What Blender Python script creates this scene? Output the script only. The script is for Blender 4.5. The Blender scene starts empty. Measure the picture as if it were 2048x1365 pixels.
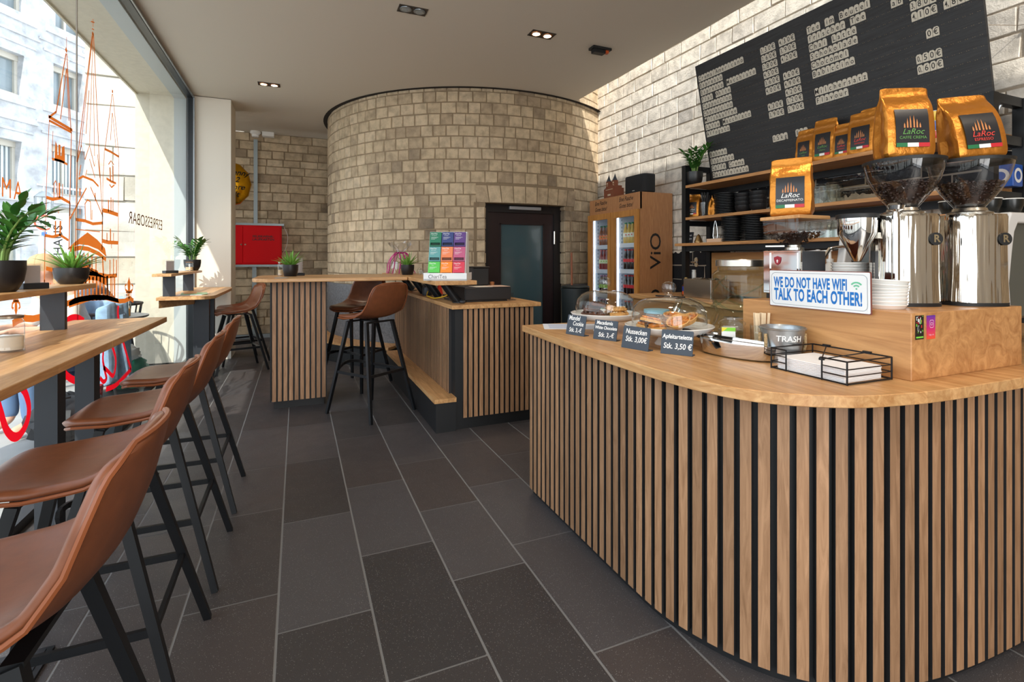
import bpy, math, random
from mathutils import Vector, Matrix
random.seed(7)
D = bpy.data; SC = bpy.context.scene; COL = SC.collection
PI = math.pi

# ---------------- camera ----------------
FPX, YAW, HORY, CAMH = 1012.18, 0.401576, 518.6, 1.25     # fitted on the floor tile grid
cam = D.cameras.new('camera'); cam.sensor_fit = 'HORIZONTAL'; cam.sensor_width = 36
cam.lens = FPX / 2048 * 36; cam.shift_y = -(682.5 - HORY) / 2048
cam.clip_start = 0.02; cam.clip_end = 300
co = D.objects.new('camera', cam); COL.objects.link(co)
co.location = (0, 0, CAMH); co.rotation_euler = (PI/2, 0, -YAW); SC.camera = co

# ---------------- view, world, sun, daylight portals, added fill lamps ----------------
vs = SC.view_settings; vs.view_transform = 'Standard'; vs.look = 'None'; vs.gamma = 1; vs.use_curve_mapping = False
vs.exposure = 0.0
SC.display_settings.display_device = 'sRGB'
cy = SC.cycles
cy.use_denoising = True; cy.max_bounces = 10; cy.diffuse_bounces = 6; cy.glossy_bounces = 5
cy.transparent_max_bounces = 24; cy.transmission_bounces = 8; cy.caustics_reflective = False; cy.caustics_refractive = False
cy.sample_clamp_indirect = 6; cy.blur_glossy = 0.5
W = D.worlds.new('sky'); SC.world = W; W.use_nodes = True
wn = W.node_tree; wn.nodes.clear()
wo = wn.nodes.new('ShaderNodeOutputWorld'); wb = wn.nodes.new('ShaderNodeBackground')
wg = wn.nodes.new('ShaderNodeTexGradient'); wr = wn.nodes.new('ShaderNodeValToRGB')
wt = wn.nodes.new('ShaderNodeTexCoord'); wm = wn.nodes.new('ShaderNodeSeparateXYZ')
wn.links.new(wt.outputs['Generated'], wm.inputs[0])
wn.links.new(wm.outputs['Z'], wr.inputs['Fac'])
wr.color_ramp.elements[0].position = 0.0; wr.color_ramp.elements[0].color = (0.88, 0.92, 0.96, 1)
wr.color_ramp.elements[1].position = 0.8; wr.color_ramp.elements[1].color = (0.72, 0.83, 1.0, 1)
wn.links.new(wr.outputs['Color'], wb.inputs['Color']); wb.inputs['Strength'].default_value = 3.3
wn.links.new(wb.outputs[0], wo.inputs['Surface'])
sun = D.lights.new('sun', 'SUN'); sun.energy = 5.5; sun.angle = 0.009; sun.color = (1.0, 0.95, 0.86)
so = D.objects.new('sun', sun); COL.objects.link(so)
so.rotation_euler = Vector((1, 2.8, -2.4)).to_track_quat('-Z', 'Y').to_euler(); so.location = (-6, -8, 9)
def area(name, loc, direction, sx, sy, energy=0.0, color=(1, 1, 1), portal=False, spread=PI):
    l = D.lights.new(name, 'AREA'); l.shape = 'RECTANGLE'; l.size = sx; l.size_y = sy; l.energy = energy; l.color = color
    l.spread = spread
    if portal: l.cycles.is_portal = True
    o = D.objects.new(name, l); COL.objects.link(o); o.location = loc
    o.rotation_euler = Vector(direction).to_track_quat('-Z', 'Y').to_euler(); return o
area('portal_window', (-1.78, 2.4, 1.62), (1, 0, 0), 9.6, 3.2, portal=True)
area('portal_skylight', (3.53, 3.0, 3.62), (0, 0, -1), 0.5, 10.5, portal=True)
area('portal_front_opening', (0.2, -2.62, 1.5), (0, 1, 0), 2.4, 2.8, portal=True)
area('front_fill', (0.2, -2.75, 1.6), (0, 1, -0.05), 2.2, 2.6, energy=80, color=(1.0, 0.97, 0.93))  # added fill lamp outside the unseen front opening
for k, (lx, ly) in enumerate([(0.3, -0.6), (2.2, -0.6), (1.2, 1.2)]):          # unseen fill discs added at the ceiling to brighten the room
    pl = D.lights.new('ceiling_fill', 'AREA'); pl.shape = 'DISK'; pl.size = 0.35; pl.energy = 16; pl.color = (1, 0.86, 0.70)
    po = D.objects.new('ceiling_fill', pl); COL.objects.link(po); po.location = (lx, ly, 3.235)

# ---------------- helpers ----------------
cY, sY = math.cos(YAW), math.sin(YAW)
def ray(x, y):
    u = (x - 1024) / FPX; v = (HORY - y) / FPX
    return (u*cY + sY, -u*sY + cY, v)
def onz(x, y, z): d = ray(x, y); t = (z - CAMH) / d[2]; return (d[0]*t, d[1]*t, z)
def onx(x, y, X): d = ray(x, y); t = X / d[0]; return (X, d[1]*t, CAMH + d[2]*t)
def ony(x, y, Y): d = ray(x, y); t = Y / d[1]; return (d[0]*t, Y, CAMH + d[2]*t)
def yx(px, X): return onx(px, 500, X)[1]          # the depth Y of a photo column on the plane X
ORD = 'first second third fourth fifth sixth seventh eighth ninth tenth eleventh twelfth thirteenth fourteenth fifteenth sixteenth seventeenth eighteenth nineteenth twentieth'.split()

def lin(c):
    return tuple(((v/255) / 12.92 if v/255 <= 0.04045 else ((v/255 + 0.055) / 1.055) ** 2.4) for v in c) + (1,)
MATS = {}
def newmat(name):
    m = D.materials.new(name); m.use_nodes = True; nt = m.node_tree
    b = nt.nodes['Principled BSDF']; return m, nt, b
def mat(name, rgb, rough=0.5, metal=0.0, spec=0.5, bump=None, vary=0.0, coat=0.0, emit=None, scale=30):
    if name in MATS: return MATS[name]
    m, nt, b = newmat(name)
    b.inputs['Base Color'].default_value = lin(rgb); b.inputs['Roughness'].default_value = rough
    b.inputs['Metallic'].default_value = metal; b.inputs['Specular IOR Level'].default_value = spec
    b.inputs['Coat Weight'].default_value = coat
    if emit:
        b.inputs['Emission Color'].default_value = lin(rgb); b.inputs['Emission Strength'].default_value = emit
    if bump or vary:
        tc = nt.nodes.new('ShaderNodeTexCoord'); n = nt.nodes.new('ShaderNodeTexNoise')
        n.inputs['Scale'].default_value = scale; n.inputs['Detail'].default_value = 5
        nt.links.new(tc.outputs['Object'], n.inputs['Vector'])
        if bump:
            bp = nt.nodes.new('ShaderNodeBump'); bp.inputs['Strength'].default_value = bump; bp.inputs['Distance'].default_value = 0.01
            nt.links.new(n.outputs['Fac'], bp.inputs['Height']); nt.links.new(bp.outputs[0], b.inputs['Normal'])
        if vary:
            r = nt.nodes.new('ShaderNodeValToRGB'); c = lin(rgb)
            r.color_ramp.elements[0].position = 0.3; r.color_ramp.elements[1].position = 0.7
            r.color_ramp.elements[0].color = tuple(v*(1-vary) for v in c[:3]) + (1,)
            r.color_ramp.elements[1].color = tuple(min(1, v*(1+vary)) for v in c[:3]) + (1,)
            nt.links.new(n.outputs['Fac'], r.inputs['Fac']); nt.links.new(r.outputs[0], b.inputs['Base Color'])
    MATS[name] = m; return m
def glassmat(name, tint=(1, 1, 1), rough=0.0, ior=1.45, strength=1.0):
    if name in MATS: return MATS[name]
    m = D.materials.new(name); m.use_nodes = True; nt = m.node_tree; nt.nodes.clear()
    o = nt.nodes.new('ShaderNodeOutputMaterial'); mx = nt.nodes.new('ShaderNodeMixShader')
    t = nt.nodes.new('ShaderNodeBsdfTransparent'); t.inputs[0].default_value = tuple(tint) + (1,)
    g = nt.nodes.new('ShaderNodeBsdfGlossy'); g.inputs['Roughness'].default_value = rough
    f = nt.nodes.new('ShaderNodeLayerWeight'); f.inputs['Blend'].default_value = 0.5
    pw = nt.nodes.new('ShaderNodeMath'); pw.operation = 'POWER'; pw.inputs[1].default_value = 4.5
    r0 = ((ior-1)/(ior+1))**2
    ml = nt.nodes.new('ShaderNodeMath'); ml.operation = 'MULTIPLY_ADD'; ml.inputs[1].default_value = (1-r0)*0.8*strength; ml.inputs[2].default_value = r0*strength
    nt.links.new(f.outputs['Facing'], pw.inputs[0]); nt.links.new(pw.outputs[0], ml.inputs[0]); nt.links.new(ml.outputs[0], mx.inputs[0])
    nt.links.new(t.outputs[0], mx.inputs[1]); nt.links.new(g.outputs[0], mx.inputs[2]); nt.links.new(mx.outputs[0], o.inputs[0])
    MATS[name] = m; return m
def vinyl(name, rgb):
    m, nt, b = newmat(name); b.inputs['Base Color'].default_value = lin(rgb); b.inputs['Roughness'].default_value = 0.5
    t = nt.nodes.new('ShaderNodeBsdfTranslucent'); t.inputs[0].default_value = lin(rgb); mx = nt.nodes.new('ShaderNodeMixShader'); mx.inputs[0].default_value = 0.55
    nt.links.new(b.outputs[0], mx.inputs[1]); nt.links.new(t.outputs[0], mx.inputs[2]); nt.links.new(mx.outputs[0], nt.nodes['Material Output'].inputs[0]); return m
def wood(name, c1, c2, axis='Y', rough=0.42, stave=None, island=0.0, freq=1.0, bump=0.08):
    """oak: grain along AXIS; STAVE = (length, width) of glued staves; ISLAND = tone spread between loose strips"""
    if name in MATS: return MATS[name]
    m, nt, b = newmat(name); L = nt.links
    tc = nt.nodes.new('ShaderNodeTexCoord'); mp = nt.nodes.new('ShaderNodeMapping')
    sc = {'X': (1.1, 14, 14), 'Y': (14, 1.1, 14), 'Z': (14, 14, 1.1)}[axis]
    mp.inputs['Scale'].default_value = tuple(v*freq for v in sc); L.new(tc.outputs['Object'], mp.inputs['Vector'])
    n = nt.nodes.new('ShaderNodeTexNoise'); n.inputs['Scale'].default_value = 2.2; n.inputs['Detail'].default_value = 7
    n.inputs['Distortion'].default_value = 1.4; n.inputs['Roughness'].default_value = 0.62; L.new(mp.outputs[0], n.inputs['Vector'])
    r = nt.nodes.new('ShaderNodeValToRGB'); r.color_ramp.elements[0].position = 0.32; r.color_ramp.elements[1].position = 0.66
    r.color_ramp.elements[0].color = lin(c2); r.color_ramp.elements[1].color = lin(c1)
    L.new(n.outputs['Fac'], r.inputs['Fac']); out = r.outputs[0]
    if stave:
        sp = nt.nodes.new('ShaderNodeSeparateXYZ'); cb = nt.nodes.new('ShaderNodeCombineXYZ'); L.new(tc.outputs['Object'], sp.inputs[0])
        o = {'X': ('X', 'Y'), 'Y': ('Y', 'X'), 'Z': ('Z', 'X')}[axis]
        L.new(sp.outputs[o[0]], cb.inputs[0]); L.new(sp.outputs[o[1]], cb.inputs[1])
        bt = nt.nodes.new('ShaderNodeTexBrick'); bt.inputs['Scale'].default_value = 1; bt.inputs['Mortar Size'].default_value = 0
        bt.inputs['Brick Width'].default_value = stave[0]; bt.inputs['Row Height'].default_value = stave[1]; bt.offset = 0.37
        bt.inputs['Color1'].default_value = (0.72, 0.70, 0.66, 1); bt.inputs['Color2'].default_value = (1, 1, 1, 1)
        L.new(cb.outputs[0], bt.inputs['Vector'])
        mx = nt.nodes.new('ShaderNodeMix'); mx.data_type = 'RGBA'; mx.blend_type = 'MULTIPLY'; mx.inputs['Factor'].default_value = 0.7
        L.new(out, mx.inputs[6]); L.new(bt.outputs['Color'], mx.inputs[7]); out = mx.outputs[2]
    if island:
        ge = nt.nodes.new('ShaderNodeNewGeometry'); mr = nt.nodes.new('ShaderNodeMapRange')
        mr.inputs['To Min'].default_value = 1 - island; mr.inputs['To Max'].default_value = 1 + island*0.35
        L.new(ge.outputs['Random Per Island'], mr.inputs['Value'])
        mx = nt.nodes.new('ShaderNodeMix'); mx.data_type = 'RGBA'; mx.blend_type = 'MULTIPLY'; mx.inputs['Factor'].default_value = 1
        L.new(out, mx.inputs[6]); L.new(mr.outputs[0], mx.inputs[7]); out = mx.outputs[2]
    L.new(out, b.inputs['Base Color']); b.inputs['Roughness'].default_value = rough
    bp = nt.nodes.new('ShaderNodeBump'); bp.inputs['Strength'].default_value = bump; bp.inputs['Distance'].default_value = 0.003
    L.new(n.outputs['Fac'], bp.inputs['Height']); L.new(bp.outputs[0], b.inputs['Normal'])
    MATS[name] = m; return m
def stone(name, tones, rough=0.9, fine=60, bump=0.5, paint=None, greys=0.0):
    """blocks: a tone per loose block, pits and grain; PAINT = list of (z0, z1) black painted bands with ragged rims"""
    if name in MATS: return MATS[name]
    m, nt, b = newmat(name); L = nt.links
    tc = nt.nodes.new('ShaderNodeTexCoord'); ge = nt.nodes.new('ShaderNodeNewGeometry')
    r = nt.nodes.new('ShaderNodeValToRGB'); r.color_ramp.interpolation = 'LINEAR'
    while len(r.color_ramp.elements) < len(tones): r.color_ramp.elements.new(0.5)
    for k, (p, c) in enumerate(tones):
        r.color_ramp.elements[k].position = p; r.color_ramp.elements[k].color = lin(c)
    big = nt.nodes.new('ShaderNodeTexNoise'); big.inputs['Scale'].default_value = 0.9; big.inputs['Detail'].default_value = 3
    L.new(tc.outputs['Object'], big.inputs['Vector'])
    ad = nt.nodes.new('ShaderNodeMath'); ad.operation = 'MULTIPLY_ADD'; ad.inputs[1].default_value = 0.55
    sb = nt.nodes.new('ShaderNodeMath'); sb.operation = 'MULTIPLY_ADD'; sb.inputs[1].default_value = 1.1; sb.inputs[2].default_value = -0.32
    L.new(big.outputs['Fac'], sb.inputs[0]); L.new(ge.outputs['Random Per Island'], ad.inputs[0]); L.new(sb.outputs[0], ad.inputs[2])
    L.new(ad.outputs[0], r.inputs['Fac']); out = r.outputs[0]
    n = nt.nodes.new('ShaderNodeTexNoise'); n.inputs['Scale'].default_value = fine; n.inputs['Detail'].default_value = 8; n.inputs['Roughness'].default_value = 0.7
    L.new(tc.outputs['Object'], n.inputs['Vector'])
    n2 = nt.nodes.new('ShaderNodeTexNoise'); n2.inputs['Scale'].default_value = fine*0.22; n2.inputs['Detail'].default_value = 6
    L.new(tc.outputs['Object'], n2.inputs['Vector'])
    mr = nt.nodes.new('ShaderNodeMapRange'); mr.inputs['From Min'].default_value = 0.32; mr.inputs['From Max'].default_value = 0.6
    mr.inputs['To Min'].default_value = 0.62; mr.inputs['To Max'].default_value = 1.08; L.new(n2.outputs['Fac'], mr.inputs['Value'])
    mx = nt.nodes.new('ShaderNodeMix'); mx.data_type = 'RGBA'; mx.blend_type = 'MULTIPLY'; mx.inputs['Factor'].default_value = 0.75
    L.new(out, mx.inputs[6]); L.new(mr.outputs[0], mx.inputs[7]); out = mx.outputs[2]
    mr2 = nt.nodes.new('ShaderNodeMapRange'); mr2.inputs['From Min'].default_value = 0.25; mr2.inputs['From Max'].default_value = 0.42
    mr2.inputs['To Min'].default_value = 0.5; mr2.inputs['To Max'].default_value = 1.0; L.new(n.outputs['Fac'], mr2.inputs['Value'])
    mx = nt.nodes.new('ShaderNodeMix'); mx.data_type = 'RGBA'; mx.blend_type = 'MULTIPLY'; mx.inputs['Factor'].default_value = 0.8
    L.new(out, mx.inputs[6]); L.new(mr2.outputs[0], mx.inputs[7]); out = mx.outputs[2]
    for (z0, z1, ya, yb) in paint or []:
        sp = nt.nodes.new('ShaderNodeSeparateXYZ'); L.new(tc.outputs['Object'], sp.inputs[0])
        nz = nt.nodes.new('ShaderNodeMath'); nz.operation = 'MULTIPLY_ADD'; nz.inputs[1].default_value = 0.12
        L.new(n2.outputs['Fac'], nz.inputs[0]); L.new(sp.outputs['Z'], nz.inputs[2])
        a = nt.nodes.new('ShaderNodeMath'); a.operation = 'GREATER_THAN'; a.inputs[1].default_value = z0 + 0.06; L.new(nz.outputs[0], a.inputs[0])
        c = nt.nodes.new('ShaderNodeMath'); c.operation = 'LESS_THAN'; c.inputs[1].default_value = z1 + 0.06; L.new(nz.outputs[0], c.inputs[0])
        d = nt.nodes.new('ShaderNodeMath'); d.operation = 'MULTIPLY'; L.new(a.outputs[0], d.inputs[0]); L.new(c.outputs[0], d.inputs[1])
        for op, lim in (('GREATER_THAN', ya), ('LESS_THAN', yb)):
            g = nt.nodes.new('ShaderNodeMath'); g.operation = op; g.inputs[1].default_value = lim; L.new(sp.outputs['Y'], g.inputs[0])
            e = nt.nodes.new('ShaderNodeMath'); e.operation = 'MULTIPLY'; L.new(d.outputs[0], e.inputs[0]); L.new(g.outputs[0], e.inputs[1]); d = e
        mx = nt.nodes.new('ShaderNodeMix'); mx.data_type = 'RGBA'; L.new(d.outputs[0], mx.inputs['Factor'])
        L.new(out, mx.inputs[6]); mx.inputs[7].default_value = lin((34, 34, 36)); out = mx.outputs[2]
    L.new(out, b.inputs['Base Color']); b.inputs['Roughness'].default_value = rough; b.inputs['Specular IOR Level'].default_value = 0.2
    sm = nt.nodes.new('ShaderNodeMath'); sm.operation = 'ADD'; L.new(n.outputs['Fac'], sm.inputs[0]); L.new(n2.outputs['Fac'], sm.inputs[1])
    bp = nt.nodes.new('ShaderNodeBump'); bp.inputs['Strength'].default_value = bump; bp.inputs['Distance'].default_value = 0.012
    L.new(sm.outputs[0], bp.inputs['Height']); L.new(bp.outputs[0], b.inputs['Normal'])
    MATS[name] = m; return m

class MB:
    """collects shapes; build() links them as ONE mesh object"""
    def __init__(s): s.v = []; s.f = []; s.mi = []; s.cur = 0; s.sm = []
    def add(s, verts, faces, smooth=False):
        n = len(s.v); s.v += [tuple(p) for p in verts]
        for f in faces: s.f.append([n + i for i in f]); s.mi.append(s.cur); s.sm.append(smooth)
        return s
    def bx(s, x0, x1, y0, y1, z0, z1, M=None):
        v = [Vector((x, y, z)) for z in (z0, z1) for y in (y0, y1) for x in (x0, x1)]
        if M is not None: v = [M @ p for p in v]
        return s.add(v, [(0, 2, 3, 1), (4, 5, 7, 6), (0, 1, 5, 4), (2, 6, 7, 3), (0, 4, 6, 2), (1, 3, 7, 5)])
    def rbx(s, x0, x1, y0, y1, z0, z1, r=0.004, M=None):
        """box with small chamfers on every edge"""
        r = min(r, (x1-x0)/2.01, (y1-y0)/2.01, (z1-z0)/2.01)
        rings = []
        for z, i in ((z0, r), (z0+r, 0), (z1-r, 0), (z1, r)):
            a0, a1, b0, b1 = x0+i, x1-i, y0+i, y1-i
            rings.append([(a0+r, b0, z), (a1-r, b0, z), (a1, b0+r, z), (a1, b1-r, z), (a1-r, b1, z), (a0+r, b1, z), (a0, b1-r, z), (a0, b0+r, z)])
        return s.loft(rings, True, True, M=M)
    def loft(s, rings, closed=True, caps=True, smooth=False, M=None):
        n = len(rings[0]); v = [Vector(p) for r in rings for p in r]
        if M is not None: v = [M @ p for p in v]
        f = []
        for k in range(len(rings)-1):
            for i in range(n if closed else n-1):
                j = (i+1) % n; f.append((k*n+i, k*n+j, (k+1)*n+j, (k+1)*n+i))
        if caps: f.append(tuple(range(n-1, -1, -1))); f.append(tuple((len(rings)-1)*n + i for i in range(n)))
        b = len(s.f); s.add(v, f, smooth)
        if caps and smooth: s.sm[-1] = s.sm[-2] = False
        return s
    def lathe(s, prof, n=24, c=(0, 0, 0), caps=False, smooth=True, M=None, a0=0, a1=2*PI):
        full = abs(a1-a0-2*PI) < 1e-6; m = n if full else n+1
        rings = [[(c[0] + r*math.cos(a0+(a1-a0)*i/n), c[1] + r*math.sin(a0+(a1-a0)*i/n), c[2] + z) for i in range(m)] for r, z in prof]
        return s.loft(rings, full, caps, smooth, M)
    def cyl(s, p0, p1, r0, r1=None, n=12, caps=True, smooth=True, up=None):
        r1 = r0 if r1 is None else r1; p0 = Vector(p0); p1 = Vector(p1); d = (p1-p0).normalized()
        a = d.orthogonal().normalized() if up is None else (Vector(up) - d*Vector(up).dot(d)).normalized(); b = d.cross(a)
        k = 0.5 if n == 4 else 0
        rings = [[p + (a*math.cos(2*PI*(i+k)/n) + b*math.sin(2*PI*(i+k)/n))*r for i in range(n)] for p, r in ((p0, r0), (p1, r1))]
        return s.loft(rings, True, caps, smooth and n > 4)
    def bar(s, p0, p1, w, h=None, up=(0, 0, 1)):
        """rectangular bar; W across, H along UP"""
        h = w if h is None else h; p0 = Vector(p0); p1 = Vector(p1); d = (p1-p0).normalized()
        u = Vector(up) - d*Vector(up).dot(d)
        u = d.orthogonal().normalized() if u.length < 1e-5 else u.normalized()
        a = d.cross(u)
        rings = [[p + a*x*w/2 + u*y*h/2 for x, y in ((-1, -1), (1, -1), (1, 1), (-1, 1))] for p in (p0, p1)]
        return s.loft(rings, True, True)
    def tube(s, path, r, n=8, closed=False, smooth=True):
        P = [Vector(p) for p in path]; m = len(P); rings = []; a = None
        for i in range(m):
            t = (P[(i+1) % m] - P[i-1]) if closed else (P[min(i+1, m-1)] - P[max(i-1, 0)])
            t.normalize()
            if a is None: a = t.orthogonal().normalized()
            else:
                a = a - t*a.dot(t); a = a.normalized() if a.length > 1e-6 else t.orthogonal().normalized()
            b = t.cross(a); rr = r[i] if isinstance(r, (list, tuple)) else r
            rings.append([P[i] + (a*math.cos(2*PI*k/n) + b*math.sin(2*PI*k/n))*rr for k in range(n)])
        if closed: rings.append(rings[0])
        return s.loft(rings, True, not closed, smooth)
    def prism(s, poly, z0, z1, M=None):
        return s.loft([[(x, y, z0) for x, y in poly], [(x, y, z1) for x, y in poly]], True, True, M=M)
    def ball(s, c, r, n=12, sc=(1, 1, 1), M=None):
        rings = [[(c[0] + sc[0]*r*math.sin(PI*k/n)*math.cos(2*PI*i/n/1), c[1] + sc[1]*r*math.sin(PI*k/n)*math.sin(2*PI*i/n), c[2] - sc[2]*r*math.cos(PI*k/n)) for i in range(n)] for k in range(n+1)]
        for k, z in ((0, -1), (n, 1)):
            rings[k] = [(c[0] + 1e-4*r*math.cos(2*PI*i/n), c[1] + 1e-4*r*math.sin(2*PI*i/n), c[2] + z*sc[2]*r) for i in range(n)]
        return s.loft(rings, True, True, True, M)
    def grid(s, fn, nu, nv, smooth=True):
        v = [fn(i/nu, j/nv) for j in range(nv+1) for i in range(nu+1)]
        return s.add(v, [(j*(nu+1)+i, j*(nu+1)+i+1, (j+1)*(nu+1)+i+1, (j+1)*(nu+1)+i) for j in range(nv) for i in range(nu)], smooth)
    def ribbon(s, pts, w, nrm, tip=False):
        """flat band along PTS in the plane with normal NRM"""
        P = [Vector(p) for p in pts]; N = Vector(nrm); vv = []
        for i, p in enumerate(P):
            t = (P[min(i+1, len(P)-1)] - P[max(i-1, 0)]).normalized(); a = N.cross(t).normalized()
            ww = w[i] if isinstance(w, (list, tuple)) else w
            vv += [p - a*ww/2, p + a*ww/2]
        return s.add(vv, [(2*i, 2*i+1, 2*i+3, 2*i+2) for i in range(len(P)-1)])
    def mesh(s, name, mats, sharp=0.6):
        me = D.meshes.new(name); me.from_pydata(s.v, [], s.f)
        for m in (mats if isinstance(mats, (list, tuple)) else [mats]): me.materials.append(m)
        me.polygons.foreach_set('material_index', s.mi); me.polygons.foreach_set('use_smooth', s.sm)
        me.update()
        if any(s.sm): me.set_sharp_from_angle(angle=sharp)
        return me
    def build(s, name, mats, parent=None, world=False, loc=None, rot=None):
        me = s.mesh(name, mats)
        if world and parent is not None:
            root = parent; Mw = root.matrix_basis.copy()
            while root.parent: root = root.parent; Mw = root.matrix_basis @ Mw
            me.transform(Mw.inverted())
        o = D.objects.new(name, me); COL.objects.link(o)
        if parent is not None: o.parent = parent
        if loc is not None: o.location = loc
        if rot is not None: o.rotation_euler = rot
        return o
def tag(o, label, cat, group=None, kind=None):
    o['label'] = label; o['category'] = cat
    if group: o['group'] = group
    if kind: o['kind'] = kind
    return o
def thing(name, label, cat, loc=(0, 0, 0), rotz=0, group=None):
    o = D.objects.new(name, None); COL.objects.link(o); o.location = loc; o.rotation_euler = (0, 0, rotz); o.empty_display_size = 0.1
    tag(o, label, cat, group); return o
def struct(o): o['kind'] = 'structure'; return o
def kids(o): return [c for c in D.objects if c.parent == o]
def dup(root, loc, rotz=None, label=None, group=None, rot=None):
    r = root.copy(); COL.objects.link(r); r.location = loc
    if rotz is not None: r.rotation_euler = (0, 0, rotz)
    if rot is not None: r.rotation_euler = rot
    if label: r['label'] = label
    if group: r['group'] = group
    for ch in list(root.children):
        c = ch.copy(); COL.objects.link(c); c.parent = r
        for g in ch.children:
            d = g.copy(); COL.objects.link(d); d.parent = c
    return r
TXT = {}
def textmesh(s, size, bold=0.0, extrude=0.0, xs=1.0, shear=0.0, align='CENTER', spacing=1.0, mirror=False):
    key = (s, size, bold, extrude, xs, shear, align, spacing, mirror)
    if key in TXT: return TXT[key]
    cu = D.curves.new('txt', 'FONT'); cu.body = s; cu.size = size; cu.offset = bold; cu.extrude = extrude; cu.shear = shear
    cu.align_x = align; cu.align_y = 'CENTER'; cu.resolution_u = 3; cu.space_character = spacing
    o = D.objects.new('txt', cu); COL.objects.link(o)
    dg = bpy.context.evaluated_depsgraph_get()
    me = D.meshes.new_from_object(o.evaluated_get(dg)); D.objects.remove(o); D.curves.remove(cu)
    me.transform(Matrix.Diagonal((-xs if mirror else xs, 1, 1, 1)))
    TXT[key] = me; return me
def text(name, s, m, size, parent, M, **k):
    """lettering as a flat mesh; M takes the text plane (x right, y up, z out) into the parent's space"""
    me = textmesh(s, size, **k).copy(); me.materials.clear(); me.materials.append(m); me.transform(M)
    o = D.objects.new(name, me); COL.objects.link(o); o.parent = parent; return o
def plane_M(origin, right, up):
    r = Vector(right).normalized(); u = Vector(up).normalized(); n = r.cross(u)
    M = Matrix((r, u, n)).transposed().to_4x4(); M.translation = Vector(origin); return M
def bevel(o, w=0.003, seg=2):
    b = o.modifiers.new('b', 'BEVEL'); b.width = w; b.segments = seg; b.limit_method = 'ANGLE'; return o
def subsurf(o, l=1):
    b = o.modifiers.new('s', 'SUBSURF'); b.levels = l; b.render_levels = l; return o

# ---------------- common materials ----------------
OAK_Y = wood('oak_worktop_y', (222, 176, 122), (184, 130, 78), 'Y', 0.38, stave=(0.55, 0.045))
OAK_X = wood('oak_worktop_x', (222, 176, 122), (184, 130, 78), 'X', 0.38, stave=(0.55, 0.045))
OAK_EDGE = wood('oak_plain', (214, 166, 112), (176, 124, 74), 'X', 0.42)
OAK_FINE = wood('oak_shelf', (206, 152, 96), (166, 112, 62), 'Y', 0.45)
SLAT = wood('oak_slat', (182, 140, 104), (142, 104, 72), 'Z', 0.55, island=0.26, freq=1.6)
SLATSIDE = mat('slat_core', (38, 36, 36), 0.7)
BLACK = mat('black_board', (20, 21, 23), 0.55)
STEEL_BLK = mat('black_steel', (24, 26, 29), 0.38, 0.3)
ANTHRA = mat('anthracite_metal', (46, 50, 56), 0.45, 0.2, bump=0.03, scale=400)
CHROME = mat('chrome', (222, 220, 216), 0.06, 1.0)
def fluted():
    m, nt, b = newmat('fluted_chrome'); b.inputs['Base Color'].default_value = lin((220, 216, 210)); b.inputs['Metallic'].default_value = 1; b.inputs['Roughness'].default_value = 0.07
    tc = nt.nodes.new('ShaderNodeTexCoord'); mp = nt.nodes.new('ShaderNodeMapping'); mp.inputs['Scale'].default_value = (1, 1, 0.04); n = nt.nodes.new('ShaderNodeTexNoise'); n.inputs['Scale'].default_value = 34; n.inputs['Detail'].default_value = 2
    bp = nt.nodes.new('ShaderNodeBump'); bp.inputs['Strength'].default_value = 0.55; bp.inputs['Distance'].default_value = 0.012
    nt.links.new(tc.outputs['Object'], mp.inputs[0]); nt.links.new(mp.outputs[0], n.inputs['Vector']); nt.links.new(n.outputs['Fac'], bp.inputs['Height']); nt.links.new(bp.outputs[0], b.inputs['Normal']); return m
FLUTED = fluted()
BRUSHED = mat('brushed_steel', (196, 190, 180), 0.26, 1.0)
WHITE = mat('white_matt', (236, 235, 232), 0.5)
PORC = mat('white_glaze', (238, 237, 233), 0.18, coat=0.3)
BLKPOT = mat('black_ceramic', (26, 26, 28), 0.35)
GLASS = glassmat('clear_glass', (0.97, 0.985, 0.98), ior=1.5, strength=1.7)
GLASS_G = glassmat('green_glass', (0.86, 0.93, 0.91), ior=1.5)
PLEXI = glassmat('smoked_plexiglass', (0.92, 0.91, 0.92), ior=1.5, strength=2.0)
LEATHER = mat('tan_leather', (120, 70, 44), 0.36, bump=0.06, vary=0.12, scale=26)
LEATHER_S = mat('leather_edge', (134, 74, 40), 0.42)
THREAD = mat('dark_thread', (74, 38, 22), 0.7)
SOIL = mat('soil', (44, 34, 28), 0.95, bump=0.5, scale=120)
LEAF = mat('leaf_green', (58, 112, 44), 0.38, vary=0.35, scale=14)
LEAF_L = mat('aloe_green', (104, 152, 62), 0.42, vary=0.3, scale=22)
GOLD = mat('gold_foil', (196, 126, 46), 0.34, 0.7, bump=1.0, scale=13)
INK = mat('ink_black', (22, 20, 20), 0.6)
CHALK = mat('chalk_white', (240, 240, 238), 0.8)
SLATE = mat('slate_sign', (58, 68, 80), 0.6)
LABEL_BLK = mat('label_black', (34, 34, 38), 0.3)
RED = mat('flag_red', (190, 34, 44), 0.4); GREEN = mat('flag_green', (28, 110, 66), 0.4)
COPPER = mat('copper_print', (196, 128, 76), 0.5)
# ================= room shell =================
XL, XR, YB, YF, HC = -1.19, 3.78, 8.97, -2.6, 3.25
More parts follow.
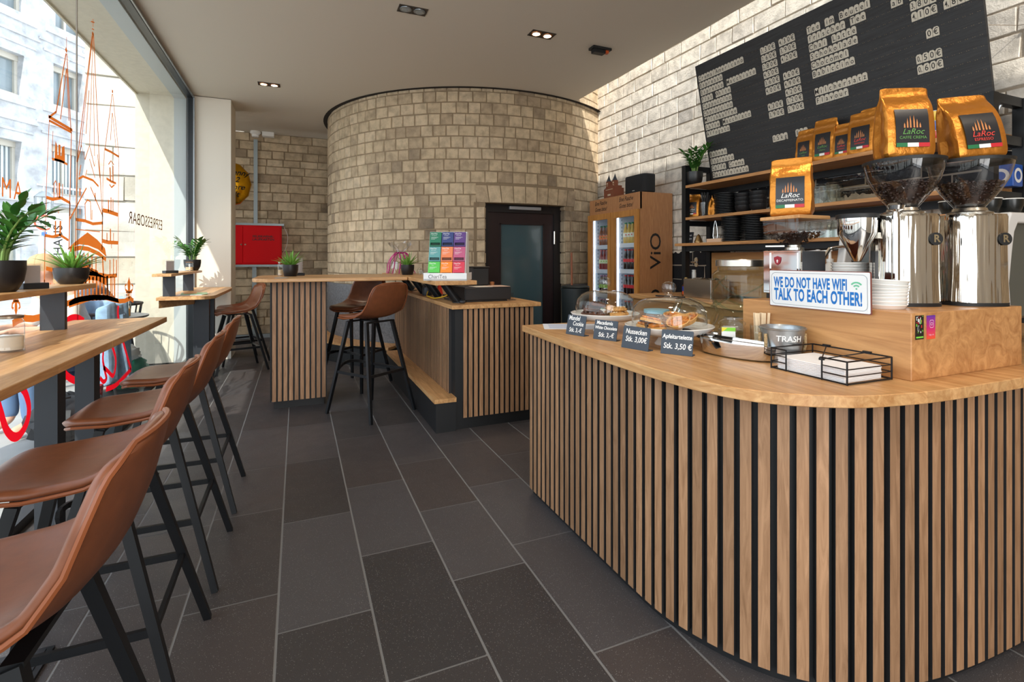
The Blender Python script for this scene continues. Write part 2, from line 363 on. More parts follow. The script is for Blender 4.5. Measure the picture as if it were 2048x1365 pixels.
# floor: lanes of basalt slabs with pale joints
def floor_mat():
    m, nt, b = newmat('basalt_slabs'); L = nt.links
    tc = nt.nodes.new('ShaderNodeTexCoord'); ge = nt.nodes.new('ShaderNodeNewGeometry')
    r = nt.nodes.new('ShaderNodeValToRGB')
    r.color_ramp.elements[0].color = lin((58, 56, 57)); r.color_ramp.elements[1].color = lin((78, 76, 78)); L.new(ge.outputs['Random Per Island'], r.inputs['Fac'])
    e = r.color_ramp.elements.new(0.5); e.color = lin((72, 66, 65))
    v = nt.nodes.new('ShaderNodeTexVoronoi'); v.inputs['Scale'].default_value = 130; L.new(tc.outputs['Object'], v.inputs['Vector'])
    lt = nt.nodes.new('ShaderNodeMath'); lt.operation = 'LESS_THAN'; lt.inputs[1].default_value = 0.17; L.new(v.outputs['Distance'], lt.inputs[0])
    n = nt.nodes.new('ShaderNodeTexNoise'); n.inputs['Scale'].default_value = 6; n.inputs['Detail'].default_value = 6; L.new(tc.outputs['Object'], n.inputs['Vector'])
    ml = nt.nodes.new('ShaderNodeMath'); ml.operation = 'MULTIPLY'; L.new(lt.outputs[0], ml.inputs[0]); L.new(n.outputs['Fac'], ml.inputs[1])
    mx = nt.nodes.new('ShaderNodeMix'); mx.data_type = 'RGBA'; L.new(ml.outputs[0], mx.inputs['Factor']); L.new(r.outputs[0], mx.inputs[6]); mx.inputs[7].default_value = lin((150, 148, 146))
    n3 = nt.nodes.new('ShaderNodeTexNoise'); n3.inputs['Scale'].default_value = 420; n3.inputs['Detail'].default_value = 3; L.new(tc.outputs['Object'], n3.inputs['Vector'])
    mr3 = nt.nodes.new('ShaderNodeMapRange'); mr3.inputs['From Min'].default_value = 0.3; mr3.inputs['From Max'].default_value = 0.7; mr3.inputs['To Min'].default_value = 0.6; mr3.inputs['To Max'].default_value = 1.45
    L.new(n3.outputs['Fac'], mr3.inputs['Value'])
    m3 = nt.nodes.new('ShaderNodeMix'); m3.data_type = 'RGBA'; m3.blend_type = 'MULTIPLY'; m3.inputs['Factor'].default_value = 1; L.new(mx.outputs[2], m3.inputs[6]); L.new(mr3.outputs[0], m3.inputs[7])
    L.new(m3.outputs[2], b.inputs['Base Color'])
    mr = nt.nodes.new('ShaderNodeMapRange'); mr.inputs['To Min'].default_value = 0.28; mr.inputs['To Max'].default_value = 0.55; L.new(n.outputs['Fac'], mr.inputs['Value']); L.new(mr.outputs[0], b.inputs['Roughness'])
    bp = nt.nodes.new('ShaderNodeBump'); bp.inputs['Strength'].default_value = 0.25; bp.inputs['Distance'].default_value = 0.002; L.new(n3.outputs['Fac'], bp.inputs['Height']); L.new(bp.outputs[0], b.inputs['Normal'])
    return m
mb = MB(); mb.cur = 1
mb.add([(XL-0.1, YF, -0.0015), (XR, YF, -0.0015), (XR, YB, -0.0015), (XL-0.1, YB, -0.0015)], [(0, 1, 2, 3)]); mb.cur = 0
CUTS = {0: [4.104, 3.377, 2.617, 1.857, 1.15, 0.4], 1: [3.685, 2.884, 2.203, 1.5, 0.7], 2: [4.6, 3.85, 3.1, 2.479, 1.898, 1.2, 0.5],
        3: [3.3, 2.64, 2.033, 1.375, 0.75], -1: [3.36, 2.785, 2.08, 1.42, 0.8]}
for k in range(-4, 13):
    x0 = -0.0631 + 0.3093*k; x1 = x0 + 0.3093; cut = sorted(CUTS.get(k, []))
    rr = random.Random(k*7+3)
    y = cut[0] if cut else 1.0 + rr.random()
    while y > YF: y -= 0.5 + 0.3*rr.random(); cut.insert(0, y)
    y = cut[-1]
    while y < YB: y += 0.5 + 0.3*rr.random(); cut.append(y)
    x0 = max(x0, XL-0.1); x1 = min(x1, XR)
    if x1 - x0 < 0.02: continue
    g = 0.0042; gy = 0.0032
    for a, b_ in zip(cut[:-1], cut[1:]):
        a = max(a, YF); b_ = min(b_, YB)
        if b_ - a > 0.03: mb.add([(x0+g, a+gy, 0), (x1-g, a+gy, 0), (x1-g, b_-gy, 0), (x0+g, b_-gy, 0)], [(0, 1, 2, 3)])
struct(mb.build('floor', [floor_mat(), mat('grout', (128, 127, 126), 0.85)]))

# masonry made of loose blocks
def blocks(mb, fn, u0, u1, v0, v1, ch, wmin, wmax, d=0.010, gap=0.009, rnd=None, holes=(), chj=0.0, jit=0.003):
    """FN(u, v, depth) -> point; HOLES = [(u0, u1, v0, v1)] left open"""
    rnd = rnd or random.Random(1); v = v0
    while v < v1 - 0.02:
        h = min(ch * (1 + chj*(rnd.random()-0.5)*2), v1 - v)
        if v1 - v - h < 0.05: h = v1 - v
        segs = [(u0, u1)]
        for (a, b_, c, e) in holes:
            if v + h > c + 0.01 and v < e - 0.01:
                segs = [q for (p, r) in segs for q in ((p, min(r, a)), (max(p, b_), r)) if q[1] - q[0] > 0.02]
        for (p, r) in segs:
            u = p - rnd.random()*wmin*0.5
            while u < r - 0.01:
                w = wmin + (wmax-wmin)*rnd.random()
                a, b_ = max(u, p), min(u + w, r)
                if r - b_ < 0.05: b_ = r; w = r - u + 1
                if b_ - a > 0.03:
                    g = gap/2; i = 0.006; dd = d*(0.55 + 0.9*rnd.random()); j = lambda: (rnd.random()-0.5)*2*jit
                    A = [(a+g+j(), v+g+j()), (b_-g+j(), v+g+j()), (b_-g+j(), v+h-g+j()), (a+g+j(), v+h-g+j())]
                    cx = sum(q[0] for q in A)/4; cv = sum(q[1] for q in A)/4
                    Bq = [(cx + (q[0]-cx)*(1 - 2*i/(b_-a)), cv + (q[1]-cv)*(1 - 2*i/h)) for q in A]
                    mb.add([fn(x, z, -0.004) for x, z in A] + [fn(x, z, dd) for x, z in Bq],
                           [(4, 5, 6, 7), (0, 1, 5, 4), (1, 2, 6, 5), (2, 3, 7, 6), (3, 0, 4, 7)])
                u += w
        v += h
    return mb
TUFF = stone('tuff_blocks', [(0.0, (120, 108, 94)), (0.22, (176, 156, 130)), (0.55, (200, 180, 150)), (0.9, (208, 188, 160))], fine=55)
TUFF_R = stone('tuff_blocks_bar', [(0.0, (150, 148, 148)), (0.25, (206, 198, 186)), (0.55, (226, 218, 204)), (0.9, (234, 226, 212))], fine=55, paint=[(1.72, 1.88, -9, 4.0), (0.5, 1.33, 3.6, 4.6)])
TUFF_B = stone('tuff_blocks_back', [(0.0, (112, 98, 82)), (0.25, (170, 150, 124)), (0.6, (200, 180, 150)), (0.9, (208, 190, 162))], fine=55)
MORTAR = mat('mortar', (140, 122, 98), 0.95, bump=0.4, scale=90)
RENDER = mat('grey_render', (112, 112, 114), 0.9, bump=0.5, vary=0.25, scale=40)

# back wall
mb = MB(); fb = lambda u, v, d: (u, YB - d, v)
mb.cur = 1; mb.add([fb(-2.3, 0, 0), fb(3.9, 0, 0), fb(3.9, HC, 0), fb(-2.3, HC, 0)], [(0, 1, 2, 3)]); mb.cur = 0
blocks(mb, fb, -2.3, 1.2, 0.06, HC, 0.132, 0.17, 0.40, rnd=random.Random(5), chj=0.12, jit=0.004)
struct(mb.build('wall_back', [TUFF_B, MORTAR]))
mb = MB(); mb.bx(-1.6, 1.2, YB-0.022, YB, 0, 0.06); o = struct(mb.build('baseboard_back', mat('grey_duct', (150, 158, 162), 0.5)))

# right wall (behind the bar), rising into the skylight
mb = MB(); fr = lambda u, v, d: (XR - d, u, v)
mb.cur = 1; mb.add([fr(YF, 0, 0), fr(7.2, 0, 0), fr(7.2, 4.9, 0), fr(YF, 4.9, 0)], [(0, 3, 2, 1)]); mb.cur = 0
blocks(mb, fr, 1.3, 7.0, 0.0, 4.9, 0.150, 0.2, 0.42, d=0.007, gap=0.007, rnd=random.Random(9), chj=0.10, jit=0.005)
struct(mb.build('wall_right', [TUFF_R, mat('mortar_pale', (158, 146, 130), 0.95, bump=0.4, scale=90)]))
mb = MB(); blocks(mb, fr, YF, 1.3, 0.0, 4.9, 0.30, 0.35, 0.7, d=0.016, rnd=random.Random(19), chj=0.2, jit=0.008)
struct(mb.build('wall_right', stone('rough_blocks', [(0.0, (120, 98, 74)), (0.5, (164, 140, 110)), (0.9, (184, 160, 128))], fine=22, bump=0.9)))

# round tower
TC, TR = (2.56, 7.67), 2.15
ft = lambda u, v, d: (TC[0] + (TR+d)*math.sin(u/TR), TC[1] - (TR+d)*math.cos(u/TR), v)
du0, du1, dz = TR*math.asin((2.03-TC[0])/TR), TR*math.asin((3.10-TC[0])/TR), 1.915
mb = MB(); mb.cur = 1
us = sorted([TR*math.radians(a) for a in range(-115, 116, 3)] + [du0, du1])
for a, b_ in zip(us[:-1], us[1:]):
    z0 = dz if (a >= du0-1e-6 and b_ <= du1+1e-6) else 0
    mb.add([ft(a, z0, 0), ft(b_, z0, 0), ft(b_, 4.6, 0), ft(a, 4.6, 0)], [(0, 1, 2, 3)])
mb.cur = 0
rt = random.Random(11)
blocks(mb, ft, us[0], us[-1], 0.93, 4.6, 0.1335, 0.13, 0.19, d=0.006, gap=0.007, rnd=rt, chj=0.05, jit=0.003,
       holes=[(du0, du1, 0, dz), (du0-0.10, du1+0.16, dz, dz+0.205)])
for k in range(9):                                   # flat arch over the door
    a0 = du0-0.10 + (du1-du0+0.26)*k/9; a1 = du0-0.10 + (du1-du0+0.26)*(k+1)/9; q = (k-4)*0.016
    A = [(a0+0.004, dz+0.002), (a1-0.004, dz+0.002), (a1-0.004+q+0.016, dz+0.20), (a0+0.004+q, dz+0.20)]
    A = [(a0+0.004+q*0, dz+0.002), (a1-0.004, dz+0.002), (a1-0.003+q*0.5, dz+0.20), (a0+0.003+q*0.5, dz+0.20)]
    mb.add([ft(x, z, -0.004) for x, z in A] + [ft(x, z, 0.008) for x, z in A], [(4, 5, 6, 7), (0, 1, 5, 4), (1, 2, 6, 5), (2, 3, 7, 6), (3, 0, 4, 7)])
yw = ft(du0, 0, 0)[1]
fj = lambda X, s: (lambda u, v, d: (X + s*d, u, v))
blocks(mb, fj(3.10, -1), yw+0.004, 5.80, 0.93, dz, 0.1335, 0.22, 0.3, rnd=rt); blocks(mb, fj(2.03, 1), yw+0.004, 5.80, 0.93, dz, 0.1335, 0.22, 0.3, rnd=rt)
mb.cur = 1
mb.bx(2.0, 3.13, yw+0.02, 5.86, dz, dz+0.05); mb.bx(1.9, 2.03, yw+0.02, 5.86, 0, dz); mb.bx(3.10, 3.2, yw+0.02, 5.86, 0, dz)
struct(mb.build('wall_center', [TUFF, MORTAR]))
mb = MB()
for a, b_ in zip(us[:-1], us[1:]):
    if a >= du0-1e-6 and b_ <= du1+1e-6: continue
    mb.add([ft(a, 0, 0.012), ft(b_, 0, 0.012), ft(b_, 0.93, 0.012), ft(a, 0.93, 0.012), ft(a, 0.93, 0), ft(b_, 0.93, 0)], [(0, 1, 2, 3), (3, 2, 5, 4)])
struct(mb.build('trim_1', RENDER))
# door of the tower
DOORW = mat('dark_door_wood', (38, 24, 26), 0.35, vary=0.2, scale=9)
dr = D.objects.new('door_1', None); COL.objects.link(dr); dr.location = (2.56, 5.75, 0); struct(dr)
mb = MB(); mb.bx(2.03, 2.11, 5.70, 5.80, 0, dz); mb.bx(3.00, 3.10, 5.70, 5.80, 0, dz); mb.bx(2.11, 3.00, 5.70, 5.80, 1.82, dz)
mb.build('door_frame', mat('black_door_frame', (22, 18, 20), 0.4), dr, True)
mb = MB(); mb.bx(2.11, 2.27, 5.73, 5.78, 0.02, 1.82); mb.bx(2.87, 3.00, 5.73, 5.78, 0.02, 1.82); mb.bx(2.27, 2.87, 5.73, 5.78, 1.69, 1.82); mb.bx(2.27, 2.87, 5.73, 5.78, 0.02, 0.22)
for a in ((2.27, 2.285, 0.22, 1.69), (2.855, 2.87, 0.22, 1.69)): mb.bx(a[0], a[1], 5.722, 5.735, a[2], a[3])
mb.bx(2.27, 2.87, 5.722, 5.735, 1.675, 1.69)
mb.build('door_leaf', DOORW, dr, True)
mb = MB(); mb.bx(2.27, 2.87, 5.75, 5.762, 0.22, 1.69); mb.build('door_glass', mat('dark_door_glass', (70, 92, 98), 0.09, spec=0.7), dr, True)
mb = MB(); mb.rbx(2.38, 2.80, 5.66, 5.70, 1.855, 1.895); mb.build('door_closer', mat('closer_grey', (176, 176, 178), 0.4, 0.3), dr, True)
mb = MB(); mb.cyl((3.0, 5.69, 1.44), (3.0, 5.69, 1.60), 0.012); mb.cyl((3.0, 5.69, 0.3), (3.0, 5.69, 0.46), 0.012); mb.build('door_hinge', CHROME, dr, True)

# ceiling slab; flat dark ring painted in for the shaded gap round the tower
PLASTER = mat('ceiling_plaster', (206, 198, 184), 0.9, bump=0.04, scale=6)
mb = MB(); mb.bx(-0.764, 3.25, YF, 9.2, HC, HC+0.30)
struct(mb.build('ceiling', PLASTER))
mb = MB(); mb.bx(-1.19, -0.7645, YF, 9.2, HC+0.008, HC+0.30); struct(mb.build('ceiling', PLASTER))
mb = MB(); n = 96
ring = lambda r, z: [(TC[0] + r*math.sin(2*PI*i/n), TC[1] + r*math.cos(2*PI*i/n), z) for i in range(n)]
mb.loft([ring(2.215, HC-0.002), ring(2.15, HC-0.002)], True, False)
struct(mb.build('gap_shade_ring', mat('painted_gap_shade', (40, 34, 28), 0.95)))  # flat ring, its dark colour stands for shade in the gap

# pillar at the end of the shop window, wall strips
CREAM = mat('cream_plaster', (226, 218, 204), 0.85, bump=0.05, scale=14)
mb = MB(); mb.bx(-1.19, -0.764, 7.227, 7.737, 0, HC); struct(mb.build('wall_pillar', CREAM))
mb = MB(); mb.bx(-1.30, 3.9, YF-0.15, YF, 2.9, 4.6); mb.bx(-1.30, -1.0, YF-0.15, YF, 0, 2.9); mb.bx(1.4, 3.9, YF-0.15, YF, 0, 2.9)
struct(mb.build('wall_front', CREAM))
mb = MB()
for x in (-1.0, 0.2, 1.35): mb.bx(x-0.03, x+0.03, YF-0.1, YF-0.03, 0, 2.9)
mb.bx(-1.0, 1.4, YF-0.1, YF-0.03, 2.82, 2.9); mb.bx(-1.0, 1.4, YF-0.1, YF-0.03, 0, 0.08)
w2 = struct(mb.build('window_2', ANTHRA))  # unseen window, opening put in to let more daylight in

# shop window: frame, lining, glass with a butt joint
w1 = D.objects.new('window_1', None); COL.objects.link(w1); w1.location = (XL, 2.4, 0); struct(w1)
FRB = mat('window_frame_black', (30, 34, 38), 0.35, 0.3)
mb = MB(); mb.bx(-1.235, -1.165, 7.175, 7.227, 0, HC-0.012); mb.bx(-1.235, -1.165, YF, 7.175, 3.205, HC-0.012); mb.bx(-1.235, -1.165, YF, 7.175, 0.0, 0.05)
mb.build('window_frame', FRB, w1, True)
mb = MB(); mb.bx(-1.165, -1.150, 7.18, 7.205, 0, 3.22); mb.bx(-1.165, -1.150, YF, 7.18, 3.212, 3.226); mb.build('window_bead', mat('frame_alu', (150, 156, 160), 0.35, 0.7), w1, True)
mb = MB(); mb.bx(-1.365, -1.235, 7.20, 7.24, 0.0, 3.22); mb.bx(-1.365, -1.235, YF, 7.20, 3.19, 3.22); mb.build('window_lining', mat('blue_grey_lining', (176, 186, 188), 0.5), w1, True)
WGLASS = glassmat('shop_window_glass', (0.93, 0.97, 0.965), ior=1.42, strength=0.9)
mb = MB(); mb.add([(XL, YF, 0.05), (XL, 3.728, 0.05), (XL, 3.728, 3.205), (XL, YF, 3.205)], [(0, 1, 2, 3)])
mb.add([(XL, 3.734, 0.05), (XL, 7.175, 0.05), (XL, 7.175, 3.205), (XL, 3.734, 3.205)], [(0, 1, 2, 3)]); mb.build('window_glass', WGLASS, w1, True)
mb = MB(); mb.bx(XL-0.003, XL+0.003, 3.727, 3.735, 0.05, 3.205); mb.build('glass_joint', mat('joint_grey', (150, 140, 128), 0.5), w1, True)

mb = MB(); mb.bx(XL-0.02, XL+0.02, 7.737, 7.79, 0, HC); mb.bx(XL-0.02, XL+0.02, 7.79, YB, 0, 0.06); struct(mb.build('window_3', FRB))
# outside of the wall: soffit, reveal, upper wall
REVEAL = mat('reveal_stone', (214, 206, 186), 0.85, bump=0.15, vary=0.06, scale=18)
mb = MB(); mb.bx(-1.76, -1.19, YF-3, 7.24, 3.22, 9.0); mb.bx(-1.76, -1.20, 7.24, 7.737, 0, 9.0)
mb.bx(-1.76, -1.742, YF-3, 7.24, 3.20, 3.22)
struct(mb.build('wall_left', REVEAL))
mb = MB(); fs = lambda u, v, d: (u, 8.25 - d, v)
mb.bx(-2.55, -1.72, 8.262, 9.6, 0, 10)
blocks(mb, fs, -2.55, -1.72, 0, 10, 0.46, 0.4, 0.9, d=0.02, gap=0.012, rnd=random.Random(4), chj=0.3, jit=0.012)
struct(mb.build('wall_sandstone', stone('pale_sandstone', [(0, (186, 176, 158)), (0.5, (208, 202, 190)), (0.9, (218, 214, 206))], fine=9, bump=1.0)))

# ================= street =================
mb = MB(); mb.bx(-60, -1.25, -40, 90, -0.3, -0.02); struct(mb.build('pavement', mat('pavement_stone', (168, 167, 164), 0.9, bump=0.3, vary=0.12, scale=3)))
mb = MB(); mb.bx(-1.30, XL, YF, 7.24, -0.02, 0.0); struct(mb.build('trim_3', mat('sill_stone', (150, 148, 144), 0.8)))

# building across the street (its front runs along the vector FU)
FQ = Vector((ray(100, HORY)[0]*17, ray(100, HORY)[1]*17, 0)); FU = Vector((math.sin(math.radians(27)), math.cos(math.radians(27)), 0)); FN = Vector((FU.y, -FU.x, 0))
def fac(px, py):
    d = Vector(ray(px, py)); t = FQ.dot(FN) / d.dot(FN); p = d*t
    return (p - FQ).dot(FU), p.z + CAMH
FM = plane_M(FQ, FU, (0, 0, 1))                      # x along, y up, z out
FACADE = stone('facade_stone', [(0, (178, 180, 184)), (0.5, (192, 194, 198)), (0.9, (200, 202, 206))], fine=14, bump=0.3)
bld = thing('apartment_building', 'pale stone building with tall windows across the street', 'building', tuple(FQ))
rects = []
for (xa, xb, xr, yt, yb) in [(107, 165, 107, 126, 209), (-45, 48.5, 48.5, 112, 194), (-45, 52, 52, -60, 30), (111, 172, 111, -45, 53), (-45, 43.7, 43.7, 284, 384), (103, 172, 103, 288, 388), (-45, 40, 40, 425, 545), (103, 165, 103, 412, 520), (190, 250, 190, 150, 240)]:
    rects.append((fac(xa, 300)[0], fac(xb, 300)[0], fac(xr, yb)[1], fac(xr, yt)[1]))
mb = MB()
ss = sorted({-14.0, 22.0} | {r for q in rects for r in q[:2]}); zs = sorted({-0.1, 16.0} | {r for q in rects for r in q[2:]})
for a, b_ in zip(ss[:-1], ss[1:]):
    for c, e in zip(zs[:-1], zs[1:]):
        m_ = ((a+b_)/2, (c+e)/2)
        if not any(q[0] < m_[0] < q[1] and q[2] < m_[1] < q[3] for q in rects):
            mb.add([FM @ Vector(p) for p in ((a, c, 0), (b_, c, 0), (b_, e, 0), (a, e, 0))], [(0, 1, 2, 3)])
for q in rects:
    a, b_, c, e = q
    R1 = [FM @ Vector(p) for p in ((a, c, 0), (b_, c, 0), (b_, e, 0), (a, e, 0))]; R2 = [FM @ Vector(p) for p in ((a, c, -0.35), (b_, c, -0.35), (b_, e, -0.35), (a, e, -0.35))]
    mb.loft([R1, R2], True, False)
    for w_, z_, o_ in ((0.35, 0.30, 0.04), (0.5, 0.62, 0.05)):           # stepped surrounds and string courses
        if c > 1.2: mb.bx(a-w_, b_+w_, e+z_, e+z_+0.07, -0.02, o_, M=FM)
    if c > 1.2: mb.bx(a-0.35, b_+0.35, c-0.30, c-0.02, -0.02, 0.06, M=FM)
mb.build('facade_wall', FACADE, bld, True)
PANE = mat('street_pane', (120, 132, 138), 0.08, spec=0.8, vary=0.3, scale=0.8)
for q in rects:
    a, b_, c, e = q; mb = MB(); t = 0.09; mid = (a+b_)/2
    mb.bx(a, b_, e-t*2, e, -0.36, -0.22, M=FM); mb.bx(a, b_, c, c+t, -0.36, -0.22, M=FM)
    for x in (a, b_-t, mid-t/2): mb.bx(x, x+t, c+t, e-t*2, -0.36, -0.24, M=FM)
    wf = mb.build('window', mat('facade_window_frame', (196, 190, 178), 0.5), bld, True)
    mb = MB(); mb.bx(a+t, b_-t, c+t, e-t*2, -0.34, -0.32, M=FM); pn = mb.build('pane', PANE, wf, True)
    if c < 4.5:
        mb = MB()
        for k in range(9): x = a + (b_-a)*(k+0.7)/9.4; mb.bx(x, x+(b_-a)*0.055, c+t, e-t*2, -0.315, -0.30, M=FM)
        mb.build('blind', mat('pale_blind', (206, 212, 214), 0.7), wf, True)

# lamp post with a weight limit sign
lp = (ray(88, HORY)[0]*14.5, ray(88, HORY)[1]*14.5)
lamp = thing('street_lamp', 'pale stone lamp post with a glazed lantern, street beyond the shop window', 'street lamp', (lp[0], lp[1], -0.02))
mb = MB(); mb.lathe([(0.26, 0), (0.26, 0.5), (0.20, 0.56), (0.17, 0.95), (0.22, 1.0), (0.22, 1.08), (0.13, 1.14), (0.11, 2.1), (0.15, 2.14), (0.15, 2.2)], 16, caps=True); mb.build('post', mat('pale_post', (222, 220, 212), 0.8), lamp)
mb = MB(); mb.lathe([(0.02, 2.2), (0.02, 2.45)], 8); mb.lathe([(0.16, 2.45), (0.19, 2.5), (0.19, 2.53)], 6, caps=True); mb.lathe([(0.24, 3.05), (0.12, 3.18), (0.05, 3.22), (0.02, 3.35)], 6, caps=True)
for k in range(6): a = k*PI/3; mb.cyl((0.19*math.cos(a), 0.19*math.sin(a), 2.5), (0.22*math.cos(a), 0.22*math.sin(a), 3.06), 0.012, n=5)
mb.build('lantern_frame', mat('lamp_metal', (150, 158, 164), 0.4, 0.5), lamp)
mb = MB(); mb.lathe([(0.185, 2.53), (0.215, 3.05)], 6); mb.build('lantern_glass', GLASS, lamp)
sgn = thing('road_sign', 'round red rimmed weight limit sign beside the lamp post', 'road sign', (lp[0]+0.12, lp[1]-0.28, -0.02))
SM = plane_M((0, -0.03, 2.30), (0.92, 0.39, 0), (0, 0, 1))
mb = MB(); mb.lathe([(0.0001, 0), (0.24, 0)], 28, M=SM); mb.lathe([(0.0001, -0.012), (0.24, -0.012), (0.24, 0)], 28, M=SM); mb.build('disc', mat('sign_white', (250, 250, 250), 0.4), sgn)
mb = MB(); mb.lathe([(0.175, 0.003), (0.222, 0.003)], 28, M=SM); mb.build('rim', mat('sign_red', (228, 84, 60), 0.4), sgn)
text('numerals', '16t', INK, 0.20, sgn, SM @ Matrix.Translation((0, 0, 0.005)), xs=0.85)
mb = MB(); mb.cyl((0, 0.0, 0), (0, 0.0, 2.5), 0.025); mb.build('post', mat('lamp_metal', (150, 158, 164), 0.4, 0.5), sgn)
mb = MB(); mb.bx(-0.06, 0.06, -0.045, -0.035, 1.93, 2.03); mb.build('plate', mat('sign_blue', (60, 110, 190), 0.4), sgn)
hp = (ray(119, HORY)[0]*13, ray(119, HORY)[1]*13)
ban = thing('banner_sign', 'tall white upright sign lettered along its height, behind the window decal', 'sign', (hp[0], hp[1], -0.02))
BM = plane_M((0, 0, 1.10), (cY, -sY, 0), (0, 0, 1))
mb = MB(); mb.bx(-0.20, 0.20, -1.08, 1.35, -0.05, 0.05, M=BM); mb.build('panel', mat('banner_grey', (216, 220, 222), 0.5), ban)
text('lettering', 'STER HAUS', INK, 0.34, ban, BM @ Matrix.Translation((0.02, 0.28, 0.056)) @ Matrix.Rotation(PI/2, 4, 'Z'), xs=0.9)
# ================= counters =================
def catmull(P, n=8):
    out = []
    for i in range(len(P)-1):
        p0, p1, p2, p3 = P[max(i-1, 0)], P[i], P[i+1], P[min(i+2, len(P)-1)]
        for k in range(n):
            t = k/n; out.append(tuple(0.5*((2*b) + (-a+c)*t + (2*a-5*b+4*c-d)*t*t + (-a+3*b-3*c+d)*t**3) for a, b, c, d in zip(p0, p1, p2, p3)))
    return out + [tuple(P[-1])]
def along(path, pitch):
    """evenly spaced (point, tangent) along a polyline in plan"""
    out = []; need = pitch/2
    for a, b in zip(path[:-1], path[1:]):
        d = math.dist(a, b); t = (( b[0]-a[0])/d, (b[1]-a[1])/d); pos = need
        while pos < d: out.append(((a[0]+t[0]*pos, a[1]+t[1]*pos), t)); pos += pitch
        need = pos - d
    return out
def slats(path, pitch, w, th, z0, z1, side):
    mb = MB()
    for (x, y), (tx, ty) in along(path, pitch):
        n = (ty*side, -tx*side)
        q = [(x - tx*w/2, y - ty*w/2), (x + tx*w/2, y + ty*w/2), (x + tx*w/2 + n[0]*th, y + ty*w/2 + n[1]*th), (x - tx*w/2 + n[0]*th, y - ty*w/2 + n[1]*th)]
        if side < 0: q = q[::-1]
        b = len(mb.f); mb.cur = 1; mb.prism(q, z0, z1); mb.mi[b + (2 if side > 0 else 0)] = 0; mb.cur = 0
    return mb
ZC = 0.895
edge = catmull([(1.112, 2.48), (1.085, 2.1), (1.064, 1.68), (1.065, 1.3), (1.10, 1.086), (1.18, 0.958), (1.32, 0.866), (1.463, 0.828), (1.645, 0.806), (2.01, 0.798), (3.0, 0.795)], 6)
face = catmull([(1.163, 2.452), (1.163, 2.1), (1.163, 1.7), (1.168, 1.45), (1.19, 1.33), (1.245, 1.19), (1.32, 1.075), (1.44, 0.975), (1.60, 0.912), (1.85, 0.878), (2.2, 0.868), (3.0, 0.865)], 6)
bar = thing('bar_counter', 'curved oak topped bar counter clad in vertical slats, carrying the cake stands', 'counter', (1.6, 1.6, 0))
mb = MB(); poly = [(p[0]+0.0, p[1]) for p in face] + [(3.0, 1.58), (2.05, 1.60), (2.05, 2.452)]
mb.prism(poly, 0.0, 0.862); mb.build('carcass', BLACK, bar, True)
slats(face, 0.0482, 0.032, 0.022, 0.032, 0.862, 1).build('slat_cladding', [SLAT, SLATSIDE], bar, True)
mb = MB(); mb.prism(edge + [(3.0, 1.62), (2.09, 1.64), (2.09, 2.48)], 0.862, ZC)
bevel(mb.build('worktop', OAK_Y, bar, True), 0.002, 1)

cash = thing('cash_counter', 'slatted oak till counter with a raised shelf, running up to the round tower', 'counter', (1.38, 4.8, 0))
mb = MB(); mb.bx(1.065, 1.69, 3.575, 5.95, 0, 0.885); mb.build('carcass', BLACK, cash, True)
slats([(1.065, 3.66), (1.065, 5.95)], 0.040, 0.027, 0.022, 0.245, 0.885, -1).build('slat_cladding', [SLAT, SLATSIDE], cash, True)
slats([(1.115, 3.575), (1.70, 3.575)], 0.0415, 0.028, 0.022, 0.085, 0.885, 1).build('slat_cladding', [SLAT, SLATSIDE], cash, True)
mb = MB(); mb.bx(1.03, 1.745, 3.53, 5.97, 0.885, 0.915); bevel(mb.build('worktop', OAK_Y, cash, True), 0.002, 1)
mb = MB(); mb.bx(0.895, 1.205, 3.49, 5.90, 1.064, 1.094); bevel(mb.build('raised_shelf', OAK_Y, cash, True), 0.002, 1)
for y in (3.74, 4.30, 4.85, 5.40):
    mb = MB(); mb.cyl((1.135, y, 0.921), (1.03, y, 1.064), 0.033, n=16); mb.lathe([(0.045, 0.915), (0.045, 0.922)], 16, (1.14, y, 0), caps=True); mb.build('support', STEEL_BLK, cash, True)
step = thing('foot_step', 'low black footrest step with an oak tread along the till counter and tower', 'footrest', (1.0, 4.8, 0))
mb = MB(); mb.bx(0.915, 1.062, 3.546, 5.66, 0, 0.214)
fr_ = lambda r, a: (TC[0] - r*math.sin(a), TC[1] - r*math.cos(a))
angs = [math.radians(a) for a in range(41, 106, 4)]
ring_ = [fr_(2.45, a) for a in angs] + [fr_(2.17, a) for a in reversed(angs)]
for a, b in zip(angs[:-1], angs[1:]): mb.prism([fr_(2.44, a), fr_(2.44, b), fr_(2.17, b), fr_(2.17, a)], 0, 0.214)
mb.build('riser', BLACK, step, True)
mb = MB(); mb.bx(0.902, 1.064, 3.536, 5.64, 0.2145, 0.245)
for a, b in zip(angs[:-1], angs[1:]): mb.prism([fr_(2.455, a), fr_(2.455, b), fr_(2.17, b), fr_(2.17, a)], 0.214, 0.2446)
mb.build('tread', OAK_Y, step, True)

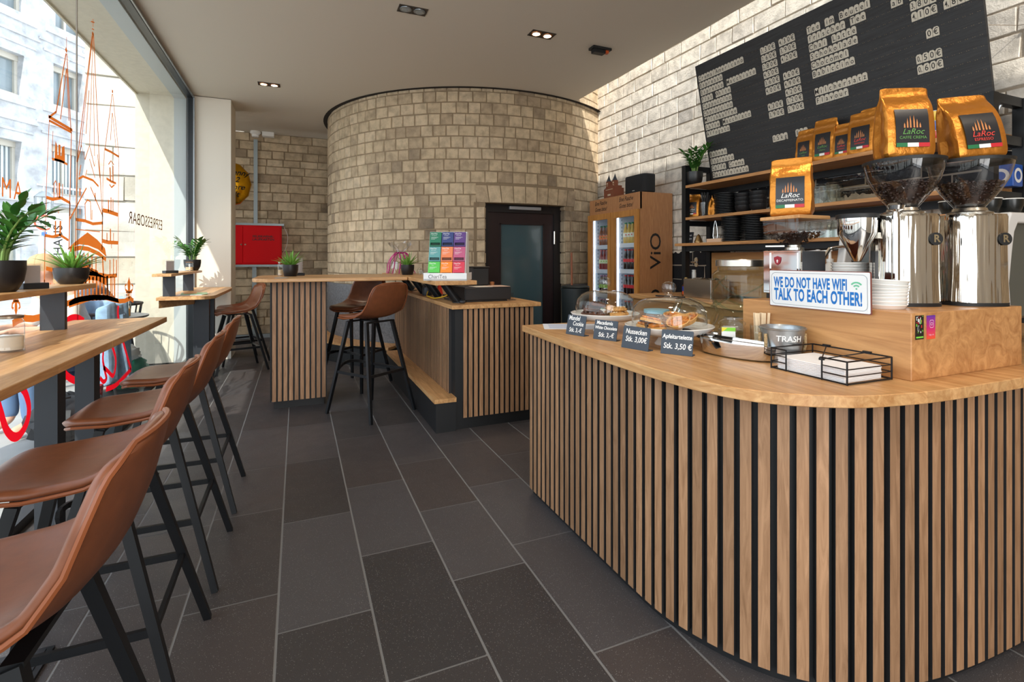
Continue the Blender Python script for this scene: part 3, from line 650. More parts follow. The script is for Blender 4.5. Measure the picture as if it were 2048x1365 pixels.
# ================= high table =================
tb = thing('high_table', 'long oak high table on a slatted block pedestal, joined to the till counter', 'table', (0.0, 4.9, 0))
mb = MB(); mb.bx(-0.198, 0.228, 4.632, 5.2, 0.075, 1.064); mb.bx(-0.175, 0.215, 4.66, 5.17, 0, 0.075); mb.bx(-0.205, -0.198, 4.61, 5.2, 0.07, 1.064); mb.bx(0.228, 0.235, 4.61, 5.2, 0.07, 1.064); mb.build('pedestal', BLACK, tb, True)
slats([(-0.196, 4.632), (0.232, 4.632)], 0.0428, 0.029, 0.020, 0.07, 1.064, 1).build('slat_cladding', [SLAT, SLATSIDE], tb, True)
def rpoly(x0, x1, y0, y1, rs, n=6):
    out = []
    for (cx, cy, a0, r) in ((x0+rs[0], y0+rs[0], PI, rs[0]), (x1-rs[1], y0+rs[1], 1.5*PI, rs[1]), (x1-rs[2], y1-rs[2], 0, rs[2]), (x0+rs[3], y1-rs[3], 0.5*PI, rs[3])):
        out += [(cx + r*math.cos(a0 + PI/2*k/n), cy + r*math.sin(a0 + PI/2*k/n)) for k in range(n+1)] if r > 0.001 else [(cx, cy)]
    return out
mb = MB(); mb.prism(rpoly(-0.335, 0.89, 4.43, 5.42, (0.16, 0, 0, 0.2)), 1.064, 1.094); bevel(mb.build('tabletop', OAK_X, tb, True), 0.006, 2)

# ================= window bars =================
def postpair(t, y, xs=(-0.974, -0.9)):
    for yy in y:
        mb = MB(); mb.bx(xs[0], xs[1], yy, yy+0.08, 0.008, 0.875); mb.build('leg', ANTHRA, t, True)
    mb = MB(); mb.bx(-1.06, -0.80, y[0]-0.06, y[-1]+0.14, 0, 0.008); mb.build('foot_plate', STEEL_BLK, t, True)
wb1 = thing('window_bar', 'long oak window bar on anthracite posts, four leather stools drawn up', 'bar table', (-0.94, 1.2, 0))
mb = MB(); mb.bx(-1.165, -0.716, -1.6, 2.62, 0.875, 0.905); mb.bx(-1.165, -0.716, 2.6205, 3.592, 0.875, 0.905); bevel(mb.build('tabletop', OAK_Y, wb1, True), 0.002, 1)
postpair(wb1, (2.626, 3.03)); postpair(wb1, (0.3, 0.7)); postpair(wb1, (-1.2, -0.8))
mb = MB(); mb.bx(-0.973, -0.915, 2.6245, 2.626, 0.80, 0.845); mb.build('maker_plate', mat('plate_silver', (190, 190, 192), 0.4, 0.5), wb1, True)
mb = MB(); mb.bx(-0.90, -0.715, 1.92, 2.07, 0, 0.010)
for k in range(4): mb.bx(-0.885+0.045*k, -0.868+0.045*k, 1.93, 2.06, 0.010, 0.012)
mb.build('slotted_plate', STEEL_BLK, wb1, True)
mb = MB(); mb.bx(-0.80, -0.74, 3.44, 3.52, 0, 0.008); mb.build('floor_plate', STEEL_BLK, wb1, True)
wb2 = thing('window_bar', 'short oak window bar with a rounded corner beside the cream pillar', 'bar table', (-0.94, 6.2, 0))
mb = MB(); mb.prism([(-1.165, 5.42), (-0.84, 5.42), (-0.79, 5.432), (-0.748, 5.47), (-0.722, 5.53), (-0.716, 5.60), (-0.716, 6.86), (-0.742, 7.10), (-0.79, 7.2), (-1.165, 7.2)], 0.875, 0.905); bevel(mb.build('tabletop', OAK_Y, wb2, True), 0.002, 1)
mb = MB(); mb.prism([(-1.16, 5.5), (-0.95, 5.9), (-0.95, 5.96), (-1.16, 5.96)], 0.80, 0.875); mb.build('bracket', OAK_EDGE, wb2, True)
postpair(wb2, (6.05, 6.40), (-0.98, -0.84))
def riser(label, y0, y1, posts, x1):
    r = thing('raised_shelf', label, 'shelf', (-1.08, (y0+y1)/2, 0.905))
    mb = MB(); mb.bx(-1.165, x1, y0, y1, 1.095, 1.12); bevel(mb.build('board', OAK_Y, r, True), 0.002, 1)
    for p in posts:
        mb = MB(); mb.bx(-1.14, -1.045, p, p+0.03, 0.905, 1.095); mb.build('upright', ANTHRA, r, True)
riser('narrow oak shelf raised over the long window bar, plants standing on it', -1.5, 3.40, (0.2, 1.7, 3.13), -1.0)
riser('short oak shelf raised over the window bar by the pillar', 5.28, 6.85, (5.55, 6.45), -1.02)

# ================= stools =================
def lerp_tab(tab, v):
    for (a, p), (b, q) in zip(tab[:-1], tab[1:]):
        if v <= b: t = (v-a)/(b-a); t = t*t*(3-2*t)*0.35 + t*0.65; return tuple(x + (y-x)*t for x, y in zip(p, q))
    return tab[-1][1]
SHELL = [(0, (0.225, -0.022, 0.09, 0, 0)), (0.05, (0.212, -0.008, 0.145, 0, 0)), (0.12, (0.185, 0.0, 0.18, 0.002, 0)), (0.3, (0.07, -0.004, 0.208, 0.008, 0)), (0.45, (-0.05, -0.008, 0.215, 0.026, 0.002)),
         (0.57, (-0.15, 0.012, 0.213, 0.046, 0.010)), (0.66, (-0.205, 0.075, 0.205, 0.050, 0.020)), (0.78, (-0.240, 0.165, 0.200, 0.030, 0.030)), (0.9, (-0.258, 0.24, 0.180, 0.010, 0.030)), (0.97, (-0.266, 0.276, 0.152, -0.004, 0.024)), (1, (-0.266, 0.290, 0.104, -0.006, 0.020))]
def shell_pt(h, u, v, off=0.0):
    y, z, w, dz_, dy = lerp_tab(SHELL, v); a = abs(u)**2.3
    return (u*w, y + dy*a, h + z + dz_*a + off)
def make_stool(h, label, foot=0.26, group=None):
    t = thing('bar_stool', label, 'bar stool', group=group)
    mb = MB(); mb.grid(lambda a, b: shell_pt(h, a*2-1, b), 14, 26)
    s = mb.build('seat_shell', LEATHER, t)
    sm = s.modifiers.new('so', 'SOLIDIFY'); sm.thickness = 0.026; sm.offset = -1; subsurf(s, 1)
    rim = [shell_pt(h, -1, k/24) for k in range(25)] + [shell_pt(h, -1+2*k/8, 1) for k in range(1, 8)] + [shell_pt(h, 1, 1-k/24) for k in range(25)] + [shell_pt(h, 1-2*k/6, 0) for k in range(1, 6)]
    mb = MB(); mb.tube([(x, y, z-0.002) for x, y, z in rim], 0.0055, 6, closed=True); mb.build('piping', LEATHER_S, t)
    mb = MB(); v = 0.52
    mb.tube([shell_pt(h, -0.98+1.96*k/16, v, 0.0015) for k in range(17)], 0.0016, 5)
    for sgn_ in (-1, 1):
        for k in range(8):
            u = sgn_*(0.55 + 0.05*k); mb.bar(shell_pt(h, u, v-0.022, 0.001), shell_pt(h, u, v-0.002, 0.001), 0.004, 0.002)
    mb.build('stitching', THREAD, t)
    zt = h - 0.030
    for sx in (-1, 1):
        for top, ft in (((0.135*sx, 0.115), (0.232*sx, 0.258)), ((0.135*sx, -0.10), (0.232*sx, -0.262))):
            mb = MB(); mb.cyl((ft[0], ft[1], 0), (top[0], top[1], zt), 0.0155, 0.019, n=4, up=(1, 0, 0)); mb.build('leg', STEEL_BLK, t)
    mb = MB(); mb.bar((-0.14, 0.115, zt), (0.14, 0.115, zt), 0.03, 0.012); mb.bar((-0.14, -0.10, zt), (0.14, -0.10, zt), 0.03, 0.012); mb.bar((0, 0.115, zt), (0, -0.10, zt), 0.04, 0.010); mb.build('seat_frame', STEEL_BLK, t)
    f = foot/zt; P = lambda sx, sy: (sx*(0.232-0.097*f), (0.258-0.143*f) if sy > 0 else -(0.262-0.162*f), foot)
    mb = MB(); mb.bar(P(-1, -1), P(1, -1), 0.012, 0.022); mb.bar(P(-1, -1), P(-1, 1), 0.012, 0.022); mb.bar(P(1, -1), P(1, 1), 0.012, 0.022)
    a, b = P(-1, 1), P(1, 1)
    arc = [(a[0] + (b[0]-a[0])*k/10, a[1] + 0.075*math.sin(PI*k/10), foot + 0.045*math.sin(PI*k/10)) for k in range(11)]
    for p, q in zip(arc[:-1], arc[1:]): mb.bar(p, q, 0.012, 0.022)
    mb.build('footrest', STEEL_BLK, t)
    return t
GW = 'leather stools along the long window bar'
st = make_stool(0.655, 'tan leather bar stool at the window bar, nearest the bar end', group=GW)
st.location = (-0.545, 3.056, 0); st.rotation_euler = (0, 0, PI/2)
for y, lab, a in ((2.418, 'tan leather stool, second from the free end of the long window bar', 0.0), (1.80, 'tan leather stool, third from the free end of the long window bar', 0.01), (1.15, 'tan leather stool, fourth from the end of the long window bar and closest to view', -0.01)):
    dup(st, (-0.545 if y > 1.2 else -0.50, y, 0), PI/2 + a, lab)
dup(st, (-0.617, 6.49, 0), math.radians(107.6), 'low tan leather stool beside the slatted pedestal, turned to the short window bar', 'stools at the short window bar')
dup(st, (-0.64, 7.02, 0), math.radians(112), 'low tan leather stool between the cream pillar and another stool', 'stools at the short window bar')
sh = make_stool(0.775, 'tall tan leather stool under the high table, back turned to the bar counter', 0.34, 'tall stools at the high table')
sh.location = (0.558, 4.268, 0); sh.rotation_euler = (0, 0, math.radians(34))
dup(sh, (0.542, 5.21, 0), math.radians(139.5), 'tall tan leather stool across the high table, its seat facing the room')
# ================= on the bar counter =================
box = thing('riser_box', 'oak plinth box on the bar counter carrying the coffee grinders, two stickers on it', 'box', (1.94, 1.2, ZC))
BX0, BX1, BY0, BY1, BZ = 1.638, 2.245, 0.897, 1.50, 1.092
mb = MB(); mb.bx(BX0, BX1, BY0, BY1, ZC, BZ); bevel(mb.build('casing', wood('oak_plinth', (204, 152, 98), (160, 108, 62), 'Y', 0.42, freq=0.6), box, True), 0.002, 1)
SA, SB = 1.652, 1.727                                   # two stickers on the narrow side facing the room
def sticker(label, x0, x1, z0, z1, m):
    t = thing('sticker', label, 'sticker', ((x0+x1)/2, BY0, (z0+z1)/2), group='stickers on the plinth box')
    mb = MB(); mb.bx(x0, x1, BY0-0.0012, BY0-0.0002, z0, z1); mb.build('sheet', m, t, True); return t
t = sticker('black sticker with a green and white picture, nearest the plinth corner', 1.655, 1.695, 1.015, 1.085, mat('sticker_black', (22, 24, 24), 0.25))
mb = MB(); rr = random.Random(3)
for k in range(26):
    x = 1.658 + 0.034*rr.random(); z = 1.032 + 0.05*rr.random(); w = 0.002 + 0.004*rr.random(); mb.cur = rr.choice([0, 0, 1, 1, 2]); mb.bx(x, min(x+w, 1.693), BY0-0.0016, BY0-0.0011, z, min(z+w*2, 1.083))
mb.cur = 0; mb.bx(1.658, 1.692, BY0-0.0016, BY0-0.0011, 1.019, 1.0235)
mb.build('print', [mat('print_green', (120, 206, 70), 0.4), WHITE, RED], t, True)
m, nt, b = newmat('magenta_fade'); tc = nt.nodes.new('ShaderNodeTexCoord'); sp = nt.nodes.new('ShaderNodeSeparateXYZ'); r = nt.nodes.new('ShaderNodeValToRGB')
nt.links.new(tc.outputs['Generated'], sp.inputs[0]); nt.links.new(sp.outputs['Z'], r.inputs[0]); nt.links.new(r.outputs[0], b.inputs['Base Color']); b.inputs['Roughness'].default_value = 0.2
r.color_ramp.elements[0].color = lin((236, 84, 44)); r.color_ramp.elements[1].color = lin((92, 48, 160)); e = r.color_ramp.elements.new(0.45); e.color = lin((204, 36, 112))
t = sticker('magenta to violet sticker with a camera outline, on the plinth side', 1.710, 1.752, 1.013, 1.083, m)
IM = plane_M((1.7335, BY0-0.0016, 1.058), (1, 0, 0), (0, 0, 1)); mb = MB()
for p, q in zip(rpoly(-0.009, 0.009, -0.011, 0.011, (0.004,)*4), rpoly(-0.009, 0.009, -0.011, 0.011, (0.004,)*4)[1:] + [(-0.009, -0.007)]): mb.ribbon([IM @ Vector((p[0], p[1], 0)), IM @ Vector((q[0], q[1], 0))], 0.0016, (0, -1, 0))
mb.lathe([(0.0035, 0), (0.005, 0)], 16, M=IM); mb.build('camera_icon', mat('icon_pink', (236, 190, 222), 0.4), t, True)
text('lettering', 'folge uns', mat('icon_pink', (236, 190, 222), 0.4), 0.007, t, plane_M((0.001, -0.0016, -0.022), (1, 0, 0), (0, 0, 1)))

# wifi sign leaning on the plinth
wf = thing('wifi_sign', 'white tin sign with blue lettering about having no wifi, set against the plinth', 'sign', (BX0-0.008, 1.182, 1.078))
WM = plane_M((-0.004, 0, 0.066), (0, -1, 0), (-0.02, 0, 1))
def rpath(w, h, r, n=6):
    return rpoly(-w/2, w/2, -h/2, h/2, (r,)*4, n)
mb = MB(); mb.prism(rpath(0.364, 0.133, 0.004), -0.002, 0.002, M=WM); mb.build('rusty_rim', mat('rust', (120, 66, 56), 0.8), wf)
mb = MB(); mb.prism(rpath(0.359, 0.128, 0.004), 0.0021, 0.0027, M=WM); mb.build('panel', mat('enamel_white', (232, 234, 235), 0.3), wf)
mb = MB(); rp = [(x, y) for x, y in rpath(0.343, 0.113, 0.016)]; rp.append(rp[0])
for p, q in zip(rp[:-1], rp[1:]): mb.ribbon([WM @ Vector((p[0], p[1], 0.0031)), WM @ Vector((q[0], q[1], 0.0031))], 0.0011, WM.to_3x3() @ Vector((0, 0, 1)))
mb.build('border_line', mat('sign_line', (90, 110, 126), 0.5), wf)
SIGNB = mat('sign_lettering_blue', (8, 110, 190), 0.4)
text('lettering', 'WE DO NOT HAVE WIFI', SIGNB, 0.0500, wf, WM @ Matrix.Translation((-0.026, 0.021, 0.0032)), bold=0.0018, xs=0.47, spacing=1.06)
text('lettering', 'TALK TO EACH OTHER!', SIGNB, 0.0580, wf, WM @ Matrix.Translation((-0.002, -0.023, 0.0032)), bold=0.002, xs=0.485, spacing=1.05)
mb = MB()
for r_ in (0.008, 0.0175): mb.lathe([(r_, 0), (r_+0.005, 0)], 10, M=WM @ Matrix.Translation((0.138, 0.012, 0.0032)), a0=PI*0.22, a1=PI*0.78)
mb.lathe([(0.0001, 0), (0.003, 0)], 10, M=WM @ Matrix.Translation((0.138, 0.012, 0.0032))); mb.build('wifi_icon', mat('wifi_green', (104, 190, 150), 0.4), wf)

# ---- coffee beans, bags, grinders ----
BEAN = mat('roast_bean', (52, 32, 22), 0.38, vary=0.3, scale=60)
def beans(name, label, c, rfun, zlo, zhi, n, seed, square=None):
    rr = random.Random(seed); mb = MB()
    for k in range(n):
        z = zlo + (zhi-zlo)*math.sqrt(rr.random()); R = rfun(z)
        shell = 0.80 + 0.2*rr.random()
        if k < n*0.3: z = zhi + 0.004*rr.random(); R = rfun(zhi); shell = rr.random()**0.5
        a = rr.random()*2*PI
        if square: x = R*shell*(1 if rr.random() < .5 else -1); y = R*(2*rr.random()-1); x, y = ((x, y) if rr.random() < .5 else (y, x))
        else: x, y = R*shell*math.cos(a), R*shell*math.sin(a)
        M = Matrix.Translation((c[0]+x, c[1]+y, c[2]+z)) @ Matrix.Rotation(rr.random()*6, 4, 'Z') @ Matrix.Rotation(rr.random()*3, 4, 'X')
        mb.ball((0, 0, 0), 0.0062, 5, (1.0, 0.68, 0.55), M)
    mb.lathe([(0.001, zlo), (rfun(zlo)*0.8, zlo), (rfun(zhi)*0.84, zhi-0.003), (0.001, zhi)], 12 if not square else 4, c)
    o = mb.build(name, BEAN); tag(o, label, 'coffee beans', kind='stuff'); return o
def make_bag(name, label, w, h, d, variety, vcol, group=None, lean=0.0, crimp=0.16, seed=1, scale_lab=1.0):
    """gusseted foil bag; front faces -Y, base on z = 0"""
    rr = random.Random(seed); t = thing(name, label, 'coffee bag', group=group); hw = w/2
    prof = [(0.0, 0.86, 0.80), (0.03, 0.97, 1.0), (0.12, 1.0, 1.04), (0.35, 1.0, 1.0), (0.55, 0.99, 0.92), (0.70, 0.985, 0.70), (0.80, 0.98, 0.45), (1-crimp, 0.97, 0.16), (1-crimp*0.55, 0.97, 0.06), (1.0, 0.965, 0.045)]
    def dims(z):
        v = z/h
        for (a, p, q), (b, p2, q2) in zip(prof[:-1], prof[1:]):
            if v <= b: k = (v-a)/(b-a); return hw*(p+(p2-p)*k), d/2*(q+(q2-q)*k)
        return hw*prof[-1][1], d/2*prof[-1][2]
    jig = [[(rr.random()-0.5)*0.015 for _ in range(24)] for _ in range(16)]
    rings = []; zz = [0, 0.02, 0.06, 0.13, 0.22, 0.32, 0.42, 0.52, 0.62, 0.71, 0.78, 0.85, 0.91, 0.96, 1.0]
    for k, v in enumerate(zz):
        a, b = dims(v*h); ring = []
        sec = [(-1, -1), (-0.6, -1.02), (-0.2, -1.03), (0.2, -1.03), (0.6, -1.02), (1, -1), (1.0, -0.55), (0.90, 0), (1.0, 0.55), (1, 1), (0.6, 1.02), (0.2, 1.03), (-0.2, 1.03), (-0.6, 1.02), (-1, 1), (-1.0, 0.55), (-0.90, 0), (-1.0, -0.55)]
        for i, (x, y) in enumerate(sec):
            j = jig[k][i]*(0.3 if v > 0.9 or v == 0 else 1)*(1.0 if abs(y) < 0.9 else 0.45)
            ring.append((x*a + j, y*b + j*0.8 + lean*v*v, v*h + (jig[k][(i+5) % 24]*0.5 if 0 < v < 1 else 0)))
        rings.append(ring)
    mb = MB(); mb.loft(rings, True, True, True); subsurf(mb.build('pouch', GOLD, t), 1)
    lw, z0, z1 = 0.66*w*scale_lab, 0.14*h, 0.66*h
    def fp(u, z, off):
        a, b = dims(z); v = z/h
        return (u, -b*1.035 + lean*v*v - off, z)
    def panel(nm, u0, u1, za, zb, m, off=0.0018, nu=3, nv=6):
        mb = MB(); mb.grid(lambda a, b: fp(u0+(u1-u0)*a, za+(zb-za)*b, off), nu, nv); return mb.build(nm, m, t)
    panel('label', -lw/2, lw/2, z0, z1, LABEL_BLK)
    mb = MB(); zb = z0 + 0.035*h
    for i, m_ in enumerate((0, 1, 2)):
        mb.cur = m_; mb.grid(lambda a, b, i=i: fp(-lw/2 + lw*(i+a)/3, z0 + 0.055*h*b, 0.0028), 1, 1)
    mb.build('tricolour_band', [GREEN, WHITE, RED], t)
    mb = MB(); zi = z0 + 0.26*h                                  # small spired emblem
    for x, hh in ((-0.10, 0.13), (-0.04, 0.17), (0.03, 0.17), (0.09, 0.12), (-0.16, 0.07), (0.15, 0.07)):
        x *= w; p = [fp(x-0.016*w, zi, 0.003), fp(x+0.016*w, zi, 0.003), fp(x+0.014*w, zi+hh*h*0.55, 0.003), fp(x, zi+hh*h, 0.003), fp(x-0.014*w, zi+hh*h*0.55, 0.003)]
        mb.add(p, [(0, 1, 2, 3, 4)])
    mb.build('emblem', COPPER, t)
    for s_, sz, zc, mm, sh_ in (('LaRoc', 0.17*w, z0+0.205*h, vcol, 0.35), (variety, 0.085*w, z0+0.125*h, vcol, 0)):
        me = textmesh(s_, sz, shear=sh_).copy(); me.materials.clear(); me.materials.append(mm)
        for v in me.vertices: v.co = Vector(fp(v.co.x, zc + v.co.y, 0.0032))
        o = D.objects.new('lettering', me); COL.objects.link(o); o.parent = t
    return t
LW, LG, LR = WHITE, mat('print_forest', (96, 150, 76), 0.5), mat('print_red', (214, 62, 52), 0.5)

def make_grinder(label, loc, rotz, doser=True):
    t = thing('espresso_grinder', label, 'coffee grinder', loc, rotz, 'tall chrome grinders')
    # local: -Y is the badge side; body is a tall slightly waisted chrome column with a flat front
    def sec(w, d, z, y0=0.0):
        n = 28; out = []
        for i in range(n):
            a = 2*PI*i/n; x = math.copysign(abs(math.cos(a))**0.62, math.cos(a))*w/2; y = math.copysign(abs(math.sin(a))**0.8, math.sin(a))*d/2
            out.append((x, y + y0, z))
        return out
    mb = MB(); mb.loft([sec(0.192, 0.17, 0.010), sec(0.192, 0.17, 0.016), sec(0.186, 0.165, 0.10), sec(0.184, 0.163, 0.20), sec(0.188, 0.166, 0.300), sec(0.182, 0.160, 0.310)], True, True, True)
    mb.build('body', FLUTED, t)
    mb = MB(); mb.loft([sec(0.194, 0.172, 0.0), sec(0.194, 0.172, 0.012)], True, True, True); mb.build('foot_ring', BLACK, t)
    mb = MB(); mb.lathe([(0.062, 0.310), (0.064, 0.318), (0.050, 0.324), (0.046, 0.334)], 24, caps=True); mb.build('collar', BRUSHED, t)
    bm_ = plane_M((0.045, -0.0815, 0.225), (1, 0, 0), (0, 0.02, 1))
    mb = MB(); mb.lathe([(0.0001, 0.004), (0.021, 0.004), (0.021, 0)], 24, M=bm_); mb.build('badge', BLACK, t)
    text('badge_letter', 'R', mat('badge_bronze', (176, 160, 128), 0.3, 0.8), 0.034, t, bm_ @ Matrix.Translation((0, 0, 0.0052)), bold=0.001)
    mb = MB(); prof = [(0.040, 0.334), (0.044, 0.340), (0.080, 0.388), (0.103, 0.433), (0.114, 0.475), (0.116, 0.488)]
    mb.lathe(prof, 40); mb.build('hopper', PLEXI, t)
    mb = MB(); mb.lathe([(0.110, 0.487), (0.118, 0.487), (0.119, 0.497), (0.108, 0.500), (0.0001, 0.500)], 40); mb.build('hopper_lid', BLACK, t)
    if doser:                                            # portafilter funnel on the flank, with black rim
        mb = MB(); c = (-0.158, 0.0, 0)
        mb.lathe([(0.012, 0.15), (0.022, 0.17), (0.058, 0.245), (0.060, 0.30)], 24, c); mb.build('dosing_funnel', CHROME, t)
        mb = MB(); mb.lathe([(0.056, 0.298), (0.064, 0.298), (0.064, 0.312), (0.056, 0.314)], 24, c); mb.build('funnel_rim', BLACK, t)
        mb = MB(); mb.lathe([(0.012, 0.0), (0.012, 0.29), (0.008, 0.315), (0.022, 0.322), (0.026, 0.335), (0.018, 0.343), (0.0001, 0.344)], 20, (-0.088, -0.085, 0)); mb.build('tamper_knob', CHROME, t)
        mb = MB(); mb.bar((-0.12, 0.0, 0.24), (-0.08, 0.0, 0.24), 0.03, 0.02); mb.build('funnel_arm', BRUSHED, t)
    return t
G1 = (1.935, 1.085, BZ); G2 = (2.155, 1.000, BZ)
g1 = make_grinder('tall chrome grinder with a conical hopper, standing beside the white lids', G1, -0.42)
g2 = make_grinder('tall chrome grinder with a conical hopper, at the inner end of the plinth', G2, -0.42, False)
rf = lambda z: 0.044 + (0.108-0.044)*min(1, max(0, (z-0.342)/0.10))**0.75
beans('coffee_beans', 'dark roast beans half filling the hopper of the grinder by the white lids', (G1[0], G1[1], BZ), lambda z: rf(z)*0.93, 0.347, 0.418, 420, 2)
beans('coffee_beans', 'dark roast beans half filling the hopper of the inner chrome grinder', (G2[0], G2[1], BZ), lambda z: rf(z)*0.93, 0.347, 0.418, 420, 3)
bg = make_bag('coffee_bag', 'big gold coffee bag with green lettering on top of a chrome grinder', 0.158, 0.25, 0.09, 'CAFFE CREMA', LG, 'gold coffee bags', seed=4)
bg.location = (G1[0]-0.01, G1[1]-0.005, BZ+0.500); bg.rotation_euler = (0, 0, -0.50)
bg = make_bag('coffee_bag', 'crumpled gold coffee bag with red lettering leaning on the inner chrome grinder', 0.162, 0.235, 0.10, 'ESPRESSO', LR, 'gold coffee bags', lean=0.035, seed=8)
bg.location = (G2[0], G2[1]-0.01, BZ+0.500); bg.rotation_euler = (0.0, -0.07, -0.50)

# square hopper grinder
gz = thing('compact_grinder', 'compact chrome and grey grinder with a square hopper under a decaf bag', 'coffee grinder', (1.835, 1.42, BZ))
X0, X1, Y0, Y1 = 1.752, 1.878, 1.338, 1.500
mb = MB(); mb.rbx(X0+0.012, X1+0.02, Y0, Y1, BZ+0.02, 1.282, 0.003); mb.build('body', mat('grinder_grey', (74, 78, 84), 0.3, 0.2), gz, True)
mb = MB(); mb.rbx(X0, X0+0.014, Y0-0.002, Y1+0.002, BZ+0.02, 1.285, 0.003); mb.rbx(X0-0.004, X0+0.002, 1.345, 1.452, 1.17, 1.277, 0.002); mb.rbx(X0-0.004, X0+0.002, 1.465, 1.497, BZ+0.03, 1.277, 0.002); mb.build('front_plate', CHROME, gz, True)
mb = MB(); mb.bx(X0+0.005, X1+0.01, Y0+0.01, Y1-0.01, BZ, BZ+0.02); mb.build('feet_base', BLACK, gz, True)
BGM = plane_M((X0-0.0045, 1.43, 1.245), (0, -1, 0), (0, 0, 1))
mb = MB(); mb.prism([(0, -0.019), (-0.010, -0.012), (-0.015, 0.0), (-0.0155, 0.012), (0, 0.017), (0.0155, 0.012), (0.015, 0.0), (0.010, -0.012)], 0, 0.002, M=BGM); mb.build('shield_badge', mat('badge_red', (150, 30, 44), 0.3), gz, True)
mb = MB(); mb.prism([(0, 0.004), (-0.005, -0.003), (-0.0015, -0.003), (-0.0025, -0.009), (0.0025, -0.009), (0.0015, -0.003), (0.005, -0.003)], 0.002, 0.0026, M=BGM); mb.build('badge_mark', WHITE, gz, True)
cxg, cyg = (X0+X1)/2+0.012, (Y0+Y1)/2
mb = MB(); mb.lathe([(0.034, 1.282), (0.034, 1.296), (0.024, 1.298), (0.024, 1.306)], 20, (cxg, cyg, 0), caps=True); mb.bar((cxg-0.03, cyg+0.02, 1.302), (cxg-0.07, cyg+0.075, 1.302), 0.012, 0.006); mb.build('throat', BRUSHED, gz, True)
sq = lambda r, z, rr_=1: [(cxg-r, cyg-r*rr_, z), (cxg+r, cyg-r*rr_, z), (cxg+r, cyg+r*rr_, z), (cxg-r, cyg+r*rr_, z)]
mb = MB(); mb.loft([sq(0.026, 1.306), sq(0.078, 1.352), sq(0.080, 1.405)], True, False); mb.build('hopper', PLEXI, gz, True)
mb = MB(); mb.rbx(cxg-0.088, cxg+0.088, cyg-0.088, cyg+0.088, 1.405, 1.419, 0.002); mb.build('lid', OAK_EDGE, gz, True)
beans('coffee_beans', 'dark beans in the square hopper beneath the decaf bag', (cxg, cyg, 0), lambda z: 0.026 + 0.048*min(1, (z-1.306)/0.046), 1.31, 1.352, 170, 6, True)
bg = make_bag('coffee_bag', 'gold decaf coffee bag standing on the wooden lid of the compact grinder', 0.152, 0.235, 0.075, 'DECAFFEINATO', LW, 'gold coffee bags', crimp=0.22, seed=5)
bg.location = (cxg-0.01, cyg+0.005, 1.419); bg.rotation_euler = (0, 0, -1.05)

# stacks of white lids
def lid_mesh(r):
    mb = MB(); mb.lathe([(0.0001, 0.0), (r*0.86, 0.0), (r*0.90, 0.002), (r*0.96, 0.011), (r, 0.013), (r, 0.016), (r*0.95, 0.0155), (r*0.88, 0.006), (0.0001, 0.005)], 32); return mb.mesh('cup_lid', PORC)
lm, lm2 = lid_mesh(0.064), lid_mesh(0.062)
for k in range(8):
    o = D.objects.new('cup_lid', lm); COL.objects.link(o); o.location = (1.742 + 0.0006*k, 1.035 - 0.0004*k, BZ + 0.0108*k); o.rotation_euler = (0.008*k, 0.006*k, k)
    tag(o, f'white cup lid, {ORD[k]} from the bottom of the stack beside the wifi sign', 'cup lid', 'white lids beside the wifi sign')
for k in range(13):
    o = D.objects.new('cup_lid', lm2); COL.objects.link(o); o.location = (1.925, 1.262, BZ + 0.0108*k); o.rotation_euler = (0, 0, k*0.7)
    tag(o, f'white cup lid, {ORD[k]} from the bottom of the stack behind the wifi sign', 'cup lid', 'white lids behind the wifi sign')

# ---- cake stands ----
def cake_stand(label, x, y, r, zp):
    t = thing('cake_stand', label, 'cake stand', (x, y, ZC), group='white cake stands'); h = zp - ZC
    mb = MB(); mb.lathe([(0.0001, 0.004), (0.045, 0.004), (0.056, 0.0), (0.058, 0.004), (0.046, 0.02), (0.038, h-0.03), (0.05, h-0.018)], 32); mb.build('pedestal', PORC, t)
    mb = MB(); mb.lathe([(0.0001, h-0.018), (r*0.80, h-0.018), (r*0.93, h-0.004), (r, h+0.014), (r-0.004, h+0.016), (r*0.9, h+0.002), (r*0.86, h), (0.0001, h)], 48); mb.build('plate', PORC, t)
    return t
def cloche(label, x, y, r, z0, h):
    t = thing('glass_cloche', label, 'glass dome', (x, y, z0), group='glass domes on the cake stands')
    mb = MB(); mb.lathe([(r, 0), (r*1.01, 0.01), (r, h*0.45), (r*0.95, h*0.66), (r*0.82, h*0.83), (r*0.6, h*0.94), (r*0.33, h*0.99), (0.02, h), (0.016, h+0.008)], 48); mb.build('dome', GLASS, t)
    mb = MB(); mb.lathe([(0.015, h+0.006), (0.016, h+0.012), (0.026, h+0.022), (0.030, h+0.038), (0.026, h+0.054), (0.014, h+0.063), (0.0001, h+0.065)], 24); mb.build('knob', GLASS, t)
    return t
C1 = (1.398, 2.12); C2 = (1.425, 1.685)
cake_stand('white cake stand with dark and pale cookies, nearer the end of the bar', C1[0], C1[1], 0.168, 0.972)
cake_stand('white cake stand with nut pastries and apple tartlets, behind the Nussecken sign', C2[0], C2[1], 0.180, 0.962)
cloche('clear glass dome with round knob over the cookies', C1[0], C1[1], 0.143, 0.9725, 0.124)
cloche('clear glass dome with round knob over the nut pastries and tartlets', C2[0], C2[1], 0.150, 0.9625, 0.130)
BISC = mat('biscuit', (206, 150, 84), 0.8, bump=0.8, vary=0.3, scale=70); CHOCO = mat('choc_cookie', (92, 54, 34), 0.8, bump=0.9, vary=0.45, scale=60)
GLAZE = mat('apricot_glaze', (196, 118, 44), 0.3, bump=0.9, vary=0.5, scale=60); CRUST = mat('crust', (214, 160, 92), 0.75, bump=0.5, vary=0.2, scale=60); DARKCH = mat('dark_chocolate', (50, 28, 20), 0.35)
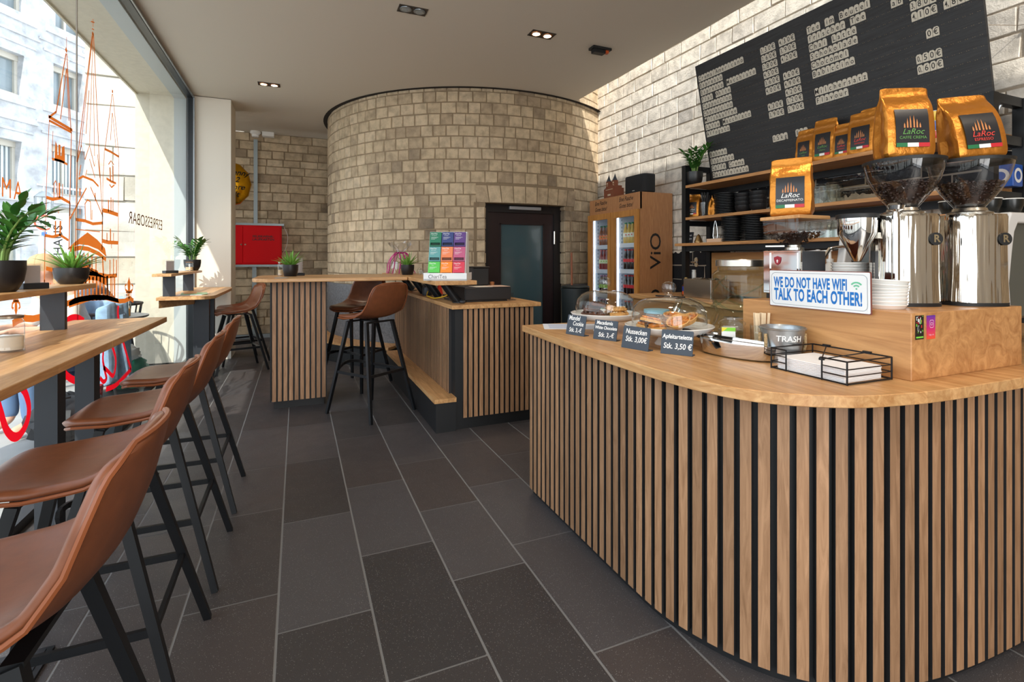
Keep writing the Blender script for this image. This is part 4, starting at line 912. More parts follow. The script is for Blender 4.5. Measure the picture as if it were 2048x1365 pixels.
def cookie(label, x, y, z, m, r=0.042, tilt=(0, 0), seed=1, group=None):
    rr = random.Random(seed); n = 20; rings = []
    for rad, zz in ((0.2, 0.0), (0.85, 0.0), (1.0, 0.005), (0.97, 0.011), (0.8, 0.017), (0.45, 0.021), (0.03, 0.022)):
        rings.append([(r*rad*math.cos(2*PI*i/n)*(1+0.10*(rr.random()-0.5)), r*rad*math.sin(2*PI*i/n)*(1+0.10*(rr.random()-0.5)), zz*(1+0.4*(rr.random()-0.5)*(zz > 0))) for i in range(n)])
    mb = MB(); mb.loft(rings, True, True, True)
    if m is CHOCO or m is BISC:
        mb.cur = 1
        for k in range(7):
            a = rr.random()*6.28; q = r*0.75*math.sqrt(rr.random()); mb.ball((q*math.cos(a), q*math.sin(a), 0.019), 0.006, 6, (1.2, 0.9, 0.8))
    o = mb.build('cookie', [m, DARKCH if m is CHOCO else mat('white_chip', (234, 214, 178), 0.6)]); o.location = (x, y, z); o.rotation_euler = (tilt[0], tilt[1], seed)
    tag(o, label, 'cookie', group); return o
zc1 = 0.9732
for k, (dx, dy, dz_, tl) in enumerate([(-0.055, 0.055, 0, (0, 0)), (-0.065, -0.025, 0, (0, 0)), (-0.005, 0.085, 0.0, (0, 0)), (-0.055, 0.03, 0.024, (0.08, 0.1)), (-0.045, -0.005, 0.046, (-0.1, 0.05))]):
    cookie(['dark chocolate cookie at the rim of the cookie stand', 'dark chocolate cookie lowest on the near side of the cookie stand', 'dark chocolate cookie at the far side of the cookie stand', 'dark chocolate cookie lying on two others under the dome', 'dark chocolate cookie topmost of the pile under the dome'][k], C1[0]+dx, C1[1]+dy, zc1+dz_, CHOCO, tilt=tl, seed=k+1, group='dark cookies')
for k, (dx, dy, dz_, tl) in enumerate([(0.02, -0.085, 0, (0, 0)), (0.07, -0.03, 0, (0, 0)), (0.04, -0.06, 0.023, (0.12, 0)), (0.075, 0.045, 0.0, (0, 0)), (0.03, -0.005, 0.024, (-0.1, 0.25))]):
    cookie(['pale almond cookie lowest at the front rim of the cookie stand', 'pale almond cookie lowest towards the fridges under the dome', 'pale almond cookie lying across two pale ones', 'pale almond cookie alone at the back of the cookie stand', 'pale almond cookie propped up in the middle of the cookie stand'][k], C1[0]+dx, C1[1]+dy, zc1+dz_, BISC, tilt=tl, seed=k+20, group='pale cookies')
def nut_corner(label, x, y, z, rot, tilt=0.0):
    t = thing('nut_pastry', label, 'pastry', (x, y, z), group='nut corners'); t.rotation_euler = (tilt, 0, rot)
    mb = MB(); mb.prism([(-0.045, -0.03), (0.045, -0.03), (0, 0.045)], 0, 0.012); mb.build('base', CRUST, t)
    mb = MB(); mb.prism([(-0.042, -0.028), (0.042, -0.028), (0, 0.042)], 0.012, 0.021); bevel(mb.build('nut_topping', GLAZE, t), 0.004, 2)
    mb = MB(); mb.prism([(0.018, -0.0315), (0.047, -0.0315), (0.022, 0.012)], -0.001, 0.0225); mb.build('chocolate_tip', DARKCH, t)
zc2 = 0.9632
for k, a in enumerate([(-0.075, 0.055, 0, 0.4, 0.0), (-0.095, -0.02, 0, 2.2, 0.0), (-0.07, 0.03, 0.026, 1.2, 0.2), (-0.01, 0.09, 0, 3.0, 0.0)]):
    nut_corner(['triangular nut pastry lying flat near the rim of the stand', 'triangular nut pastry with dark chocolate tip, lowest by the Nussecken sign', 'triangular nut pastry propped on two others', 'triangular nut pastry at the far side of the stand'][k], C2[0]+a[0], C2[1]+a[1], zc2+a[2], a[3], a[4])
def tartlet(label, x, y, z, tilt, rot):
    t = thing('apple_tartlet', label, 'tartlet', (x, y, z), group='apple tartlets'); t.rotation_euler = (tilt[0], tilt[1], rot)
    mb = MB(); n = 28
    for p in [[(0.03, 0), (0.048, 0.022), (0.045, 0.024), (0.041, 0.014)]]:
        rings = [[(r*(1+0.03*(i % 2))*math.cos(2*PI*i/n), r*(1+0.03*(i % 2))*math.sin(2*PI*i/n), zz) for i in range(n)] for r, zz in p]
        mb.loft(rings, True, True, False)
    mb.build('crust', CRUST, t)
    mb = MB(); rr = random.Random(int(x*1000)); mb.lathe([(0.0001, 0.021), (0.03, 0.019), (0.042, 0.014)], 20)
    for k in range(34):
        a = rr.random()*6.28; q = 0.036*math.sqrt(rr.random()); mb.ball((q*math.cos(a), q*math.sin(a), 0.019), 0.006, 5, (1.3, 1, 0.6))
    mb.build('apple_filling', GLAZE, t)
tartlet('glazed apple tartlet tipped up at the front of the stand', C2[0]-0.005, C2[1]-0.07, zc2+0.022, (-0.1, -0.5), 0.5)
tartlet('glazed apple tartlet leaning behind the front one', C2[0]+0.065, C2[1]-0.045, zc2+0.024, (-0.2, -0.45), 0.3)
tartlet('glazed apple tartlet lying flat at the rear of the stand', C2[0]+0.06, C2[1]+0.05, zc2, (0, 0), 1.0)
tartlet('glazed apple tartlet resting on the rear one', C2[0]+0.055, C2[1]+0.03, zc2+0.026, (-0.15, -0.2), 2.0)

# ---- chalk price signs ----
def price_sign(label, L_, R_, h, lines, name='price_sign'):
    a, b = Vector((L_[0], L_[1], 0)), Vector((R_[0], R_[1], 0)); w = (b-a).length; r = (b-a).normalized(); n = r.cross(Vector((0, 0, 1)))
    t = thing(name, label, 'price sign', ((a.x+b.x)/2, (a.y+b.y)/2, ZC), group='slate price signs')
    back = -n; M = plane_M((0, 0, 0.001), r, Vector((0, 0, 1)) + back*0.20)
    mb = MB(); mb.prism([(x, y + h/2) for x, y in rpoly(-w/2, w/2, -h/2, h/2, (0.002, 0.002, 0.005, 0.005))], -0.0015, 0.0015, M=M); mb.build('slate', SLATE, t)
    mb = MB(); M2 = plane_M((0, 0, 0.0), r, back); mb.prism(rpoly(-w/2, w/2, 0, 0.035, (0, 0, 0.004, 0.004)), 0, 0.003, M=M2); mb.build('foot', SLATE, t)
    for s_, sz, x, y in lines:
        text('chalk_lettering', s_, CHALK, sz, t, M @ Matrix.Translation((x*w/2, y*h, 0.0019)), shear=0.12, bold=0.0004, xs=0.82)
price_sign('slate sign for the almond cookie, first along the bar edge', (1.176, 2.113), (1.207, 2.000), 0.092, [('Mandel', 0.030, -0.25, 0.84), ('Cookie', 0.028, 0.22, 0.57), ('Stk. 3,-€', 0.028, 0.0, 0.24)])
price_sign('slate sign for the macadamia white chocolate cookie', (1.215, 1.935), (1.262, 1.826), 0.086, [('Macadamia', 0.023, -0.12, 0.85), ('White Chocolate', 0.0195, 0.02, 0.60), ('Stk. 3,-€', 0.028, 0.1, 0.24)])
price_sign('slate sign reading Nussecken, third along the bar edge', (1.202, 1.703), (1.237, 1.580), 0.088, [('Nussecken', 0.028, 0.0, 0.76), ('Stk. 3,00€', 0.030, 0.05, 0.42)])
price_sign('slate sign reading Apfeltartelette, next to the chrome dish', (1.261, 1.537), (1.322, 1.436), 0.090, [('Apfeltartelette', 0.0225, 0.0, 0.72), ('Stk. 3,50 €', 0.029, 0.05, 0.33)])
pp = thing('menu_sheet', 'white printed paper sheet lying at the far end of the bar', 'paper', (1.33, 2.33, ZC), -0.42)
mb = MB(); mb.bx(-0.148, 0.148, -0.105, 0.105, 0, 0.0006); mb.build('sheet', mat('paper_white', (226, 230, 238), 0.7), pp)
mb = MB(); rr = random.Random(2)
for k in range(9): mb.bx(-0.12, -0.02 + 0.1*rr.random(), 0.075-0.018*k, 0.079-0.018*k, 0.0006, 0.0008)
mb.build('print_lines', mat('print_blue', (120, 140, 190), 0.7), pp)

# ---- napkin basket ----
nb = thing('napkin_basket', 'black wire napkin basket with a ball weight on the bar edge', 'basket', (1.52, 1.06, ZC), 0.0)
q = [Vector((1.425, 1.190, ZC)), Vector((1.418, 0.938, ZC)), Vector((1.612, 0.935, ZC)), Vector((1.618, 1.188, ZC))]
mb = MB(); wr_ = 0.0018; up = Vector((0, 0, 1))
for a, b in zip(q, q[1:] + q[:1]):
    mb.cyl(a + up*0.003, b + up*0.003, 0.0026, n=6)
for z in (0.024, 0.044, 0.066):
    for k, (a, b) in enumerate(zip(q, q[1:] + q[:1])):
        if k == 0:                                        # open front: short returns only
            mb.cyl(a + up*z, a.lerp(b, 0.22) + up*z, wr_ if z < 0.06 else 0.0026, n=6); mb.cyl(b + up*z, b.lerp(a, 0.30) + up*z, wr_ if z < 0.06 else 0.0026, n=6)
        else: mb.cyl(a + up*z, b + up*z, wr_ if z < 0.06 else 0.0026, n=6)
for p in q + [q[0].lerp(q[1], 0.22), q[1].lerp(q[0], 0.30)]: mb.cyl(p, p + up*0.067, 0.0026, n=6)
mb.build('wire_frame', STEEL_BLK, nb, True)
mb = MB(); bp_ = Vector((1.505, 1.075, ZC+0.043)); e1 = q[3].lerp(q[2], 0.20) + up*0.068; e2 = q[3].lerp(q[2], 0.72) + up*0.068
mb.cyl(e1, bp_, 0.002, n=6); mb.cyl(e2, bp_, 0.002, n=6); mb.ball(tuple(bp_), 0.0085, 12); mb.bar(e1 - Vector((0, 0.012, 0)), e1 + Vector((0, 0.012, 0)), 0.008, 0.008); mb.bar(e2 - Vector((0, 0.012, 0)), e2 + Vector((0, 0.012, 0)), 0.008, 0.008)
mb.build('weight_arm', STEEL_BLK, nb, True)
NAP = mat('napkin_paper', (238, 236, 236), 0.85)
for k in range(9):
    o = None; mb = MB(); j = random.Random(k); g = lambda a, b: (q[0] + (q[3]-q[0])*a + (q[1]-q[0])*b)
    P0 = [g(0.06, 0.05+0.01*j.random()), g(0.06, 0.94), g(0.94-0.02*j.random(), 0.93), g(0.93, 0.06+0.02*j.random())]
    z = ZC + 0.0045*k + 0.0005
    mb.loft([[(p.x, p.y, z) for p in P0], [(p.x, p.y, z+0.0040) for p in P0]], True, True)
    o = bevel(mb.build('napkin', NAP), 0.0018, 2); tag(o, f'white folded paper napkin, {ORD[k]} from the bottom in the wire basket', 'napkin', 'napkins in the wire basket')

# ---- half round chrome dish ----
dsh = thing('chrome_dish', 'shiny half round chrome dish with a straight bar, in front of the plinth', 'dish', (1.47, 1.39, ZC))
ang = math.atan2(1.236-1.526, 1.505-1.445); DM = Matrix.Translation((0.01, -0.01, 0)) @ Matrix.Rotation(ang, 4, 'Z')
hs = lambda w, d, z: [(w*math.cos(PI + PI*k/20), d*math.sin(PI + PI*k/20)*1.0, z) for k in range(21)] 
mb = MB(); mb.loft([hs(0.125, 0.055, 0), hs(0.140, 0.066, 0.006), hs(0.150, 0.074, 0.05), hs(0.150, 0.074, 0.056)], True, True, True, M=DM); mb.build('bowl', CHROME, dsh)
mb = MB(); mb.bx(-0.150, 0.150, -0.006, 0.012, 0.0575, 0.068, M=DM); mb.build('straight_bar', CHROME, dsh)
mb = MB(); mb.tube([DM @ Vector(p) for p in ((-0.146, -0.02, 0.055), (-0.17, -0.01, 0.068), (-0.21, 0.0, 0.072), (-0.235, 0.004, 0.070))], 0.006, 8); mb.build('handle', BLACK, dsh)

# ---- tin bucket ----
bk = thing('tin_bucket', 'small galvanised bucket with rope handles and white lettering', 'bucket', (1.556, 1.255, ZC))
mb = MB(); mb.lathe([(0.0001, 0.004), (0.050, 0.004), (0.050, 0), (0.053, 0.0), (0.070, 0.112), (0.075, 0.114), (0.076, 0.118), (0.072, 0.120), (0.068, 0.112), (0.051, 0.006)], 36); mb.build('pail', mat('galvanised', (170, 176, 180), 0.32, 0.85, bump=0.06, vary=0.18, scale=30), bk)
ROPE = mat('rope', (190, 160, 116), 0.9, bump=0.8, scale=160)
for a in (-0.35, 2.79):
    mb = MB(); dx, dy = math.cos(a), math.sin(a); tx, ty = -dy, dx
    mb.tube([(dx*0.070 + tx*u, dy*0.070 + ty*u, z) for u, z in ((-0.018, 0.098), (-0.02, 0.06), (-0.012, 0.036), (0, 0.03), (0.012, 0.036), (0.02, 0.06), (0.018, 0.098))], 0.0055, 8); mb.build('rope_handle', ROPE, bk)
me = textmesh('TRASH', 0.028, bold=0.0003).copy(); me.materials.clear(); me.materials.append(CHALK); va = math.atan2(-1.255, -1.556) + 0.35
for v in me.vertices:
    z = 0.085 + v.co.y; r_ = 0.053 + 0.017*z/0.112 + 0.0008; a = va + v.co.x/r_; v.co = Vector((r_*math.cos(a), r_*math.sin(a), z))
o = D.objects.new('lettering', me); COL.objects.link(o); o.parent = bk

# ---- stirrers, sugar jar ----
stg = tag(MB().lathe([(0.0001, 0.003), (0.030, 0.003), (0.031, 0), (0.034, 0.004), (0.037, 0.11), (0.035, 0.11), (0.032, 0.006)], 24).build('stirrer_glass', GLASS), 'clear glass holding wooden stirrers behind the bucket', 'glass'); stg.location = (1.595, 1.378, ZC)
STW = mat('birch', (222, 196, 160), 0.7, vary=0.1, scale=40)
for k in range(7):
    mb = MB(); mb.rbx(-0.0045, 0.0045, -0.0008, 0.0008, 0.0, 0.150, 0.0005); o = mb.build('wooden_stirrer', STW); o.location = (1.595 - 0.020 + 0.0065*k, 1.378 + 0.008*((k*5) % 3 - 1), ZC+0.004); o.rotation_euler = (0.05*((k % 3)-1), 0.02*(k-3), -0.9)
    tag(o, f'pale wooden stirrer, {ORD[k]} across the bunch in the glass', 'stirrer', 'wooden stirrers in a glass')
sj = thing('sweetener_jar', 'clear glass jar with a glass lid holding sweetener packs', 'jar', (1.568, 1.488, ZC))
mb = MB(); mb.lathe([(0.0001, 0.005), (0.046, 0.005), (0.048, 0), (0.050, 0.003), (0.050, 0.082), (0.045, 0.094), (0.044, 0.098)], 10, smooth=False); mb.build('jar_body', GLASS, sj)
mb = MB(); mb.lathe([(0.047, 0.098), (0.050, 0.101), (0.050, 0.108), (0.040, 0.117), (0.032, 0.120), (0.030, 0.128), (0.0001, 0.130)], 28); mb.build('jar_lid', GLASS, sj)
sw = thing('sweetener_pack', 'white and green stevia sweetener pack standing by the glass jar', 'pack', (1.508, 1.448, ZC), -0.75)
mb = MB(); mb.bx(-0.024, 0.024, -0.008, 0.008, 0, 0.096); mb.build('carton', WHITE, sw)
mb = MB(); mb.bx(-0.0242, 0.0242, -0.0086, -0.008, 0.082, 0.096); mb.bx(0.010, 0.0242, -0.0086, -0.008, 0.0, 0.022); mb.lathe([(0.009, 0), (0.013, 0)], 18, M=plane_M((-0.005, -0.0086, 0.028), (1, 0, 0), (0, 0, 1))); mb.build('green_print', mat('pack_green', (128, 200, 52), 0.5), sw)
mb = MB(); mb.add([(-0.0235, -0.0088, 0.095), (-0.0235, -0.0088, 0.078), (-0.004, -0.0088, 0.095)], [(0, 1, 2)]); mb.build('yellow_corner', mat('pack_yellow', (240, 200, 40), 0.5), sw)
text('lettering', 'Stevia', mat('print_blue', (120, 140, 190), 0.7), 0.013, sw, plane_M((0, -0.0088, 0.058), (1, 0, 0), (0, 0, 1)))
o = tag(MB().lathe([(0.0001, 0.072), (0.016, 0.072), (0.018, 0.066), (0.018, 0.0), (0.0001, 0.0)], 20).build('metal_shaker', BRUSHED), 'small steel shaker beside the sweetener jar', 'shaker'); o.location = (1.497, 1.50, ZC)

# ---- big glass dispenser jar, tipped cookie jar ----
dj = thing('drinks_dispenser', 'large ribbed clear glass jar with a metal lid behind the plinth', 'jar', (1.862, 1.700, ZC))
mb = MB(); n = 56
prof = [(0.0001, 0.008), (0.105, 0.008), (0.118, 0.0), (0.126, 0.02), (0.128, 0.05), (0.112, 0.085), (0.108, 0.10), (0.124, 0.13), (0.132, 0.16), (0.136, 0.25), (0.134, 0.285), (0.120, 0.300), (0.110, 0.305), (0.110, 0.325)]
mb.lathe(prof, n); mb.build('jar_body', GLASS_G, dj)
for kk in range(4):                                       # raised swags of the glass
    a0 = kk*PI/2 + 2.9; mb = MB()
    mb.tube([(0.137*math.cos(a0 + PI/2*t/12), 0.137*math.sin(a0 + PI/2*t/12), 0.27 - 0.10*math.sin(PI/2*t/12)) for t in range(13)], 0.004, 6)
    mb.tube([(0.135*math.cos(a0 + PI/2*t/12), 0.135*math.sin(a0 + PI/2*t/12), 0.165 - 0.035*math.sin(PI*t/12)) for t in range(13)], 0.005, 6); mb.build('glass_rib', GLASS_G, dj)
mb = MB(); mb.lathe([(0.117, 0.322), (0.119, 0.324), (0.119, 0.350), (0.116, 0.354), (0.0001, 0.355)], 44); mb.build('metal_lid', BRUSHED, dj)
cj = thing('cookie_jar', 'clip top glass jar lying tipped with round cookies, behind the second dome', 'jar', (1.705, 1.83, ZC+0.085)); cj.rotation_euler = (0, -0.0, 0)
JM = Matrix.Rotation(math.radians(38), 4, 'Z') @ Matrix.Rotation(math.radians(-72), 4, 'X')
mb = MB(); mb.lathe([(0.0001, -0.08), (0.07, -0.08), (0.078, -0.07), (0.080, 0.05), (0.064, 0.075), (0.060, 0.085)], 36, M=JM); mb.build('jar_body', GLASS_G, cj)
mb = MB(); mb.tube([JM @ Vector((0.064*math.cos(2*PI*k/28), 0.064*math.sin(2*PI*k/28), 0.088)) for k in range(28)], 0.004, 6, closed=True); mb.tube([JM @ Vector(p) for p in ((0.066, 0, 0.06), (0.08, 0, 0.075), (0.078, 0, 0.10), (0.05, 0, 0.105))], 0.002, 5); mb.build('wire_clip', CHROME, cj)
mb = MB(); mb.lathe([(0.066, 0.092), (0.067, 0.098), (0.055, 0.104), (0.0001, 0.106)], 30, M=JM); mb.build('jar_lid', GLASS_G, cj)
for k, (dx, dy, dz_) in enumerate([(-0.03, -0.02, -0.062), (0.03, 0.02, -0.062), (0.0, 0.0, -0.036), (0.04, -0.02, -0.034), (-0.03, 0.03, -0.030), (0.0, -0.03, -0.008)]):
    cookie(f'round crumbly biscuit in the tipped glass jar, {ORD[k]} from its underside', 1.705+dx, 1.83+dy, ZC+0.085+dz_, CRUST, 0.024, (0.5*(k % 2), 0.4), k+40, 'biscuits in the glass jar')
wj = thing('blue_lid_jar', 'glass jar with pale blue lid and wrapped sweets, behind the second dome', 'jar', (1.60, 1.98, ZC))
mb = MB(); mb.lathe([(0.0001, 0.004), (0.055, 0.004), (0.06, 0), (0.062, 0.01), (0.060, 0.085), (0.054, 0.095)], 28); mb.build('jar_body', GLASS, wj)
mb = MB(); mb.lathe([(0.058, 0.094), (0.060, 0.096), (0.060, 0.112), (0.0001, 0.114)], 28); mb.build('jar_lid', mat('pale_blue', (140, 190, 206), 0.4), wj)
rr = random.Random(8)
for k in range(7):
    mb = MB(); mb.rbx(-0.018, 0.018, -0.007, 0.007, 0, 0.009, 0.003); o = mb.build('wrapped_sweet', mat('sweet_%d' % (k % 3), [(210, 90, 130), (120, 180, 120), (235, 230, 235)][k % 3], 0.35))
    a = k*2.1; o.location = (1.60 + 0.025*math.cos(a)*(k < 5), 1.98 + 0.025*math.sin(a)*(k < 5), ZC + 0.005 + 0.010*(k % 5)); o.rotation_euler = (0, 0, a)
    tag(o, ['pink', 'green', 'white'][k % 3] + f' wrapped sweet in the jar with pale blue lid, layer {ORD[k % 5]}' + (' upper' if k > 4 else ''), 'sweet', 'sweets in the blue lidded jar')

# ---- espresso machine with cups ----
em = thing('espresso_machine', 'white espresso machine with a bowed side frame behind the chrome grinders', 'espresso machine', (2.65, 1.28, ZC))
MW = mat('machine_white', (216, 216, 216), 0.25, coat=0.3); MG = mat('machine_grey', (96, 102, 100), 0.3, 0.4)
mb = MB(); mb.rbx(2.44, 3.02, 1.03, 1.60, 1.02, 1.40, 0.01); mb.build('body', MG, em, True)
for y, w in ((1.00, 0.04), (1.585, 0.04)):                # bowed side cheeks
    prof_o = [(2.40, 1.02), (2.365, 1.08), (2.36, 1.16), (2.385, 1.28), (2.40, 1.37), (2.43, 1.425), (3.02, 1.432)]
    prof_i = [(3.02, 1.392), (2.48, 1.385), (2.455, 1.35), (2.44, 1.28), (2.42, 1.16), (2.43, 1.08), (2.455, 1.02)]
    mb = MB(); P = prof_o + prof_i; mb.loft([[(x, y, z) for x, z in P], [(x, y+w, z) for x, z in P]], True, True); bevel(mb.build('side_cheek', MW, em, True), 0.008, 3)
mb = MB(); mb.rbx(2.41, 3.0, 1.04, 1.585, 1.385, 1.425, 0.006); mb.build('cup_tray', MW, em, True)
mb = MB(); mb.rbx(2.405, 2.412, 1.05, 1.58, 1.425, 1.432, 0.002); mb.build('tray_rail', mat('rail_copper', (206, 152, 104), 0.35, 0.4), em, True)
for y in (1.02, 1.60):
    for x in (2.43, 2.95):
        mb = MB(); mb.lathe([(0.022, 0), (0.028, 0.125)], 16, (x, y, ZC), caps=True); mb.build('foot', BLACK, em, True)
mb = MB(); mb.tube([(2.44, 1.56, 1.30), (2.38, 1.60, 1.31), (2.34, 1.63, 1.30), (2.31, 1.66, 1.22)], 0.008, 8); mb.build('steam_wand', CHROME, em, True)
CUPB = mat('cup_black', (24, 26, 26), 0.25)
def cup_proto(name, m, rim, label, cat, r=0.042, h=0.062):
    t = thing(name, label, cat)
    mb = MB(); mb.lathe([(0.0001, 0.003), (r*0.55, 0.003), (r*0.6, 0), (r*0.75, 0.01), (r*0.97, h*0.6), (r, h-0.002)], 28); mb.lathe([(r-0.003, h-0.002), (r*0.93, h*0.6), (r*0.7, 0.014), (0.0001, 0.01)], 28); mb.build('cup_bowl', m, t)
    mb = MB(); mb.tube([(r*math.cos(2*PI*k/28), r*math.sin(2*PI*k/28), h-0.001) for k in range(28)], 0.0022, 6, closed=True); mb.build('rim', rim, t)
    mb = MB(); mb.tube([(r*0.93, 0, h*0.78), (r*1.35, 0, h*0.74), (r*1.4, 0, h*0.45), (r*0.88, 0, h*0.38)], 0.004, 8); mb.build('handle', m, t)
    return t
cp = cup_proto('coffee_cup', CUPB, PORC, 'black cup with a white rim on the machine, next to the tray edge', 'cup')
cp.location = (2.50, 1.10, 1.4255); k = 0
for x, y, l in ((2.60, 1.075, 'black cup with a white rim on the machine, at its near corner'), (2.59, 1.19, 'black cup with a white rim on the machine, second row in'), (2.70, 1.13, 'black cup with a white rim on the machine, third row in'), (2.48, 1.21, 'black cup with a white rim behind the grinder hopper on the machine'), (2.80, 1.09, 'black cup with a white rim deepest on the machine tray')):
    dup(cp, (x, y, 1.4255), 0.8+k, l, 'black cups on the machine'); k += 1
cp['group'] = 'black cups on the machine'
# ================= shelf unit on the bar wall =================
su = thing('shelf_unit', 'black steel wall shelf unit with oak boards behind the bar', 'shelf unit', (3.52, 2.6, 0.9))
SX0, SX1, SY0, SY1 = 3.35, 3.70, 1.45, 3.78
for x in (SX0, SX1-0.05):
    for y in (SY0, SY1-0.05):
        mb = MB(); mb.bx(x, x+0.05, y, y+0.05, 0.90, 2.13); mb.build('post', STEEL_BLK, su, True)
mb = MB()
for z in (2.08, 1.865, 1.562, 1.322):
    for y in (SY0+0.005, SY1-0.045): mb.bx(SX0+0.05, SX1-0.05, y, y+0.04, z, z+0.05)
    if z < 2: mb.bx(SX1-0.045, SX1-0.005, SY0+0.05, SY1-0.05, z, z+0.05); mb.bx(SX0+0.005, SX0+0.045, SY0+0.05, SY1-0.05, z+0.0, z+0.05) if z < 1.5 else None
mb.build('rail_frame', STEEL_BLK, su, True)
SHZ = (1.94, 1.64, 1.397)
for z, xo, ye in ((1.94, 0.0, 0.05), (1.64, 0.0, 0.05), (1.397, -0.05, -0.05)):
    mb = MB(); mb.bx(SX0, SX1-0.02, SY0 + 0.051, SY1-0.051, z-0.025, z)
    if ye < 0: mb.bx(SX0+xo, SX0-0.001, SY0, SY1+0.04, z-0.025, z)
    mb.build('board', OAK_FINE, su, True)
mb = MB(); mb.bx(3.60, 3.62, 1.6, 3.66, 0.925, 1.31); o = mb.build('splash_panel', wood('oak_panel', (200, 146, 88), (166, 112, 60), 'Y', 0.45, freq=0.5)); tag(o, 'plain oak splash panel under the lowest shelf behind the bar', 'panel')

bc = thing('back_counter', 'oak topped work counter along the wall under the shelves', 'counter', (3.4, 2.7, 0))
mb = MB(); mb.bx(3.12, 3.76, 1.0, 4.22, 0, 0.86); mb.build('carcass', mat('cabinet_oak', (178, 130, 80), 0.5), bc, True)
mb = MB(); mb.bx(3.08, 3.76, 0.98, 4.25, 0.86, 0.90); bevel(mb.build('worktop', OAK_Y, bc, True), 0.002, 1)

def at_shelf(px, X=3.47): return yx(px, X)
def place_bag(px, z, label, w, h, d, var, col, seed, X=3.47, rot=-PI/2 + 0.1, grp='gold bags on the wall shelves'):
    b = make_bag('coffee_bag', label, w, h, d, var, col, grp, seed=seed, crimp=0.2); b.location = (X, at_shelf(px, X), z); b.rotation_euler = (0, 0, rot); return b
place_bag(1613, SHZ[0], 'gold coffee bag on the top shelf, half hidden by the decaf bag', 0.13, 0.27, 0.08, 'CAFFE', LG, 11)
place_bag(1652, SHZ[0], 'gold coffee bag on the top shelf with a peaked top', 0.16, 0.31, 0.09, 'CREMA', LG, 12)
place_bag(1689, SHZ[0], 'small gold coffee bag with red lettering on the top shelf', 0.125, 0.245, 0.08, 'ESPRESSO', LR, 13)
place_bag(1727, SHZ[0], 'gold coffee bag with red lettering on the top shelf by the chrome grinder', 0.17, 0.29, 0.09, 'ESPRESSO', LR, 14)
place_bag(1748, SHZ[0], 'gold coffee bag on the top shelf behind the big grinder bag', 0.17, 0.31, 0.08, 'CREMA', LG, 15, X=3.49)
place_bag(1388, SHZ[1], 'gold coffee bag at the far end of the middle shelf', 0.135, 0.225, 0.08, 'DECAF', LW, 16, rot=-PI/2+0.35)
place_bag(1424, SHZ[1], 'orange gold coffee bag behind the straws on the middle shelf', 0.10, 0.20, 0.07, 'CAFFE', LG, 17, X=3.52, rot=-2.3)

# black plates and bowls
PLB = mat('plate_black', (30, 30, 32), 0.42)
def plate_mesh(r):
    mb = MB(); mb.lathe([(0.0001, 0.0), (r*0.62, 0.0), (r*0.66, 0.003), (r, 0.010), (r, 0.0135), (r*0.97, 0.014), (r*0.64, 0.006), (0.0001, 0.005)], 36); return mb.mesh('plate', PLB)
pm1, pm2 = plate_mesh(0.098), plate_mesh(0.092)
def stack(nm, me, x, y, z, n, dzz, where, cat, grp, jit=0.003, seed=1):
    rr = random.Random(seed)
    for k in range(n):
        o = D.objects.new(nm, me); COL.objects.link(o); o.location = (x + jit*(rr.random()-0.5), y + jit*(rr.random()-0.5), z + dzz*k); o.rotation_euler = (0, 0, k)
        tag(o, f'black {nm}, {ORD[k]} from the bottom of {where}', cat, grp)
stack('plate', pm1, 3.47, at_shelf(1452), SHZ[1], 13, 0.0142, 'the plate stack on the middle shelf', 'plate', 'black plates on the middle shelf')
stack('plate', pm2, 3.44, at_shelf(1465, 3.44), SHZ[2], 15, 0.0142, 'the lowest shelf stack nearer the tongs', 'plate', 'black plates by the tongs', 0.006, 3)
stack('plate', pm1, 3.47, at_shelf(1508), SHZ[2], 15, 0.0142, 'the lowest shelf stack nearer the compact grinder', 'plate', 'black plates by the compact grinder', 0.006, 4)
mb = MB(); mb.lathe([(0.0001, 0), (0.035, 0), (0.04, 0.003), (0.064, 0.030), (0.070, 0.062), (0.067, 0.062), (0.060, 0.030), (0.038, 0.008), (0.0001, 0.006)], 32); bm2 = mb.mesh('bowl', PLB)
stack('bowl', bm2, 3.47, at_shelf(1487), SHZ[1], 4, 0.034, 'the bowl pile next to the plates', 'bowl', 'black bowls next to the plates', 0.004, 5)
stack('bowl', bm2, 3.47, at_shelf(1517), SHZ[1], 4, 0.034, 'the bowl pile behind the decaf bag', 'bowl', 'black bowls behind the decaf bag', 0.004, 6)

# drinking glasses
mb = MB(); mb.lathe([(0.0001, 0.10), (0.026, 0.10), (0.030, 0.094), (0.036, 0.03), (0.039, 0.0), (0.0365, 0.0), (0.033, 0.03), (0.027, 0.088), (0.0001, 0.09)], 10, smooth=False); tall = mb.mesh('tumbler', GLASS)
mb = MB(); mb.lathe([(0.0001, 0.085), (0.024, 0.085), (0.029, 0.08), (0.036, 0.04), (0.036, 0.0), (0.033, 0.0), (0.033, 0.04), (0.026, 0.074), (0.0001, 0.075)], 12, smooth=False); short = mb.mesh('tumbler', GLASS)
def glasses(me, spots, z, h, where, grp, sc=1.0):
    for k, (px, X, up_) in enumerate(spots):
        o = D.objects.new('drinking_glass', me); COL.objects.link(o); o.location = (X, yx(px, X), z + (0.004 + 0.038*sc if up_ else 0)); o.scale = (sc, sc, sc); o.rotation_euler = (0, 0, k*0.4)
        tag(o, f'clear upturned glass, {ORD[k]} {where}', 'glass', grp)
glasses(tall, [(1617, 3.44, 0), (1642, 3.44, 0), (1664, 3.44, 0), (1628, 3.55, 0), (1652, 3.55, 0), (1672, 3.55, 0)], SHZ[1], 0.10, 'of the tall ribbed ones on the middle shelf', 'tall glasses on the middle shelf', 1.45)
